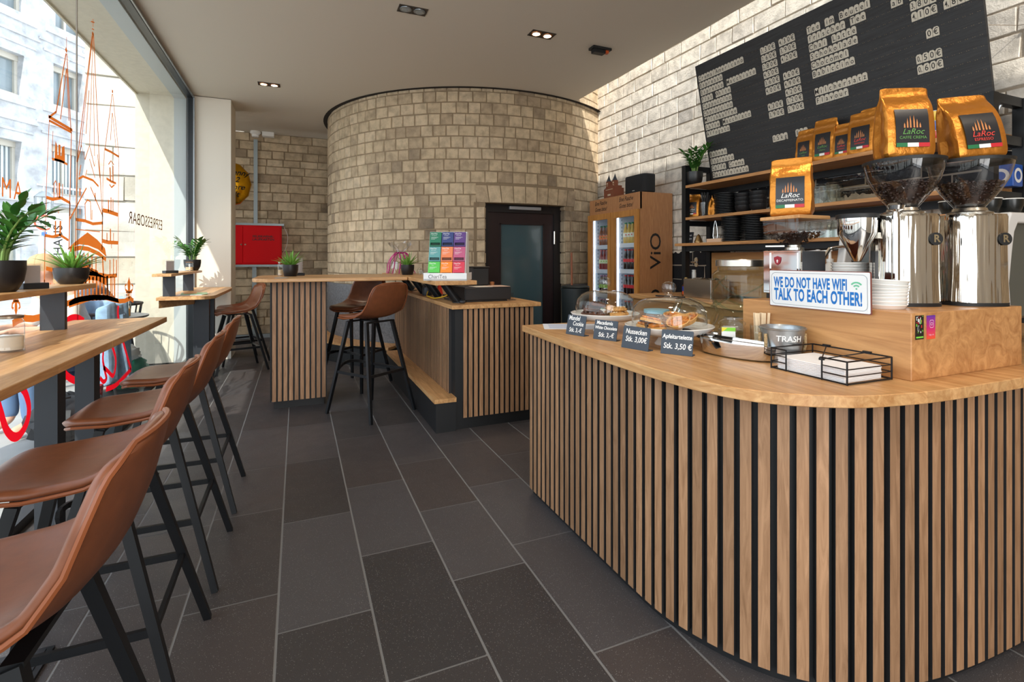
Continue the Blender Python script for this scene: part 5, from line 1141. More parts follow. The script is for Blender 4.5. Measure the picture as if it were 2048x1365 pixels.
glasses(short, [(1608, 3.44, 0), (1630, 3.44, 0), (1655, 3.44, 0), (1677, 3.44, 0), (1692, 3.5, 0), (1620, 3.56, 0), (1645, 3.56, 0), (1668, 3.56, 0)], SHZ[2], 0.085, 'of the squat ones on the lowest shelf', 'squat glasses on the lowest shelf', 1.45)
for k, l in ((0, 'clear glass baking dish standing on the middle shelf'), (1, 'clear glass baking dish stacked on another one')):
    y = yx(1712, 3.48); mb = MB(); rp_ = lambda s, z: [(3.48 + x*s, y + yy*s, z) for x, yy in rpoly(-0.10, 0.10, -0.15, 0.15, (0.03,)*4, 5)]
    z0 = SHZ[1] + 0.088*k
    mb.loft([rp_(0.82, z0+0.002), rp_(0.9, z0+0.02), rp_(1.0, z0+0.075), rp_(1.06, z0+0.078), rp_(1.06, z0+0.084)], True, False, True); mb.add(rp_(0.82, z0+0.002), [list(range(len(rp_(1, 0))))])
    tag(mb.build('baking_dish', glassmat('amber_glass', (0.93, 0.88, 0.80), ior=1.5)), l, 'baking dish', 'glass dishes')
# straws, tongs, small things
o = tag(MB().lathe([(0.0001, 0.004), (0.030, 0.004), (0.032, 0), (0.034, 0.006), (0.042, 0.13), (0.040, 0.13), (0.031, 0.008)], 20).build('straw_glass', GLASS), 'clear tumbler holding black straws on the middle shelf', 'glass'); o.location = (3.44, yx(1408, 3.44), SHZ[1])
for k in range(9):
    mb = MB(); mb.cyl((0, 0, 0), (0, 0, 0.215), 0.0045, n=8, caps=False); o = mb.build('straw', BLACK); a = k*2.4; q_ = 0.018*(k % 3)/2
    o.location = (3.44 + q_*math.cos(a), yx(1408, 3.44) + q_*math.sin(a), SHZ[1]+0.006); o.rotation_euler = (-0.10*math.sin(a)*(k % 3)/2, 0.10*math.cos(a)*(k % 3)/2, 0)
    tag(o, f'black straw, {ORD[k]} in the tumbler on the middle shelf', 'straw', 'black straws in a tumbler')
sg_ = thing('chalk_card', 'small black chalk card standing at the far end of the lowest shelf', 'sign', (3.40, yx(1378, 3.40), SHZ[2]))
KM = plane_M((0, 0, 0.055), (0, -1, 0), (0.15, 0, 1)); mb = MB(); mb.prism(rpoly(-0.055, 0.055, -0.052, 0.052, (0.006,)*4), -0.002, 0.002, M=KM); mb.build('card', LABEL_BLK, sg_)
text('chalk_lettering', 'Gespräch', CHALK, 0.022, sg_, KM @ Matrix.Translation((0, 0.02, 0.0024)), shear=0.15, xs=0.8); text('chalk_lettering', 'ca. 22 m', CHALK, 0.022, sg_, KM @ Matrix.Translation((0.008, -0.012, 0.0024)), shear=0.15, xs=0.8)
mb = MB(); mb.lathe([(0.036, 0), (0.038, 0.02), (0.030, 0.034), (0.026, 0.05), (0.012, 0.075), (0.004, 0.084), (0.0001, 0.086)], 24); o = tag(mb.build('sugar_pourer', mat('brass_satin', (190, 160, 112), 0.25, 0.9)), 'rounded brass sugar pourer next to the chalk card', 'pourer'); o.location = (3.43, yx(1397, 3.43), SHZ[2])
tr = thing('wooden_tray', 'small pale wooden tray holding steel tongs on the lowest shelf', 'tray', (3.42, yx(1437, 3.42), SHZ[2]))
mb = MB(); mb.bx(-0.05, 0.05, -0.09, 0.09, 0, 0.006); mb.bx(-0.05, -0.044, -0.09, 0.09, 0.006, 0.034); mb.bx(0.044, 0.05, -0.09, 0.09, 0.006, 0.034); mb.bx(-0.044, 0.044, -0.09, -0.084, 0.006, 0.034); mb.bx(-0.044, 0.044, 0.084, 0.09, 0.006, 0.034); mb.build('tray_body', mat('pale_wood', (214, 180, 150), 0.6), tr)
mb = MB(); y0 = 0.035
for s_ in (-1, 1): mb.tube([(0.0, y0 + s_*0.012, 0.008), (0.0, y0 + s_*0.026, 0.06), (0, y0 + s_*0.020, 0.13), (0, y0 + s_*0.006, 0.185), (0, y0, 0.195)], 0.004, 6)
t_ = tag(mb.build('steel_tongs', CHROME), 'steel tongs standing upright in the pale wooden tray', 'tongs'); t_.location = (3.42, yx(1437, 3.42), SHZ[2])

# tap, steel box, bottle, pumps on the back counter
tp = thing('wall_tap', 'small chrome tap plate on the oak splash panel', 'tap', (3.60, yx(1393, 3.60), 1.22))
TM = plane_M((-0.001, 0, 0), (0, -1, 0), (0, 0, 1)); mb = MB(); mb.lathe([(0.0001, 0.006), (0.024, 0.006), (0.026, 0.0)], 20, M=TM @ Matrix.Translation((0, 0.022, 0))); mb.lathe([(0.0001, 0.006), (0.024, 0.006), (0.026, 0)], 20, M=TM @ Matrix.Translation((0, -0.022, 0))); mb.build('plate', CHROME, tp)
mb = MB(); mb.cyl((-0.005, 0, 0.0), (-0.04, 0, 0.0), 0.009); mb.cyl((-0.04, -0.03, 0.0), (-0.04, 0.03, 0.0), 0.006); mb.build('lever', CHROME, tp)
sb = thing('steel_box', 'brushed steel counter box with two round inserts on the work counter', 'container', (3.42, yx(1412, 3.42), 0.90))
mb = MB(); mb.rbx(-0.11, 0.11, -0.17, 0.17, 0, 0.17, 0.004); mb.build('casing', BRUSHED, sb)
for y in (-0.085, 0.085):
    mb = MB(); mb.lathe([(0.05, 0.170), (0.058, 0.176), (0.050, 0.178), (0.046, 0.172)], 24, (0, y, 0)); mb.lathe([(0.0001, 0.1705), (0.05, 0.1705)], 20, (0, y, 0)); mb.build('insert', CHROME, sb)
mb = MB(); mb.lathe([(0.0001, 0), (0.020, 0), (0.020, 0.05), (0.017, 0.062), (0.019, 0.064), (0.019, 0.078), (0.0001, 0.08)], 18); o = tag(mb.build('shaker', mat('shaker_white', (214, 212, 206), 0.4)), 'white shaker standing on the steel counter box', 'shaker'); o.location = (3.44, yx(1388, 3.44), 1.071)
bo = thing('syrup_bottle', 'small bottle with a blue and red label beside the steel box', 'bottle', (3.36, yx(1372, 3.36), 0.90))
mb = MB(); mb.lathe([(0.0001, 0.0), (0.032, 0.0), (0.034, 0.01), (0.034, 0.10), (0.014, 0.13), (0.012, 0.155)], 20); mb.build('glass_body', mat('amber_bottle', (92, 44, 18), 0.12), bo)
mb = MB(); mb.lathe([(0.0345, 0.05), (0.0345, 0.095)], 20); mb.build('blue_label', mat('label_blue', (40, 60, 150), 0.4), bo)
mb = MB(); mb.lathe([(0.0345, 0.02), (0.0345, 0.05)], 20); mb.build('orange_label', mat('label_orange', (210, 90, 40), 0.4), bo)
mb = MB(); mb.lathe([(0.014, 0.155), (0.014, 0.178), (0.0001, 0.18)], 14); mb.build('cap', mat('cap_gold', (180, 150, 90), 0.4, 0.6), bo)
def pump(px, label, X=3.36):
    t = thing('syrup_pump_bottle', label, 'bottle', (X, yx(px, X), 0.90), group='syrup pump bottles')
    mb = MB(); mb.lathe([(0.0001, 0), (0.038, 0), (0.040, 0.01), (0.040, 0.27), (0.034, 0.30), (0.020, 0.325), (0.018, 0.335)], 24); mb.build('bottle_body', mat('syrup_body', (226, 222, 214), 0.35), t)
    mb = MB(); mb.lathe([(0.0405, 0.20), (0.0405, 0.225)], 24); mb.build('red_stripe', mat('stripe_red', (190, 70, 50), 0.5), t)
    mb = MB(); mb.lathe([(0.022, 0.330), (0.022, 0.35), (0.010, 0.355), (0.008, 0.40), (0.014, 0.402), (0.014, 0.415), (0.0001, 0.417)], 16); mb.cyl((0, 0, 0.408), (-0.03, 0.055, 0.402), 0.006); mb.build('pump_head', PORC, t)
    M_ = plane_M((-0.0405, 0, 0.255), (0, -1, 0), (0, 0, 1)); me = textmesh('MONIN', 0.022, bold=0.0005).copy(); me.materials.clear(); me.materials.append(INK)
    for v in me.vertices: a = PI + 0.0 + v.co.x/0.041; v.co = Vector((0.0412*math.cos(a), 0.0412*math.sin(a), 0.255 + v.co.y))
    o = D.objects.new('lettering', me); COL.objects.link(o); o.parent = t
pump(1636, 'white syrup pump bottle just beside the compact grinder', 3.30); pump(1660, 'white syrup pump bottle above the white lids behind the sign', 3.30)
kn = tag(MB().bx(-0.012, 0.012, -0.14, 0.14, 0, 0.012).build('black_knife', BLACK), 'black handled tool lying on the edge of the work counter', 'utensil'); kn.location = (3.16, 3.72, 0.90); kn.rotation_euler = (0, 0, 0.4)
# coloured cups, kettle and tin at the near end of the shelves
for k, (px, X, dz_, col, l) in enumerate([(1868, 3.45, 0.0, (206, 60, 60), 'red lowest'), (1868, 3.45, 0.058, (70, 110, 190), 'blue middle'), (1866, 3.45, 0.116, (236, 200, 60), 'yellow topmost'), (1935, 3.50, 0.0, (40, 130, 190), 'blue lowest'), (1955, 3.48, 0.0, (190, 40, 50), 'dark red')]):
    c_ = cup_proto('painted_cup', mat('cup_col%d' % k, col, 0.3), PORC, f'{l} painted cup on the top shelf behind the grinder bags', 'cup', 0.04, 0.06); c_.location = (X, yx(px, X), SHZ[0] + dz_); c_['group'] = 'painted cups on the top shelf'
kt = thing('watering_can', 'pale green enamel watering can at the near end of the top shelf', 'watering can', (3.47, 1.60, SHZ[0]))
mb = MB(); mb.lathe([(0.0001, 0), (0.07, 0), (0.072, 0.004), (0.058, 0.15), (0.050, 0.155), (0.02, 0.165), (0.0001, 0.166)], 28); mb.build('can_body', mat('enamel_sage', (182, 190, 176), 0.35), kt)
mb = MB(); mb.tube([(0.02, -0.055, 0.05), (0.02, -0.10, 0.10), (0.02, -0.13, 0.17)], [0.014, 0.010, 0.008], 10); mb.build('spout', mat('spout_alu', (200, 206, 212), 0.3, 0.7), kt)
mb = MB(); mb.tube([(0, 0.05, 0.13), (0, 0.09, 0.12), (0, 0.095, 0.06), (0, 0.062, 0.03)], 0.006, 8); mb.build('handle', mat('enamel_sage', (182, 190, 176), 0.35), kt)
bt_ = thing('blue_tin', 'square blue and white tin at the near end of the middle shelf', 'tin', (3.56, yx(2010, 3.56), SHZ[1]))
mb = MB(); mb.rbx(-0.05, 0.05, -0.055, 0.055, 0, 0.12, 0.004); mb.build('box', mat('tin_blue', (36, 84, 170), 0.35), bt_)
mb = MB(); mb.lathe([(0.024, 0), (0.040, 0)], 24, M=plane_M((0, -0.0558, 0.06), (1, 0, 0), (0, 0, 1))); mb.lathe([(0.024, 0), (0.040, 0)], 24, M=plane_M((-0.0508, 0, 0.06), (0, -1, 0), (0, 0, 1))); mb.build('white_ring', WHITE, bt_)

# ================= plants =================
def leaf(mb, base, d, L_, w, curl=0.15, up=(0, 0, 1), fold=0.25):
    base = Vector(base); d = Vector(d).normalized(); s = d.cross(Vector(up)); s = s.normalized() if s.length > 1e-4 else Vector((1, 0, 0)); n = s.cross(d)
    pts = []
    for k, (t, ww) in enumerate(((0, 0.08), (0.2, 0.7), (0.45, 1.0), (0.72, 0.75), (0.92, 0.25), (1, 0.02))):
        c = base + d*L_*t - n*curl*L_*t*t
        for q_ in (-1, 0, 1): pts.append(c + s*q_*w/2*ww + n*abs(q_)*w/2*ww*fold)
    f = []
    for k in range(5):
        for q_ in (0, 1): a = k*3+q_; f.append((a, a+1, a+4, a+3))
    mb.add(pts, f, True)
def potmesh(parent, r, h, shape='round'):
    pr = {'round': [(0.0001, 0), (r*0.62, 0), (r*0.70, 0.006), (r*0.92, h*0.35), (r, h*0.72), (r, h), (r*0.93, h), (r*0.92, h*0.85)],
          'straight': [(0.0001, 0), (r*0.74, 0), (r*0.80, 0.004), (r*0.97, h*0.55), (r, h), (r*0.93, h), (r*0.91, h*0.85)]}[shape]
    mb = MB(); mb.lathe(pr, 32); mb.build('pot', BLKPOT, parent)
    mb = MB(); mb.lathe([(0.0001, h*0.88), (r*0.93, h*0.86)], 20); mb.build('soil', SOIL, parent)
def zz_plant(label, loc, r, h, stems, L_, seed, spread=0.45, leafl=0.07):
    t = thing('zz_plant', label, 'potted plant', loc); potmesh(t, r, h); rr = random.Random(seed); mb = MB(); ms = MB()
    for k in range(stems):
        a = 2*PI*k/stems + rr.random()*0.8; tilt = spread*(0.25+0.75*rr.random()); ll = L_*(0.65+0.35*rr.random()); p0 = Vector((0.3*r*math.cos(a), 0.3*r*math.sin(a), h*0.85))
        P = [p0 + Vector((math.cos(a)*math.sin(tilt*u)*ll*u, math.sin(a)*math.sin(tilt*u)*ll*u, ll*u*math.cos(tilt*u*0.8))) for u in (0, .2, .4, .6, .8, 1)]
        ms.tube(P, [0.006, 0.006, 0.005, 0.004, 0.003, 0.002], 6)
        nl = 7
        for j in range(nl):
            u = 0.25 + 0.75*j/(nl-1); i = min(4, int(u*5)); c = P[i].lerp(P[i+1], u*5-i); td = (P[i+1]-P[i]).normalized(); sd = td.orthogonal().normalized(); sd = Matrix.Rotation(rr.random()*0.6 + a, 3, td) @ sd
            for sgn_ in (-1, 1): leaf(mb, c, sd*sgn_*0.85 + td*0.75, leafl*(0.8+0.4*rr.random()), leafl*0.42)
        leaf(mb, P[-1], (P[-1]-P[-2]), leafl, leafl*0.4)
    ms.build('stem', mat('stem_green', (112, 142, 74), 0.5), t); mb.build('foliage', LEAF, t); return t
def aloe(label, loc, r, h, n, L_, seed, shape='round'):
    t = thing('aloe_plant', label, 'potted plant', loc); potmesh(t, r, h, shape); rr = random.Random(seed); mb = MB()
    for k in range(n):
        a = k*2.4 + rr.random()*0.4; e = 0.25 + 1.0*(k/n)**0.8; ll = L_*(0.7 + 0.45*rr.random()); w = L_*0.085
        dirh = Vector((math.cos(a), math.sin(a), 0)); P = []
        for u in (0, .25, .5, .75, 1):
            P.append(Vector((0, 0, h*0.86)) + dirh*(0.18*r + ll*u*math.sin(e*(0.75+0.25*u))) + Vector((0, 0, ll*u*math.cos(e*(0.8+0.25*u)))))
        rings = []
        for i, p in enumerate(P):
            d = (P[min(i+1, 4)] - P[max(i-1, 0)]).normalized(); s = d.cross(Vector((0, 0, 1))).normalized(); nn = s.cross(d); ww = w*(1, 0.95, 0.8, 0.5, 0.05)[i]
            rings.append([p + s*ww, p - nn*ww*0.5, p - s*ww, p + nn*ww*0.12])
        mb.loft(rings, True, True, True)
    mb.build('foliage', LEAF_L, t); return t
zz_plant('leafy zz plant in a black pot at the far end of the top wall shelf', (3.43, yx(1389, 3.43), SHZ[0]), 0.075, 0.125, 8, 0.27, 5, 0.55, 0.075)
p_ = onx(-6, 592, -1.085); zz_plant('big glossy zz plant in a black pot on the long raised window shelf', (-1.085, p_[1], 1.12), 0.085, 0.125, 10, 0.27, 3, 0.75, 0.075)
aloe('spiky aloe in a black bowl pot on the long raised window shelf', (-1.085, yx(143, -1.085), 1.12), 0.074, 0.085, 30, 0.14, 2)
zz_plant('young zz plant in a black pot on the short raised window shelf', (-1.09, 6.68, 1.12), 0.085, 0.125, 8, 0.26, 9, 0.65, 0.085)
aloe('spiky aloe in a tapered black pot on the high table', onz(581, 553, 1.094), 0.067, 0.105, 34, 0.16, 4, 'straight')
aloe('small aloe in a black pot on the raised till shelf', onz(815, 550, 1.094), 0.067, 0.100, 20, 0.15, 6, 'straight')

# ================= bottle fridges =================
FRW = wood('fridge_oak', (184, 132, 88), (160, 108, 68), 'Z', 0.5, freq=2.2, bump=0.04); FRD = wood('fridge_door_oak', (198, 138, 70), (164, 106, 48), 'Z', 0.45, bump=0.05)
FIN = mat('fridge_inner', (226, 234, 244), 0.5); LED = mat('led_strip', (226, 240, 255), 0.5, emit=3.2)
BRUSHTXT = mat('brush_black', (28, 24, 22), 0.6)
def bottle(label, loc, kind, group):
    t = thing('drink_bottle', label, 'bottle', loc, group=group); k = kind
    body, cap, lab, h = {'orange': ((120, 60, 22), (20, 110, 70), (226, 120, 60), 0.235), 'juice': ((196, 164, 70), (20, 120, 70), (226, 230, 214), 0.235), 'berry': ((130, 40, 44), (200, 90, 90), (214, 226, 190), 0.235), 'dark': ((44, 24, 30), (190, 140, 170), (130, 190, 60), 0.22), 'cola': ((34, 18, 16), (196, 30, 40), (206, 36, 44), 0.225)}[k]
    mb = MB(); mb.lathe([(0.0001, 0), (0.026, 0), (0.028, 0.008), (0.028, h*0.5), (0.024, h*0.62), (0.013, h*0.80), (0.012, h*0.94)], 16); mb.build('glass_body', mat('bottle_'+k, body, 0.1, coat=0.3), t)
    mb = MB(); z0, z1 = (0.30*h, 0.50*h) if k != 'cola' else (0.36*h, 0.52*h); mb.lathe([(0.0285, z0), (0.0285, z1)], 16); mb.build('label_band', mat('blabel_'+k, lab, 0.5), t)
    if k in ('orange', 'juice', 'berry'):
        mb = MB(); mb.ball((-0.028, 0, z0+0.55*(z1-z0)), 0.008, 6, (0.3, 1, 1)); mb.build('fruit_print', mat('fruit_'+k, {'orange': (40, 130, 60), 'juice': (206, 50, 50), 'berry': (130, 190, 60)}[k], 0.5), t)
    mb = MB(); mb.lathe([(0.014, h*0.93), (0.015, h*0.94), (0.015, h), (0.0001, h)], 14); mb.build('cap', mat('bcap_'+k, cap, 0.4), t)
    return t
protos = {}
def fridge(label, y0, y1, rows, side_logo):
    t = thing('bottle_fridge', label, 'fridge', (3.53, (y0+y1)/2, 0)); x0, x1, H_ = 3.325, 3.75, 1.963; th = 0.022
    mb = MB(); mb.bx(x0, x1, y0, y0+th, 0, H_); mb.bx(x0, x1, y1-th, y1, 0, H_); mb.bx(x0, x1, y0+th, y1-th, H_-0.03, H_); mb.bx(x0, x1, y0+th, y1-th, 0, 0.22); mb.bx(x1-0.02, x1, y0+th, y1-th, 0.22, H_-0.03); mb.bx(x0-0.004, x0+0.02, y0, y1, 1.785, H_)
    mb.build('cabinet', FRW, t, True)
    mb = MB(); a, b = y0+th+0.001, y1-th-0.001; mb.bx(x1-0.03, x1-0.021, a, b, 0.225, H_-0.035); mb.bx(x0+0.03, x1-0.03, a, a+0.004, 0.225, H_-0.035); mb.bx(x0+0.03, x1-0.03, b-0.004, b, 0.225, H_-0.035); mb.bx(x0+0.03, x1-0.03, a, b, 0.221, 0.228); mb.bx(x0+0.03, x1-0.03, a, b, 1.775, 1.784); mb.build('lining', FIN, t, True)
    mb = MB(); mb.bx(x0+0.034, x0+0.044, b-0.026, b-0.010, 0.26, 1.74); mb.build('light_strip', LED, t, True)
    mb = MB()
    for k in range(34): mb.bx(x0+0.09, x0+0.105, b-0.008, b-0.0045, 0.30+0.042*k, 0.318+0.042*k)
    mb.build('rack_rail', mat('rail_grey', (150, 166, 184), 0.5), t, True)
    for z, kind in rows:
        mb = MB(); mb.bx(x0+0.05, x1-0.032, a+0.006, b-0.03, z-0.012, z-0.004); mb.bx(x0+0.046, x0+0.052, a+0.006, b-0.03, z-0.05, z-0.002); mb.build('rack', mat('rack_white', (214, 226, 240), 0.4), t, True)
    d0 = x0-0.034; w = 0.062
    mb = MB(); mb.bx(d0, x0-0.006, y0+0.003, y0+w, 0.10, 1.78); mb.bx(d0, x0-0.006, y1-w, y1-0.003, 0.10, 1.78); mb.bx(d0, x0-0.006, y0+w, y1-w, 1.712, 1.78); mb.bx(d0, x0-0.006, y0+w, y1-w, 0.10, 0.20); df = mb.build('door', FRD, t, True)
    mb = MB(); mb.add([(x0-0.02, y0+w, 0.20), (x0-0.02, y1-w, 0.20), (x0-0.02, y1-w, 1.712), (x0-0.02, y0+w, 1.712)], [(0, 3, 2, 1)]); mb.build('door_glass', GLASS, df, True)
    HM = plane_M((x0-0.0052 - t.location.x, 0, 1.876), (0, -1, 0), (0, 0, 1))
    text('brush_lettering', 'Eine Flasche', BRUSHTXT, 0.066, t, HM @ Matrix.Translation((0.0, 0.036, 0)), shear=0.3, xs=0.80, bold=0.0006); text('brush_lettering', 'Gutes bitte!', BRUSHTXT, 0.066, t, HM @ Matrix.Translation((0.0, -0.036, 0)), shear=0.3, xs=0.80, bold=0.0006)
    if side_logo:
        LM = plane_M((0.0, y0-0.0006 - t.location.y, 1.34), (0, 0, 1), (-1, 0, 0)); text('logo', 'ViO', INK, 0.20, t, LM, xs=1.2, bold=0.001); text('logo', 'ViO', INK, 0.20, t, LM @ Matrix.Translation((-0.6, 0, 0)), xs=1.2, bold=0.001)
    return t, x0, a, b
for nm, (lab, y0, y1, rows, lg) in enumerate([('oak clad bottle fridge nearer the shelves, its side wall lettered', 4.376, 4.872, [(1.43, 'juice'), (1.14, 'cola'), (0.85, 'cola'), (0.56, 'cola')], True), ('oak clad bottle fridge between its twin and the tower', 4.875, 5.368, [(1.42, 'orange'), (1.13, 'berry'), (0.84, 'dark'), (0.55, 'dark')], False)]):
    t, x0, a, b = fridge(lab, y0, y1, rows, lg); who = ('fridge nearer the shelves', 'fridge by the tower')[nm]; sh_ = ('top', 'second', 'third', 'bottom')
    for r_, (z, kind) in enumerate(rows):
        for i in range(6):
            for j in range(2):
                if r_ == 3 and j: continue
                loc = (x0 + 0.092 + 0.075*j, a + 0.045 + 0.063*i, z - 0.0035); l = f'{kind} bottle, {ORD[i]} in {"front" if j == 0 else "second"} row, {sh_[r_]} rack, {who}'
                g_ = f'{kind} bottles in the {who}'
                if kind not in protos: protos[kind] = bottle(l, loc, kind, g_)
                else: dup(protos[kind], loc, 0.2*i, l, g_)
spk = thing('loudspeaker', 'wide black loudspeaker standing on the nearer bottle fridge', 'loudspeaker', (3.46, 4.56, 1.9635), 0.0)
def spsec(z, s): return [(x*s, y*s, z) for x, y in rpoly(-0.085, 0.085, -0.19, 0.19, (0.06,)*4, 6)]
mb = MB(); mb.loft([spsec(0.0, 0.93), spsec(0.012, 1.0), spsec(0.19, 1.0), spsec(0.2, 0.96)], True, True, True); mb.build('cabinet', mat('speaker_cloth', (26, 26, 27), 0.85, bump=0.4, scale=300), spk)
mb = MB(); mb.bx(-0.0868, -0.0845, -0.02, 0.02, 0.03, 0.035); mb.build('maker_mark', mat('mark_silver', (200, 200, 200), 0.4), spk)
tw = thing('model_gatehouse', 'small brown brick model of a twin spired gatehouse on the fridge by the tower', 'model building', (3.44, 5.02, 1.9635))
MBR = mat('model_brick', (122, 66, 40), 0.7, bump=0.3, scale=200); MRF = mat('model_roof', (44, 48, 54), 0.5)
mb = MB(); mb.bx(-0.07, 0.07, -0.095, 0.095, 0, 0.12); mb.bx(-0.06, 0.06, -0.07, 0.07, 0.12, 0.15); mb.bx(-0.05, 0.05, 0.10, 0.14, 0, 0.12)
for y in (-0.062, 0.062): mb.bx(-0.055, -0.005, y-0.026, y+0.026, 0.12, 0.205)
mb.build('walls', MBR, tw)
mb = MB()
for y in (-0.062, 0.062): mb = MB(); mb.lathe([(0.036, 0.205), (0.012, 0.255), (0.0005, 0.29)], 4, (-0.03, y, 0), smooth=False); mb.build('spire', MRF, tw)
mb = MB(); mb.lathe([(0.03, 0.12), (0.0005, 0.165)], 4, (-0.02, 0.12, 0), smooth=False); mb.build('spire', MRF, tw)
mb = MB()
for y in (-0.062, 0.062):
    for z in (0.14, 0.17): mb.bx(-0.0565, -0.0548, y-0.012, y+0.012, z, z+0.018)
mb.bx(-0.0715, -0.0695, -0.03, 0.03, 0.03, 0.05); mb.bx(-0.0715, -0.0695, -0.07, 0.07, 0.10, 0.106); mb.build('window_trim', mat('model_trim', (196, 176, 150), 0.6), tw)
brm = thing('broom', 'reddish broom handle leaning by the tower door and the fridge', 'broom', (3.05, 5.32, 0))
mb = MB(); mb.cyl((0, 0, 0.10), (0.02, 0.06, 1.33), 0.012); mb.build('handle', mat('broom_wood', (150, 84, 52), 0.5), brm)
mb = MB(); mb.bx(-0.14, 0.14, -0.03, 0.03, 0.07, 0.11); mb.build('head', mat('broom_head', (110, 60, 40), 0.6), brm); mb = MB(); mb.bx(-0.135, 0.135, -0.025, 0.025, 0, 0.07); mb.build('bristles', BLACK, brm)
bn = thing('waste_bin', 'dark round waste bin between the tower door and the fridge', 'bin', (2.93, 5.05, 0))
mb = MB(); mb.lathe([(0.0001, 0), (0.14, 0), (0.16, 0.9), (0.165, 0.9), (0.165, 0.92), (0.155, 0.92)], 28); mb.build('bin_body', mat('bin_dark', (30, 38, 40), 0.5), bn); mb = MB(); mb.lathe([(0.168, 0.93), (0.15, 0.945), (0.0001, 0.95)], 28); mb.build('lid', mat('bin_dark', (30, 38, 40), 0.5), bn)
# ================= menu board =================
BO = Vector((3.6185, 3.665, 1.942)); BMX = plane_M(BO, (0, -1, 0), (-0.195, 0, 1))
mbd = thing('menu_board', 'large black peg board menu leaning out from the wall over the shelves', 'menu board', tuple(BO))
mb = MB(); mb.bx(0, 2.115, 0, 1.119, -0.022, 0, M=BMX); mb.build('panel', wood('black_stained_ply', (50, 51, 54), (32, 33, 35), 'Y', 0.55, freq=1.5), mbd, True)
ROWT = lambda r: 0.966 - 0.0639*(r-1); TW = 0.0341
mb = MB()
for r in range(1, 16):
    for k in range(61):
        s_ = 0.03 + TW*k
        for q_ in (0.010, 0.020): mb.bx(s_+q_, s_+q_+0.0022, ROWT(r)+0.051, ROWT(r)+0.0532, 0, 0.0015, M=BMX)
pg = mb.build('peg_holes', mat('peg_brass', (150, 126, 84), 0.4, 0.5), mbd, True); pg['kind'] = 'stuff'
mb = MB(); mb.tube([BMX @ Vector((2.10, 0.62, -0.02)), Vector((3.72, 1.50, 2.56)), Vector((3.78, 1.46, 2.57))], 0.002, 6); mb.lathe([(0.012, 0), (0.014, 0.008), (0.0001, 0.02)], 12, M=plane_M((3.768, 1.46, 2.57), (0, -1, 0), (0, 0, 1))); mb.build('hanging_wire', CHROME, mbd, True)
TAGM = mat('tag_bone', (208, 201, 186), 0.6); tagm = {}
def tag_mesh(ch):
    if ch in tagm: return tagm[ch]
    mb = MB(); w, h = TW-0.0022, 0.0545; mb.prism([(0, 0), (w, 0), (w, h-0.010), (w-0.008, h), (0.008, h), (0, h-0.010)], 0.002, 0.0055)
    tm = textmesh(ch, 0.050 if len(ch) == 1 else 0.046, bold=0.0003, xs=0.82 if len(ch) == 1 else 0.62)
    mb.cur = 1; b = len(mb.v); mb.v += [(v.co.x + w/2, v.co.y + 0.026, 0.0060) for v in tm.vertices]
    for p in tm.polygons: mb.f.append([b + i for i in p.vertices]); mb.mi.append(1); mb.sm.append(False)
    tagm[ch] = mb.mesh('letter_tag', [TAGM, INK]); return tagm[ch]
def tags(cells, s0, row, what, grp):
    for k, ch in enumerate(cells):
        if ch == ' ': continue
        o = D.objects.new('letter_tag', tag_mesh(ch)); COL.objects.link(o); o.matrix_world = BMX @ Matrix.Translation((s0 + TW*k, ROWT(row), 0)) @ Matrix.Rotation(((k*7+row*3) % 5 - 2)*0.006, 4, 'Z')
        tag(o, what(k, ch), 'letter tag', grp)
LINES = [(1, 'Crema/Americano'), (2, 'Espresso'), (3, 'Espresso Macchiato'), (4, 'Flat White'), (5, 'Cappuccino'), (6, 'Chococcino'), (7, 'Milchkaffee'), (8, 'Latte Macchiato'), (9, 'Affogato'), (12, 'Bohnen'), (13, 'Espresso'), (14, 'Caffé Crema'), (15, 'Decaffeinato')]
LINES2 = [(1, 'Tee im Beutel'), (2, 'frischer Tee'), (3, 'Chai Latte'), (4, 'Schokolade'), (5, 'Chocomel'), (6, 'Babiccino'), (8, 'Milchersatz'), (9, 'Flavour')]
for s0, LL in ((0.025, LINES), (1.106, LINES2)):
    for r, w_ in LL:
        nm = w_.lower().replace('/', ' ').replace('é', 'e') + (' beans' if r > 12 else '')
        tags(list(w_), s0, r, lambda k, ch, nm=nm: f'pale menu tag {ch}, {ORD[k]} place of the {nm} line', 'letter tags on the menu board')
def price(s0, row, txt, what):
    cells = []
    for ch in txt:
        if ch == ',': cells[-1] += ','
        else: cells.append(ch)
    tags(cells, s0, row, lambda k, ch: f'pale price tag, {ORD[k]} of {what}', 'price tags on the menu board')
N1 = {r: w_.lower().replace('/', ' ') for r, w_ in LINES}; N2 = {r: w_.lower() for r, w_ in LINES2}
for r, t in ((1, '3,30€'), (2, '2,60€'), (3, '2,80€'), (4, '4,50€'), (5, '3,60€'), (6, '4,00€'), (8, '4,30€'), (9, '3,90€')): price(0.704, r, t, f'the first price after {N1[r]}')
for r, t in ((1, '4,30€'), (2, '3,90€'), (3, '4,20€'), (5, '4,60€'), (6, '4,90€'), (7, '4,20€'), (8, '5,20€'), (9, '5,90€')): price(0.873, r, t, f'the second price after {N1[r]}')
for s0, r, t, o_ in ((1.667, 2, 'ab', 'the word ab before the price of'), (1.7695, 2, '4,00€', 'the price of'), (1.7695, 3, '3,80€', 'the first price of'), (1.7695, 4, '4,10€', 'the first price of'), (1.937, 3, '4,50€', 'the second price of'), (1.937, 4, '4,80€', 'the second price of'), (1.836, 6, '0€', 'the price of'), (1.7695, 8, '0,50€', 'the price of'), (1.7695, 9, '0,60€', 'the price of')): price(s0, r, t, f'{o_} {N2[r]}')
price(0.7075, 12, '0,5kg', 'the half kilo mark in the beans line'); price(0.9125, 12, '1kg', 'the one kilo mark in the beans line')

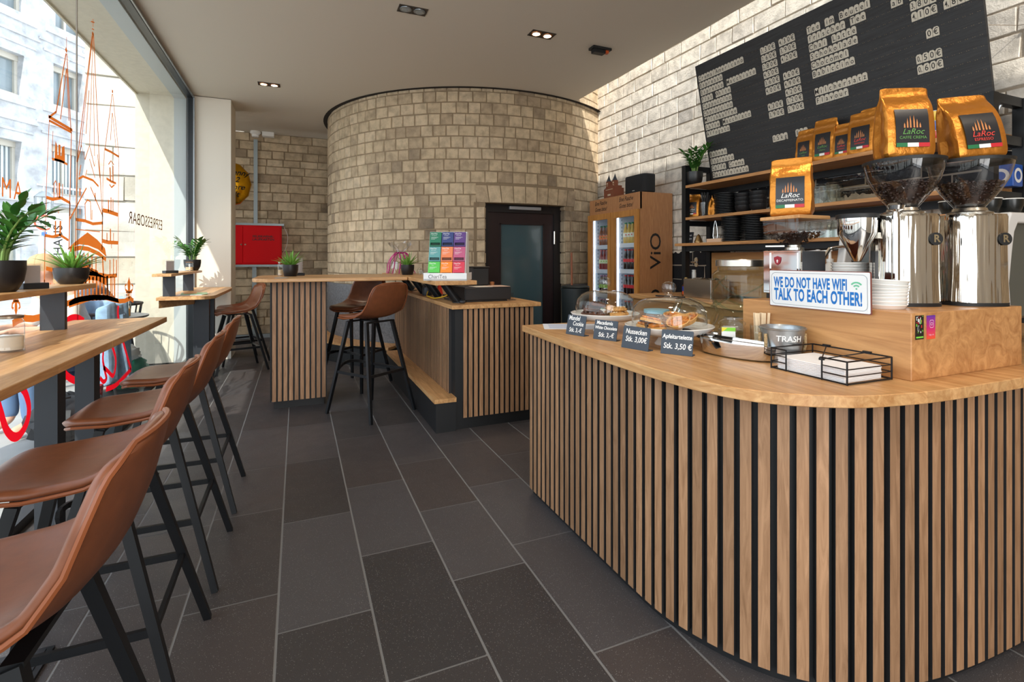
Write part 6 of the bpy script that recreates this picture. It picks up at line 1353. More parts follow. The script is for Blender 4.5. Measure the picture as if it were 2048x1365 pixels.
# ================= on the till counter =================
ZS = 1.094
td = thing('tea_display', 'white cardboard tea display with nine coloured packs on the raised till shelf', 'display stand', (1.055, 3.70, ZS), -0.46)
# front faces -Y, tilted back
mb = MB(); mb.bx(-0.158, 0.158, -0.16, 0.10, 0.0, 0.012); mb.bx(-0.158, 0.158, -0.16, -0.155, 0.0, 0.055); mb.bx(-0.158, -0.153, -0.155, 0.10, 0.012, 0.055); mb.bx(0.153, 0.158, -0.155, 0.10, 0.012, 0.055)
sec_ = [(-0.11, 0.012), (-0.02, 0.36), (0.05, 0.36), (0.09, 0.012)]
mb.loft([[(-0.140, y, z) for y, z in sec_], [(0.140, y, z) for y, z in sec_]], True, True); mb.build('cardboard_body', mat('card_white', (232, 234, 236), 0.6), td)
text('lettering', 'ChariTea', mat('tea_grey', (70, 74, 78), 0.5), 0.040, td, plane_M((-0.055, -0.1606, 0.028), (1, 0, 0), (0, 0, 1)), xs=0.9)
TPM = Matrix.Translation((1.055, 3.70, ZS)) @ Matrix.Rotation(-0.46, 4, 'Z') @ plane_M((0, -0.11, 0.012), (1, 0, 0), (0, 0.09, 0.348))
cols = [[(34, 120, 88), (52, 66, 122), (92, 58, 128)], [(96, 160, 160), (236, 132, 84), (192, 90, 128)], [(88, 200, 80), (250, 138, 22), (214, 54, 80)]]
names = [['dark green', 'navy blue', 'purple'], ['sea green', 'salmon orange', 'mauve pink'], ['bright green', 'vivid orange', 'raspberry red']]
for r in range(3):
    for c in range(3):
        t = thing('tea_pack', f'{names[r][c]} tea pack in the white display', 'tea pack', tuple(TPM @ Vector((-0.091 + 0.091*c, 0.296 - 0.114*r, 0.0))), group='coloured tea packs')
        m_ = mat('tea_%d%d' % (r, c), cols[r][c], 0.45); dk = mat('tead_%d%d' % (r, c), tuple(int(v*0.55) for v in cols[r][c]), 0.5); R_ = TPM.to_3x3().to_4x4()
        mb = MB(); mb.bx(-0.043, 0.043, -0.026, 0.055, 0.0005, 0.022, M=R_); mb.bx(-0.043, 0.043, -0.055, -0.048, 0.0005, 0.022, M=R_); mb.bx(-0.043, -0.036, -0.048, -0.026, 0.0005, 0.022, M=R_); mb.bx(0.036, 0.043, -0.048, -0.026, 0.0005, 0.022, M=R_); mb.build('carton', m_, t)
        mb = MB(); mb.bx(-0.036, 0.036, -0.048, -0.026, 0.0005, 0.006, M=R_)
        for k in range(3): mb.bx(-0.032+0.002*k, 0.032-0.003*k, -0.046+0.006*k, -0.042+0.006*k, 0.006, 0.014, M=R_)
        mb.build('open_slot', dk, t)
        text('lettering', 'ChariTea', CHALK, 0.013, t, R_ @ Matrix.Translation((-0.012, 0.042, 0.0225)), bold=0.0002)
        text('lettering', ['pure green', 'earl grey', 'darjeeling', 'wild herbs', 'rooibos', 'red fruit', 'mint', 'orange', 'hibiscus'][r*3+c], CHALK, 0.009, t, R_ @ Matrix.Translation((-0.010, 0.029, 0.0225)))
        mb = MB()
        for k in range(3): mb.bx(-0.033, 0.02-0.012*k, 0.014-0.007*k, 0.0155-0.007*k, 0.022, 0.0226, M=R_)
        mb.build('small_print', CHALK, t)
cd_ = thing('till_box', 'flat black cash drawer on the till counter', 'cash drawer', (1.385, 3.93, 0.9155))
mb = MB(); mb.rbx(-0.195, 0.195, -0.19, 0.19, 0.012, 0.112, 0.004); mb.bx(-0.17, 0.17, -0.17, 0.17, 0, 0.012); mb.build('case', mat('drawer_black', (26, 26, 28), 0.5), cd_); mb = MB(); mb.bx(-0.185, 0.185, -0.193, -0.190, 0.025, 0.105); mb.build('drawer_front', mat('drawer_black2', (32, 32, 35), 0.45), cd_)
for k, (x0, x1, y0, col, l) in enumerate(((-0.19, -0.08, -0.185, (60, 64, 80), 'dark folder lying on the cash drawer'), (-0.10, 0.04, -0.188, (232, 226, 218), 'white paper slip lying on the cash drawer'), (0.03, 0.19, -0.189, (222, 190, 172), 'pinkish paper lying on the cash drawer'))):
    mb = MB(); mb.bx(x0, x1, y0, y0+0.2, 0, 0.0015); o = mb.build('paper_sheet', mat('paper%d' % k, col, 0.7)); o.location = (1.385, 3.93, 1.0277 + 0.0016*k); tag(o, l, 'paper', 'papers on the cash drawer')
pr = thing('receipt_printer', 'black receipt printer box standing on the cash drawer', 'printer', (1.40, 4.02, 1.0325))
mb = MB(); mb.rbx(-0.075, 0.065, -0.08, 0.09, 0, 0.145, 0.006); mb.build('casing', BLACK, pr); mb = MB(); mb.rbx(-0.07, 0.072, -0.085, 0.09, 0.1455, 0.156, 0.004); mb.build('lid', BLACK, pr)
cu_ = tag(MB().lathe([(0.0001, 0), (0.018, 0), (0.020, 0.03), (0.0001, 0.032)], 14).build('ink_cup', mat('orange_brown', (176, 110, 62), 0.6)), 'small orange brown pot on the cash drawer', 'pot'); cu_.location = (1.515, 4.0, 1.028)
tm_ = thing('till_screen', 'black touch till screen on an arm behind the tea display', 'screen', (1.33, 4.45, 0.9155))
mb = MB(); mb.bx(-0.10, 0.10, -0.08, 0.08, 0, 0.012); mb.cyl((0, 0, 0.012), (0, 0.02, 0.24), 0.022); mb.build('stand', STEEL_BLK, tm_)
SMX = Matrix.Translation((0.02, 0, 0.28)) @ Matrix.Rotation(-0.5, 4, 'Z') @ Matrix.Rotation(0.9, 4, 'Y'); mb = MB(); mb.rbx(-0.11, 0.11, -0.15, 0.15, -0.008, 0.012, 0.004, M=SMX); mb.build('panel', mat('screen_black', (18, 18, 20), 0.15), tm_)
ms = thing('computer_mouse', 'dark computer mouse on the till counter between a shelf support and the drawer', 'mouse', (1.155, 3.68, 0.9155)); mb = MB(); mb.ball((0, 0, 0.012), 0.03, 12, (0.8, 1.3, 0.5)); mb.build('shell', mat('mouse_grey', (50, 52, 56), 0.4), ms)
cb_ = MB(); rr = random.Random(4)
for k in range(7):
    p = [Vector((1.20 + 0.09*rr.random(), 4.12 + 0.25*rr.random(), 0.925 + 0.12*rr.random())) for _ in range(5)]; cb_.tube(catmull([tuple(v) for v in p], 6), 0.004, 6)
cb_.tube([(1.20, 4.2, 0.925), (1.24, 4.3, 1.06)], 0.004, 6)
tag(cb_.build('cable', BLACK), 'tangled black cables under the raised till shelf', 'cables', kind='stuff')
yc = MB(); yc.tube(catmull([(1.15, 4.6, 1.04), (1.09, 4.55, 0.93), (1.065, 4.35, 0.922), (1.06, 4.15, 0.923), (1.10, 3.98, 0.95), (1.14, 3.92, 0.99)], 8), 0.0045, 8); tag(yc.build('cable', mat('cable_yellow', (232, 186, 40), 0.5)), 'yellow cable looping along the edge of the till counter', 'cable')
lp_ = tag(MB().rbx(-0.10, 0.10, -0.14, 0.14, 0, 0.02, 0.005).build('closed_laptop', mat('laptop_grey', (64, 66, 70), 0.4)), 'flat dark grey laptop under the raised shelf', 'laptop'); lp_.location = (1.24, 3.98, 0.9155) if False else (1.18, 4.02, 0.9155); lp_.scale = (0.0, 0.0, 0.0) if False else (0.45, 0.9, 0.6)
rc = tag(MB().lathe([(0.035, 0), (0.004, 0.13), (0.0001, 0.132)], 16, caps=True).build('cone_marker', mat('cone_red', (214, 54, 30), 0.5)), 'small red cone under the raised till shelf', 'cone'); rc.location = (1.26, 4.75, 0.9155)
for k, (x, y, l) in enumerate(((1.11, 4.62, 'rolled black device beside the yellow cable'), (1.20, 5.12, 'dark round device further along under the raised shelf'))):
    o = tag(MB().lathe([(0.045, 0), (0.05, 0.02), (0.045, 0.075), (0.0001, 0.08)], 18).build('scanner_base', ANTHRA), l, 'device', 'devices under the raised shelf'); o.location = (x, y, 0.9155)

# gift basket in cellophane
gb = thing('gift_basket', 'gift in clear cellophane with a magenta ribbon on the raised till shelf', 'gift', (0.985, 5.45, ZS))
mb = MB(); mb.bx(-0.05, 0.12, -0.07, 0.07, 0, 0.05); mb.build('basket', mat('card_tan', (206, 170, 132), 0.7), gb)
mb = MB(); rr = random.Random(6); nn = 22; rings = []
for z, r_ in ((0.0, 0.11), (0.06, 0.125), (0.13, 0.10), (0.20, 0.045), (0.225, 0.028), (0.25, 0.05), (0.30, 0.10), (0.335, 0.12)):
    rings.append([((r_*(1+0.25*(rr.random()-.5)))*math.cos(2*PI*i/nn)+0.03, (r_*(1+0.25*(rr.random()-.5)))*math.sin(2*PI*i/nn), z + 0.05*(rr.random()-.5)*(z > 0.24)) for i in range(nn)])
mb.loft(rings, True, False); mb.build('cellophane', glassmat('cellophane', (0.96, 0.96, 0.97), rough=0.08, ior=1.5, strength=3.0), gb)
mb = MB(); RB = mat('ribbon_magenta', (196, 30, 130), 0.25, 0.3)
for k in range(12):
    a = 2*PI*k/12 + 0.3; P = []
    for u in range(9):
        t = u/8; P.append((0.03 + (0.03 + 0.12*t)*math.cos(a) + 0.008*math.sin(9*t+k), (0.03+0.12*t)*math.sin(a) + 0.008*math.cos(9*t), max(0.004, 0.225 + 0.03*math.sin(PI*t) - 0.23*t**1.6)))
    mb.tube(P, 0.0045, 5)
mb.tube([(0.03+0.032*math.cos(2*PI*k/16), 0.032*math.sin(2*PI*k/16), 0.222) for k in range(16)], 0.008, 6, closed=True); mb.build('ribbon', RB, gb)
for k, (x, y) in enumerate(((0.99+0.13, 5.0), (1.13, 4.93))):
    o = tag(MB().lathe([(0.0001, 0.003), (0.014, 0.003), (0.018, 0), (0.024, 0.025), (0.022, 0.05), (0.013, 0.06), (0.013, 0.066)], 16).build('glass_ornament', GLASS), ['small round clear glass jar beyond the aloe on the till shelf', 'second small clear glass jar nearer the tea display'][k], 'glass jar', 'little glass jars'); o.location = (x, y, ZS)
wh = thing('card_stand', 'clear card stand of glass bits at the free end of the till counter', 'stand', (1.61, 3.79, 0.9155)); mb = MB(); mb.bx(-0.03, 0.03, -0.02, 0.02, 0, 0.006); mb.bx(-0.012, 0.012, -0.003, 0.003, 0.006, 0.06); mb.build('acrylic', PLEXI, wh)

# ================= on the high table and window bars =================
def sugar_jar(label, loc, r, h, fill, lidm, wide=1.0):
    t = thing('sugar_jar', label, 'jar', loc); mb = MB(); mb.lathe([(0.0001, 0.006), (r*0.9, 0.006), (r, 0), (r, 0.012), (r*0.96, 0.02), (r*0.97, h*0.8), (r*0.8, h*0.9), (r*0.8, h*0.93)], 16, smooth=False); mb.build('jar_body', GLASS, t)
    mb = MB(); mb.lathe([(0.0001, 0.008), (r*0.88, 0.008), (r*0.9, h*0.42), (0.0001, h*0.45)], 20); mb.build('contents', fill, t)
    mb = MB(); mb.lathe([(r*0.86, h*0.92), (r*0.92, h*0.93), (r*0.92, h*0.99), (r*0.8, h), (0.0001, h*1.01)], 24); mb.build('jar_lid', lidm, t); return t
SUGAR = mat('cane_sugar', (206, 176, 138), 0.9, bump=0.4, scale=300); CORK = mat('cork', (120, 88, 62), 0.9)
sugar_jar('fluted glass sugar jar with a steel lid on the long window bar', (-0.985, onz(10, 702, 0.905)[1]-0.03, 0.905), 0.042, 0.135, mat('white_sugar', (226, 216, 200), 0.9), mat('worn_steel', (140, 126, 110), 0.35, 0.8))
sugar_jar('glass jar of cane sugar with a dark lid beside the young zz plant', (-1.085, 6.48, 1.12), 0.040, 0.10, SUGAR, CORK)
sugar_jar('glass jar of cane sugar behind the aloe on the high table', (onz(566, 552.5, 1.094)[0]-0.015, onz(566, 552.5, 1.094)[1]+0.10, 1.094), 0.032, 0.13, SUGAR, BRUSHED)
def holder(label, loc, rz, w=0.10, h=0.11, card=True):
    t = thing('card_holder', label, 'card holder', loc, rz); mb = MB(); mb.rbx(-w/2, w/2, -0.022, 0.022, 0, 0.026, 0.002); mb.build('block', ANTHRA, t)
    mb = MB(); mb.bx(-w*0.35, w*0.35, -0.002, 0.002, 0.02, h); mb.build('acrylic_sheet', PLEXI, t)
    if card: mb = MB(); mb.bx(-w*0.3, w*0.3, 0.0025, 0.0035, 0.026, h-0.008); mb.build('card', WHITE, t)
    return t
holder('dark block holding an upright clear card between two plants on the raised window shelf', (-1.06, yx(66, -1.06), 1.12), 0.95)
holder('dark block card holder at the near end of the short raised shelf', (-1.07, 5.50, 1.12), 0.9, 0.13, 0.12)
holder('dark block with a tall white card behind the aloe on the high table', (onz(592, 552, 1.094)[0]+0.03, onz(592, 552, 1.094)[1]+0.06, 1.094), 0.3, 0.085, 0.175)
mb = MB(); mb.lathe([(0.0001, 0), (0.055, 0), (0.055, 0.003), (0.0001, 0.003)], 28); o = tag(mb.build('felt_coaster', mat('felt_grey', (150, 152, 154), 0.95)), 'round grey felt coaster by the aloe pot on the high table', 'coaster'); p_ = onz(569, 556, 1.094); o.location = (p_[0]-0.02, p_[1]-0.07, 1.094)
for k, (y, col) in enumerate(((5.75, (196, 198, 206)), (5.80, (120, 150, 110)))):
    mb = MB(); mb.bx(-0.11, 0.11, -0.15, 0.15, 0, 0.004); mb.cur = 1; mb.bx(-0.09, 0.02, 0.0, 0.12, 0.004, 0.0045); o = mb.build('magazine', [mat('mag%d' % k, col, 0.4), mat('mag_print%d' % k, [(150, 60, 110), (210, 120, 60)][k], 0.4)]); o.location = (-0.93, y, 0.9052 + 0.0042*k); o.rotation_euler = (0, 0, 0.25*k - 0.1); tag(o, ['open pale magazine lying lower on the short window bar', 'green toned magazine lying on top on the short window bar'][k], 'magazine', 'magazines on the short window bar')

# ================= back wall things, ceiling fittings =================
RC = mat('cabinet_red', (214, 10, 20), 0.55, spec=0.15); GALV = mat('galvanised_grey', (150, 162, 166), 0.45, 0.4)
fc = thing('fire_cabinet', 'red fire brigade cabinet on a grey duct frame on the back wall', 'cabinet', (-0.57, 8.87, 1.47))
mb = MB(); mb.rbx(-0.98, -0.225, 8.80, 8.955, 1.165, 1.775, 0.004); mb.build('case', RC, fc, True)
mb = MB(); mb.rbx(-0.765, -0.240, 8.788, 8.8, 1.185, 1.755, 0.003); mb.build('door', RC, fc, True)
mb = MB(); mb.rbx(-0.95, -0.772, 8.788, 8.8, 1.185, 1.755, 0.003); mb.build('side_door', RC, fc, True)
mb = MB(); mb.bx(-0.95, -0.90, 8.784, 8.787, 1.42, 1.73); mb.build('control_panel', mat('panel_dark', (50, 66, 66), 0.3), fc, True)
for z in (1.465, 1.47):
    pass
for x in (-0.79, -0.735):
    mb = MB(); mb.cyl((x, 8.788, 1.475), (x, 8.775, 1.475), 0.012); mb.build('lock', CHROME, fc, True)
text('lettering', 'FEUERWEHR-', INK, 0.050, fc, plane_M((-0.485-fc.location.x, 8.7865-fc.location.y, 1.60-fc.location.z), (1, 0, 0), (0, 0, 1)), bold=0.001); text('lettering', 'LAUFKARTEN', INK, 0.050, fc, plane_M((-0.485-fc.location.x, 8.7865-fc.location.y, 1.555-fc.location.z), (1, 0, 0), (0, 0, 1)), bold=0.001)
du = thing('cable_duct', 'pale grey cable duct rising up the back wall around the red cabinet', 'cable duct', (-0.6, 8.94, 0.06))
mb = MB(); mb.bx(-0.65, -0.59, 8.925, 8.958, 0.06, 1.13); mb.bx(-0.63, -0.575, 8.925, 8.958, 1.81, 3.14); mb.build('upright_duct', GALV, du, True)
mb = MB(); mb.bx(-1.1, -0.19, 8.80, 8.958, 1.776, 1.81); mb.bx(-1.1, -0.21, 8.80, 8.958, 1.13, 1.164); mb.build('frame_duct', GALV, du, True)
mb = MB(); mb.tube(catmull([(-0.20, 8.94, 1.78), (-0.14, 8.945, 1.62), (-0.16, 8.945, 1.45), (-0.20, 8.945, 1.36)], 8), 0.004, 6); tag(mb.build('thin_wire', WHITE), 'thin pale wire hanging beside the red cabinet', 'wire')
sd = thing('smoke_detector', 'white round smoke detector on the ceiling at the top of the cable duct', 'smoke detector', (-0.60, 8.86, 3.25)); mb = MB(); mb.lathe([(0.075, 0), (0.078, -0.03), (0.055, -0.05), (0.05, -0.085), (0.0001, -0.09)], 24); mb.build('housing', WHITE, sd)
es = thing('ceiling_box', 'small white junction box on the ceiling edge beside the smoke detector', 'junction box', (-0.42, 8.86, 3.25)); mb = MB(); mb.rbx(-0.085, 0.085, -0.06, 0.06, -0.07, 0, 0.004); mb.build('housing', WHITE, es)
bl = thing('foil_balloon', 'round gold foil balloon with black handwriting, half hidden by the cream pillar', 'balloon', (-0.90, 8.25, 2.33)); bl.scale = (0.83, 0.83, 0.83)
mb = MB(); n = 36; rings = []
for k in range(17):
    a = -PI/2 + PI*k/16; r_ = 0.345*math.cos(a)*1.0; rings.append([(max(r_, 0.0005)*(1 + 0.025*math.cos(12*2*PI*i/n)*abs(math.cos(a))**0.3)*math.cos(2*PI*i/n), 0.16*(math.sin(a)), max(r_, 0.0005)*(1+0.025*math.cos(12*2*PI*i/n))*1.12*math.sin(2*PI*i/n)) for i in range(n)])
mb.loft(rings, True, True, True); mb.build('foil', mat('balloon_gold', (214, 160, 26), 0.22, 0.85, bump=0.25, scale=12), bl)
for k, s_ in enumerate(('Lenny', '2', 'Jahre', 'alt')):
    me = textmesh(s_, 0.13, shear=0.35, bold=0.001).copy(); me.materials.clear(); me.materials.append(INK)
    for v in me.vertices:
        x, z = v.co.x + 0.16 - 0.02*k, 0.18 - 0.125*k + v.co.y; rr_ = min(0.999, math.hypot(x/0.345, z/0.386)); v.co = Vector((x, -0.16*math.sqrt(1-rr_*rr_) - 0.012, z))
    o = D.objects.new('handwriting', me); COL.objects.link(o); o.parent = bl
mb = MB(); mb.lathe([(0.03, -0.39), (0.012, -0.42), (0.045, -0.47)], 12); mb.build('neck', mat('balloon_gold', (214, 160, 26)), bl)
mb = MB(); mb.cyl((0, 0, -0.43), (0, 0, -2.80), 0.002, n=5); mb.build('string', WHITE, bl)
LENSON = mat('lamp_lens_on', (255, 224, 180), 0.3, emit=9.0); LENSOFF = mat('lamp_lens_off', (150, 160, 166), 0.15, 0.3); CAN = mat('lamp_can', (52, 40, 34), 0.4, 0.5)
for k, (x, y, on, l) in enumerate(((0.853, 4.05, False, 'unlit twin downlight in the ceiling between pillar and lit one'), (2.004, 4.04, True, 'glowing twin downlight in the ceiling near the skylight edge'), (-0.295, 6.415, True, 'glowing twin downlight in the ceiling in front of the cream pillar'))):
    t = thing('twin_downlight', l, 'downlight', (x, y, HC), 0, 'twin downlights')
    mb = MB(); mb.bx(-0.115, 0.115, -0.062, -0.055, -0.004, 0); mb.bx(-0.115, 0.115, 0.055, 0.062, -0.004, 0); mb.bx(-0.115, -0.108, -0.055, 0.055, -0.004, 0); mb.bx(0.108, 0.115, -0.055, 0.055, -0.004, 0); mb.bx(-0.004, 0.004, -0.055, 0.055, -0.004, 0); mb.build('frame', mat('lamp_frame', (70, 66, 64), 0.4, 0.4), t)
    mb = MB(); mb.bx(-0.108, 0.108, -0.055, 0.055, -0.002, 0.0); mb.build('housing', CAN, t)
    for s_ in (-1, 1):
        mb = MB(); mb.lathe([(0.048, 0.0), (0.046, -0.006), (0.034, -0.006)], 24, (0.055*s_, 0, -0.002)); r_ = mb.build('lamp_ring', mat('lamp_copper', (150, 96, 60), 0.3, 0.7) if on else mat('lamp_ring_grey', (120, 126, 130), 0.3, 0.6), t)
        mb = MB(); mb.lathe([(0.034, -0.006), (0.0001, -0.0075)], 20, (0.055*s_, 0, -0.002)); mb.build('lens', LENSON if on else LENSOFF, t)
    if on:
        sl = D.lights.new('downlight_spot', 'SPOT'); sl.energy = 55; sl.spot_size = 1.5; sl.spot_blend = 0.6; sl.color = (1, 0.80, 0.58); sl.shadow_soft_size = 0.05
        q_ = D.objects.new('downlight_spot', sl); COL.objects.link(q_); q_.location = (x, y, HC-0.02)
sn = thing('ceiling_sensor', 'flat black sensor unit with an orange chip on the ceiling', 'sensor', (2.645, 4.09, HC)); mb = MB(); mb.bx(-0.10, 0.10, -0.045, 0.045, -0.022, 0); mb.bx(-0.08, 0.04, -0.03, 0.03, -0.055, -0.022); mb.build('housing', BLACK, sn); mb = MB(); mb.bx(0.045, 0.075, -0.032, 0.0, -0.05, -0.0225); mb.build('chip', mat('chip_orange', (190, 80, 30), 0.5), sn)

# ================= lettering and drawing on the shop window =================
DX = XL + 0.0035; gp = lambda p: onx(p[0], p[1], DX)
dc = thing('window_decal', 'orange line drawing of church towers and a bridge on the shop window', 'window decal', (DX, 3.9, 1.3))
ORG = vinyl('decal_orange', (214, 108, 36))
def strokes(mb, S):
    for w, pts in S:
        P = [gp(p) for p in pts]; dd = math.hypot(P[0][0], P[0][1]); mb.ribbon(P, (w*1.25+0.3)*dd*0.92/FPX, (1, 0, 0))
def polys(mb, S):
    for pts in S: mb.add([gp(p) for p in pts], [tuple(range(len(pts)))])
def dbuild(nm, S, Pp=()):
    mb = MB(); strokes(mb, S); polys(mb, Pp); return mb.build(nm, ORG, dc, True)
dbuild('slim_tower', [(1.2, [(133, 74), (133, 97)]), (5, [(131, 97), (134, 104)]), (2.4, [(132, 107), (112, 226)]), (2.4, [(133.5, 107), (142, 262)]), (2.2, [(133, 138), (121, 239)]), (2, [(133.5, 138), (138, 242)]), (2.6, [(112, 224), (98, 235)]), (4, [(97, 233), (145, 261)]), (3, [(98, 241), (143, 265)]), (1.3, [(98.5, 241), (95, 320), (92, 396)]), (2.2, [(143, 264), (141, 340), (139, 432)]),
    (1.2, [(106, 262), (104, 318)]), (3, [(104, 318), (121, 322), (135, 329)]), (4, [(93, 395), (105, 399), (122, 396), (140, 406)]), (2, [(108, 395), (108, 368), (111, 362), (114, 368), (115, 395)]), (4.5, [(119, 396), (118.5, 366)]), (1.6, [(125, 396), (125, 368)]), (1.6, [(93, 396), (90, 470)]), (3, [(140, 405), (138, 500)]), (3.6, [(90, 471), (105, 474), (120, 470), (137, 481)]), (4, [(111, 470), (111, 442)]), (5, [(120, 472), (121, 442)]), (1.5, [(117, 420), (117, 428)]), (2, [(90, 471), (89, 560), (88, 600)]), (5, [(92, 537), (108, 541), (115, 546)]), (2, [(101, 566), (101, 590)]), (4, [(109, 568), (108, 584)])],
    [[(109, 321), (111, 282), (114, 290), (115, 310), (117, 310), (117, 289), (121, 290), (121, 312), (123, 312), (124, 294), (129, 292), (130, 324), (128, 327)]])
dbuild('spired_tower', [(1.6, [(186, 38), (186, 54)]), (1.2, [(182, 43), (189, 45)]), (1.4, [(184, 57), (188, 60)]), (2.2, [(185, 66), (154, 325)]), (1.8, [(185, 72), (161, 300)]), (1.8, [(178, 181), (172, 268)]), (1.5, [(186, 72), (179, 292)]), (1.6, [(187, 146), (189, 312)]), (2.2, [(187, 66), (199, 332)]), (4, [(184.5, 64), (187.5, 72)]), (2.6, [(155, 322), (163, 291), (170, 319), (179, 291), (189, 333), (195, 309), (200, 356)]), (1.6, [(179, 318), (190, 356)]), (1.8, [(162, 330), (158, 352)]), (1.6, [(174, 340), (171, 352)]), (2, [(155, 322), (152, 420), (151, 520)]), (2.2, [(199, 332), (203, 400), (205, 440)]), (3, [(157, 358), (166, 353), (186, 361), (197, 373)]), (4, [(160, 392), (160, 377)]), (2.4, [(140, 438), (160, 400), (173, 376)]), (2.0, [(181, 374), (206, 434)]), (3.4, [(191, 402), (190, 386)]), (2.2, [(171, 440), (170, 408), (175, 400), (181, 404), (182, 440)]), (1.8, [(184, 440), (184, 420)]), (1.5, [(160, 430), (160, 414)]), (4, [(151, 439), (170, 442), (186, 448), (206, 446)]), (1, [(152, 459), (200, 464)])])
dbuild('small_tower', [(4.5, [(225, 180), (225, 186)]), (1.8, [(224.5, 188), (210, 298)]), (1.8, [(225.5, 188), (238, 314)]), (1.6, [(224.5, 226), (221, 281)]), (1.6, [(225, 226), (232, 297)]), (3, [(209, 298), (222, 304), (238, 314)]), (1.5, [(209, 300), (206, 360), (205, 480)]), (1.5, [(237.5, 314), (236.5, 460), (236, 598)]), (4, [(221, 362), (220, 335)]), (3.5, [(226, 364), (226, 332)]), (3, [(213, 357), (222, 363), (232, 367)]), (1.5, [(217, 329), (222, 322), (228, 330)]), (2, [(219, 369), (223, 375), (229, 370)]), (3.5, [(217, 424), (217, 400)]), (3, [(222, 424), (222, 395)]), (2.4, [(226, 424), (226, 398)]), (5.5, [(206, 421), (216, 423), (236, 430)]), (3, [(214, 483), (214, 466)]), (4, [(221, 482), (221, 458)]), (2, [(227, 482), (227, 466)]), (5, [(205, 482), (216, 485), (236, 486)]), (1.8, [(223, 488), (223, 497)]), (2.5, [(205, 420), (204, 500)])])
# the filled lower zone: low roof, arcade and arched bridge
arc_ = [(5, [(150+7.2*k, 552+(k % 3)), (150+7.2*k, 604-0.4*k)]) for k in range(12)]
dbuild('arcade', arc_ + [(6, [(140, 500), (160, 496), (176, 498), (198, 508), (212, 520)]), (3, [(152, 512), (153, 530)]), (3.4, [(160, 508), (160, 532)]), (3.4, [(168, 506), (168, 534)]), (3.6, [(176, 507), (176, 538)]), (3.6, [(184, 510), (184, 540)]), (3.4, [(192, 513), (192, 546)]), (4, [(150, 534), (170, 534), (196, 545)]), (4.4, [(205, 514), (207, 552)]), (6, [(160, 545), (190, 548), (215, 553), (234, 551)]), (3, [(220, 520), (220, 550)]), (3, [(227, 518), (227, 550)]), (3, [(233, 520), (233, 552)]), (5, [(214, 552), (216, 590)]), (3, [(226, 552), (225, 596)])],
    [[(133, 500), (150, 484), (175, 465), (195, 480), (210, 497), (213, 514), (196, 499), (176, 491), (158, 489)], [(160, 545), (175, 536), (198, 548), (214, 556), (213, 572), (196, 562), (178, 560), (166, 572)], [(138, 604), (150, 596), (180, 590), (214, 590), (236, 598), (238, 606), (214, 600), (180, 602), (150, 612), (138, 616)]])
dbuild('bridge_arch', [(9, [(25, 648), (36, 641), (48, 637), (66, 638), (80, 635), (92, 629), (104, 621), (136, 607), (160, 599), (188, 595), (214, 596), (238, 603), (250, 602), (260, 597), (267, 602)]), (8, [(89, 588), (86, 634)]), (3, [(89, 560), (89, 590)])])
for cx, cy, sg in ((258, 578, 1), (32, 609, -1)):
    f = lambda x, y: (cx + x, cy - sg*y)
    dbuild('lily', [(3, [f(-2, -6), f(-7, -2), f(-8, 6), f(-5, 9)]), (3, [f(2, -6), f(7, -2), f(8, 6), f(5, 9)]), (2.4, [f(-6, -7), f(6, -7)]), (2.4, [f(-3, -8), f(-4, -17)]), (2.4, [f(3, -8), f(4, -17)])], [[f(0, 24), f(-3, 12), f(-2, -6), f(2, -6), f(3, 12)], [f(-1.5, -6), f(1.5, -6), f(1.2, -18), f(0, -22), f(-1.2, -18)]])
e1 = gp((325, 455)); e2 = gp((257, 432)); t = thing('window_lettering', 'brown serif lettering reversed on the shop window near the pillar', 'lettering', (DX, (e1[1]+e2[1])/2, (e1[2]+e2[2])/2), group=None)
text('letters', 'ESPRESSOBAR', mat('decal_brown', (150, 92, 58), 0.6), 0.135, t, plane_M((0, 0, 0.0), (0, -1, 0), (0, 0, 1)), xs=(e1[1]-e2[1])/(max(v.co.x for v in textmesh('ESPRESSOBAR', 0.135).vertices)*2), spacing=1.0)
e1 = gp((33, 383)); t = thing('window_lettering', 'two orange capital letters reversed on the window above the big zz plant', 'lettering', (DX, e1[1]-0.04, e1[2]))
text('letters', 'AM', ORG, 0.125, t, plane_M((0, 0, 0), (0, -1, 0), (0, 0, 1)), xs=0.95, spacing=1.25)
rs = thing('window_script', 'red sweeping script on the lower shop window', 'lettering', (DX, 3.4, 0.5)); SRED = vinyl('script_red', (232, 14, 32))
mb = MB()
def cst(w, pts): strokes(mb, [(w, catmull(pts, 6))])
cst(11, [(36, 768), (50, 785), (58, 815), (54, 845), (40, 870), (26, 874), (12, 858), (2, 826), (-6, 800)]); mb.build('loop_stroke', SRED, rs, True); mb = MB()
cst(8, [(126, 648), (140, 637), (154, 635), (168, 642)]); mb.build('arch_stroke', SRED, rs, True); mb = MB()
cst(10, [(122, 735), (132, 750), (146, 760), (160, 762)]); mb.build('arch_stroke', SRED, rs, True); mb = MB()
cst(6, [(207, 700), (206, 722), (211, 748), (213, 758), (207, 764), (200, 756)]); cst(6, [(207, 735), (215, 742), (226, 752), (231, 735), (231, 715), (225, 694)]); mb.build('wave_stroke', SRED, rs, True); mb = MB()
cst(6, [(237, 612), (236, 628), (240, 655), (248, 690), (262, 739)]); cst(6, [(262, 739), (246, 757), (230, 772), (212, 779)]); mb.build('tail_stroke', SRED, rs, True)

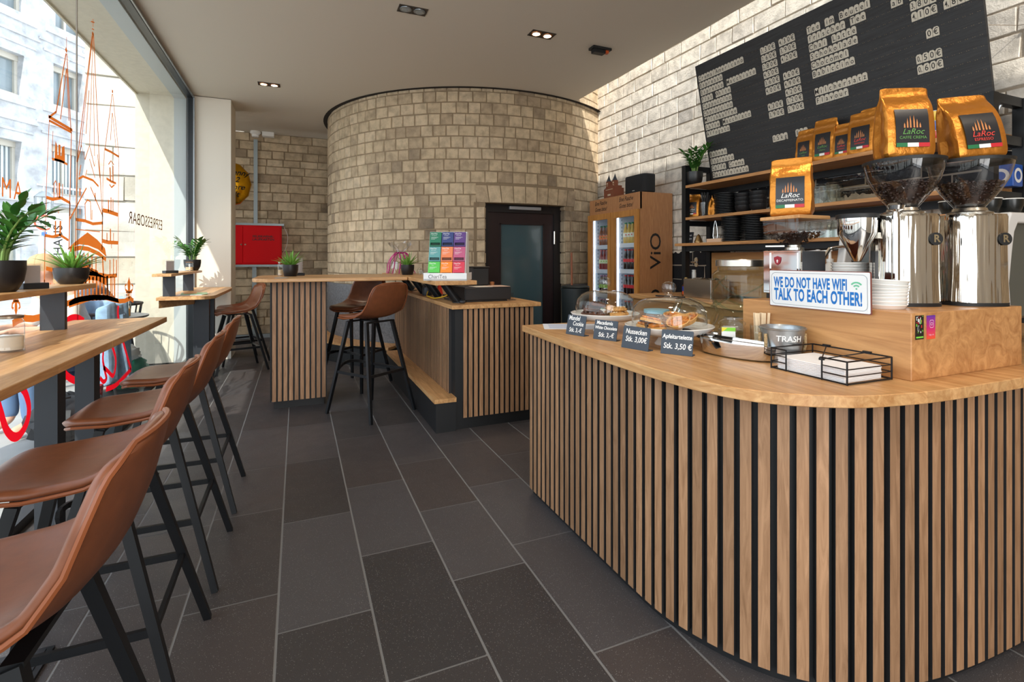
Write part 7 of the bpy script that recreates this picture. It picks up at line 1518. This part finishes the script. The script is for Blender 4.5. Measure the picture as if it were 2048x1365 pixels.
# ================= terrace outside =================
TG = mat('terrace_grey', (120, 122, 124), 0.4)
tt = thing('terrace_table', 'small round grey terrace table just outside the window', 'table', (-1.62, 5.86, -0.02)); mb = MB(); mb.lathe([(0.0001, 0.715), (0.29, 0.715), (0.30, 0.722), (0.30, 0.735), (0.0001, 0.738)], 36); mb.build('top', TG, tt); mb = MB(); mb.cyl((0, 0, 0.02), (0, 0, 0.715), 0.025); mb.build('stem', BLACK, tt); mb = MB(); mb.lathe([(0.0001, 0.03), (0.05, 0.03), (0.22, 0.008), (0.22, 0), (0.0001, 0)], 28); mb.build('base', BLACK, tt)
def cond(label, dx, dy, r, h, fill, fh):
    t = thing('condiment_bottle', label, 'bottle', (-1.62+dx, 5.86+dy, 0.7185), group='condiment bottles on the terrace table'); mb = MB(); mb.lathe([(0.0001, 0.002), (r, 0.002), (r, h*0.6), (r*0.4, h*0.78), (r*0.4, h)], 18); mb.build('glass_body', GLASS, t); mb = MB(); mb.lathe([(0.0001, 0.004), (r*0.9, 0.004), (r*0.9, h*fh), (0.0001, h*fh)], 16); mb.build('contents', fill, t); mb = MB(); mb.lathe([(r*0.45, h), (r*0.45, h+0.015), (0.0001, h+0.016)], 12); mb.build('cap', CHROME, t)
cond('tall clear bottle with amber contents on the terrace table', 0.16, -0.12, 0.032, 0.19, mat('amber_sauce', (206, 140, 60), 0.4), 0.38); cond('white filled shaker bottle on the terrace table', 0.10, -0.18, 0.034, 0.13, WHITE, 0.55); cond('round clear water bottle on the terrace table', 0.0, -0.20, 0.045, 0.20, mat('lime_water', (226, 236, 220), 0.2), 0.3)
cdm = thing('menu_card', 'white menu card standing on the terrace table', 'card', (-1.56, 5.98, 0.7185), 0.5); mb = MB(); mb.bx(-0.06, 0.06, -0.02, 0.02, 0, 0.02); mb.build('block', TG, cdm); mb = MB(); mb.bx(-0.055, 0.055, -0.002, 0.002, 0.02, 0.21); mb.build('card', WHITE, cdm)
def terrace_chair(label, loc, rz):
    t = thing('terrace_chair', label, 'chair', loc, rz, 'black terrace chairs'); mb = MB(); mb.lathe([(0.0001, 0.45), (0.21, 0.45), (0.215, 0.46), (0.20, 0.465), (0.0001, 0.462)], 24); mb.build('seat', BLACK, t)
    for sx in (-1, 1):
        for sy in (-1, 1): mb = MB(); mb.cyl((0.15*sx, 0.15*sy, 0.45), (0.21*sx, 0.21*sy, 0), 0.012, n=8); mb.build('leg', BLACK, t)
    mb = MB()
    for k in range(9):
        a = math.radians(20 + 17.5*k); mb.cyl((0.2*math.cos(a), 0.2*math.sin(a), 0.46), (0.25*math.cos(a), 0.25*math.sin(a), 0.80), 0.006, n=6)
    mb.tube([(0.25*math.cos(math.radians(a)), 0.25*math.sin(math.radians(a)), 0.80) for a in range(12, 170, 10)], 0.014, 8); mb.build('backrest', BLACK, t); return t
def person(label, loc, rz, lean, shirt, pants, hairm, slim=1.0, longhair=False):
    t = thing('person', label, 'person', loc, rz); y = lambda z: 0.06 - lean*max(0, z-0.5)
    V = [(0, 0.06, 0.52), (0, y(.7), 0.70), (0, y(.9), 0.88), (0, y(1.02), 1.0), (0, y(1.08)-0.01, 1.08), (0, y(1.14)-0.035, 1.135), (0, y(1.2)-0.04, 1.20), (0, y(1.26)-0.03, 1.25)]
    R = [0.13*slim, 0.125*slim, 0.14*slim, 0.10*slim, 0.05, 0.058, 0.082, 0.06]; E = [(k, k+1) for k in range(7)]; SH = 6*0
    V.append((0, y(1.2)-0.128, 1.165)); R.append(0.013); E.append((6, 8))                       # nose
    for s in (-1, 1): V.append((0.088*s, y(1.2)-0.03, 1.18)); R.append(0.016); E.append((6, len(V)-1))   # ears
    arm = []; legs = []
    for s in (-1, 1):
        b = len(V); V += [(0.17*s*slim, y(1.0), 0.97), (0.24*s, y(1.0)-0.06, 0.74), (0.15*s, y(1.0)-0.29, 0.765), (0.13*s, y(1.0)-0.36, 0.765)]; R += [0.062*slim, 0.045, 0.030, 0.032]; E += [(3, b), (b, b+1), (b+1, b+2), (b+2, b+3)]; arm.append((b, b+1))
        for k, (fx, fl) in enumerate(((-0.028, 0.07), (-0.010, 0.085), (0.010, 0.08), (0.028, 0.065))):
            c = len(V); V += [(0.13*s + fx, y(1.0)-0.395, 0.762), (0.13*s + fx*1.15, y(1.0)-0.395-fl*0.6, 0.757), (0.13*s + fx*1.1, y(1.0)-0.395-fl, 0.745)]; R += [0.010, 0.009, 0.008]; E += [(b+3, c), (c, c+1), (c+1, c+2)]
        c = len(V); V += [(0.13*s - s*0.045, y(1.0)-0.37, 0.755), (0.13*s - s*0.06, y(1.0)-0.415, 0.75)]; R += [0.011, 0.009]; E += [(b+2, c), (c, c+1)]
        b = len(V); V += [(0.095*s, 0.04, 0.50), (0.13*s, -0.36, 0.50), (0.13*s, -0.34, 0.09), (0.135*s, -0.48, 0.04)]; R += [0.10*slim, 0.065, 0.042, 0.036]; E += [(0, b), (b, b+1), (b+1, b+2), (b+2, b+3)]; legs.append(b)
    def skin(nm, idx, grow, m):
        mp = {i: k for k, i in enumerate(idx)}; me = D.meshes.new(nm); me.from_pydata([V[i] for i in idx], [(mp[a], mp[b]) for a, b in E if a in mp and b in mp], []); me.materials.append(m)
        o = D.objects.new(nm, me); COL.objects.link(o); o.parent = t; md = o.modifiers.new('skin', 'SKIN'); md.use_smooth_shade = True; md.branch_smoothing = 0.5
        for k, i in enumerate(idx): sv = me.skin_vertices[0].data[k]; sv.radius = (R[i]*grow + (0.008 if grow > 1 else 0),)*2; sv.use_root = (k == 0)
        subsurf(o, 2); return o
    skin('body', list(range(len(V))), 1.0, mat('skin', (222, 168, 140), 0.5))
    skin('shirt', [0, 1, 2, 3] + [i for a in arm for i in a], 1.06, shirt)
    skin('trousers', [0] + [i for b in legs for i in (b, b+1, b+2)], 1.06, pants)
    mb = MB(); hc = Vector((0, y(1.2)-0.025, 1.215)); mb.ball(tuple(hc), 0.103, 14, (0.93, 1.02, 0.98)) if False else None
    n = 18; rings = [[(hc.x + 0.098*math.cos(2*PI*i/n)*math.cos(e), hc.y + (0.112*math.sin(2*PI*i/n)*math.cos(e)) + (0.030 if math.sin(2*PI*i/n) < 0 else 0)*max(0, 0.6-e), hc.z + 0.10*math.sin(e)) for i in range(n)] for e in (-0.35, 0.0, 0.4, 0.8, 1.2, 1.55)]
    mb.loft(rings, True, True, True)
    if longhair: mb.ball((0, y(1.2)+0.05, 1.13), 0.09, 10, (1, 0.6, 1.2))
    mb.build('hair', hairm, t)
    mb = MB()
    for s in (-1, 1): mb.ball((0.032*s, y(1.2)-0.118, 1.195), 0.009, 8)
    mb.build('eye', mat('eye_dark', (40, 34, 30), 0.2), t)
    mb = MB(); mb.ball((0, y(1.2)-0.098, 1.128), 0.016, 8, (1.3, 0.5, 0.35)); mb.build('mouth', mat('lip', (176, 96, 88), 0.4), t); return t
person('person in a dark grey T-shirt seated with bowed head at the terrace table', (-1.80, 6.50, -0.02), -1.35, 0.42, mat('tee_grey', (84, 92, 102), 0.9, vary=0.12, scale=12), mat('dark_jeans', (52, 58, 74), 0.9), mat('hair_dark', (62, 58, 54), 0.8), 1.08)
m, nt, b = newmat('embroidered_cream'); tc = nt.nodes.new('ShaderNodeTexCoord'); v = nt.nodes.new('ShaderNodeTexVoronoi'); v.inputs['Scale'].default_value = 26; lt = nt.nodes.new('ShaderNodeMath'); lt.operation = 'LESS_THAN'; lt.inputs[1].default_value = 0.26
nz = nt.nodes.new('ShaderNodeTexNoise'); nz.inputs['Scale'].default_value = 5; gt = nt.nodes.new('ShaderNodeMath'); gt.operation = 'GREATER_THAN'; gt.inputs[1].default_value = 0.55; ml = nt.nodes.new('ShaderNodeMath'); ml.operation = 'MULTIPLY'; mx = nt.nodes.new('ShaderNodeMix'); mx.data_type = 'RGBA'
for a_ in (v, nz): nt.links.new(tc.outputs['Object'], a_.inputs['Vector'])
nt.links.new(v.outputs['Distance'], lt.inputs[0]); nt.links.new(nz.outputs['Fac'], gt.inputs[0]); nt.links.new(lt.outputs[0], ml.inputs[0]); nt.links.new(gt.outputs[0], ml.inputs[1]); nt.links.new(ml.outputs[0], mx.inputs['Factor']); mx.inputs[6].default_value = lin((238, 226, 212)); nt.links.new(v.outputs['Color'], mx.inputs[7]); nt.links.new(mx.outputs[2], b.inputs['Base Color']); b.inputs['Roughness'].default_value = 0.9
DENIM = mat('pale_denim', (146, 178, 206), 0.9, bump=0.3, vary=0.2, scale=16)
person('person in a cream embroidered blouse bent over on a terrace chair', (-1.62, 5.04, -0.02), -0.75, 0.34, m, mat('blue_jeans', (96, 124, 160), 0.9), mat('hair_blonde', (190, 160, 118), 0.7), 1.0, True)
terrace_chair('black terrace chair under the person in the grey T-shirt', (-1.78, 6.52, -0.02), -1.35); terrace_chair('black terrace chair under the person in the cream blouse', (-1.62, 5.04, -0.02), -0.75)
jk = thing('denim_jacket', 'pale blue denim jacket hung over the terrace chair back by the window', 'jacket', (-1.62, 5.04, -0.02), -0.75)
mb = MB(); rr = random.Random(2)
def jp(a, b_):
    an = math.radians(-5 + 190*a); r_ = 0.295 + 0.022*math.sin(9*an) + 0.03*b_ + 0.012*math.sin(23*an); return (r_*math.cos(an), r_*math.sin(an)+0.01, 0.90 - 0.62*b_ + 0.02*math.sin(7*an) + (0.05*math.sin(math.pi*a) if b_ < 0.1 else 0))
mb.grid(jp, 40, 10); o = mb.build('cloth', DENIM, jk); so_ = o.modifiers.new('so', 'SOLIDIFY'); so_.thickness = 0.012; subsurf(o, 1)
mb = MB()
for a in (0.2, 0.8): mb.tube([jp(a, 0.1), jp(a, 0.5), jp(a+0.04, 0.95)], [0.05, 0.05, 0.045], 10)
mb.build('sleeve', DENIM, jk)
sg2 = thing('shopping_bag', 'green and white plastic bag on the ground outside by the reveal', 'bag', (-1.60, 6.32, -0.02))
def crumple(c, r, sc, seed, n=16):
    rr = random.Random(seed); mb = MB(); mb.ball(c, r, n, sc); mb.v = [(p[0]+(rr.random()-.5)*r*0.28, p[1]+(rr.random()-.5)*r*0.28, max(0.0, p[2]+(rr.random()-.5)*r*0.28)) for p in mb.v]; return mb
sg2.location = (-1.52, 6.0, -0.02)
crumple((0, 0, 0.17), 0.17, (1.0, 1.1, 1.0), 3).build('green_part', mat('bag_green', (26, 150, 116), 0.25), sg2); crumple((-0.03, -0.03, 0.34), 0.12, (1.2, 1.2, 0.8), 5).build('white_part', mat('bag_white', (236, 240, 242), 0.3), sg2)
bp2 = thing('backpack', 'black backpack lying on the pavement outside beneath the window bar', 'bag', (-1.50, 4.55, -0.02)); crumple((0, 0, 0.15), 0.20, (1.1, 1.5, 0.75), 9).build('pack', mat('pack_black', (28, 30, 34), 0.6), bp2); mb = MB(); mb.tube([(0.12, -0.2, 0.2), (0.16, -0.1, 0.33), (0.16, 0.1, 0.33), (0.12, 0.2, 0.2)], 0.016, 8); mb.build('strap', mat('strap_red', (190, 40, 56), 0.6), bp2)
ab = thing('pavement_board', 'white hand lettered board standing on the pavement beyond the window bar', 'sign board', (-1.95, 3.55, -0.02), 0.35); mb = MB(); mb.bx(-0.25, 0.25, -0.015, 0.015, 0.12, 1.02); mb.build('panel', mat('board_white', (244, 246, 248), 0.5), ab)
text('handwriting', 'Kaffee', mat('pen_grey', (150, 152, 170), 0.6), 0.13, ab, plane_M((0.06, -0.017, 0.90), (1, 0, 0), (0, 0, 1)), shear=0.3)
for x in (-0.2, 0.2): mb = MB(); mb.bar((x, -0.1, 0), (x, 0.0, 0.2), 0.03); mb.bar((x, 0.1, 0), (x, 0.0, 0.2), 0.03); mb.build('leg', BLACK, ab)
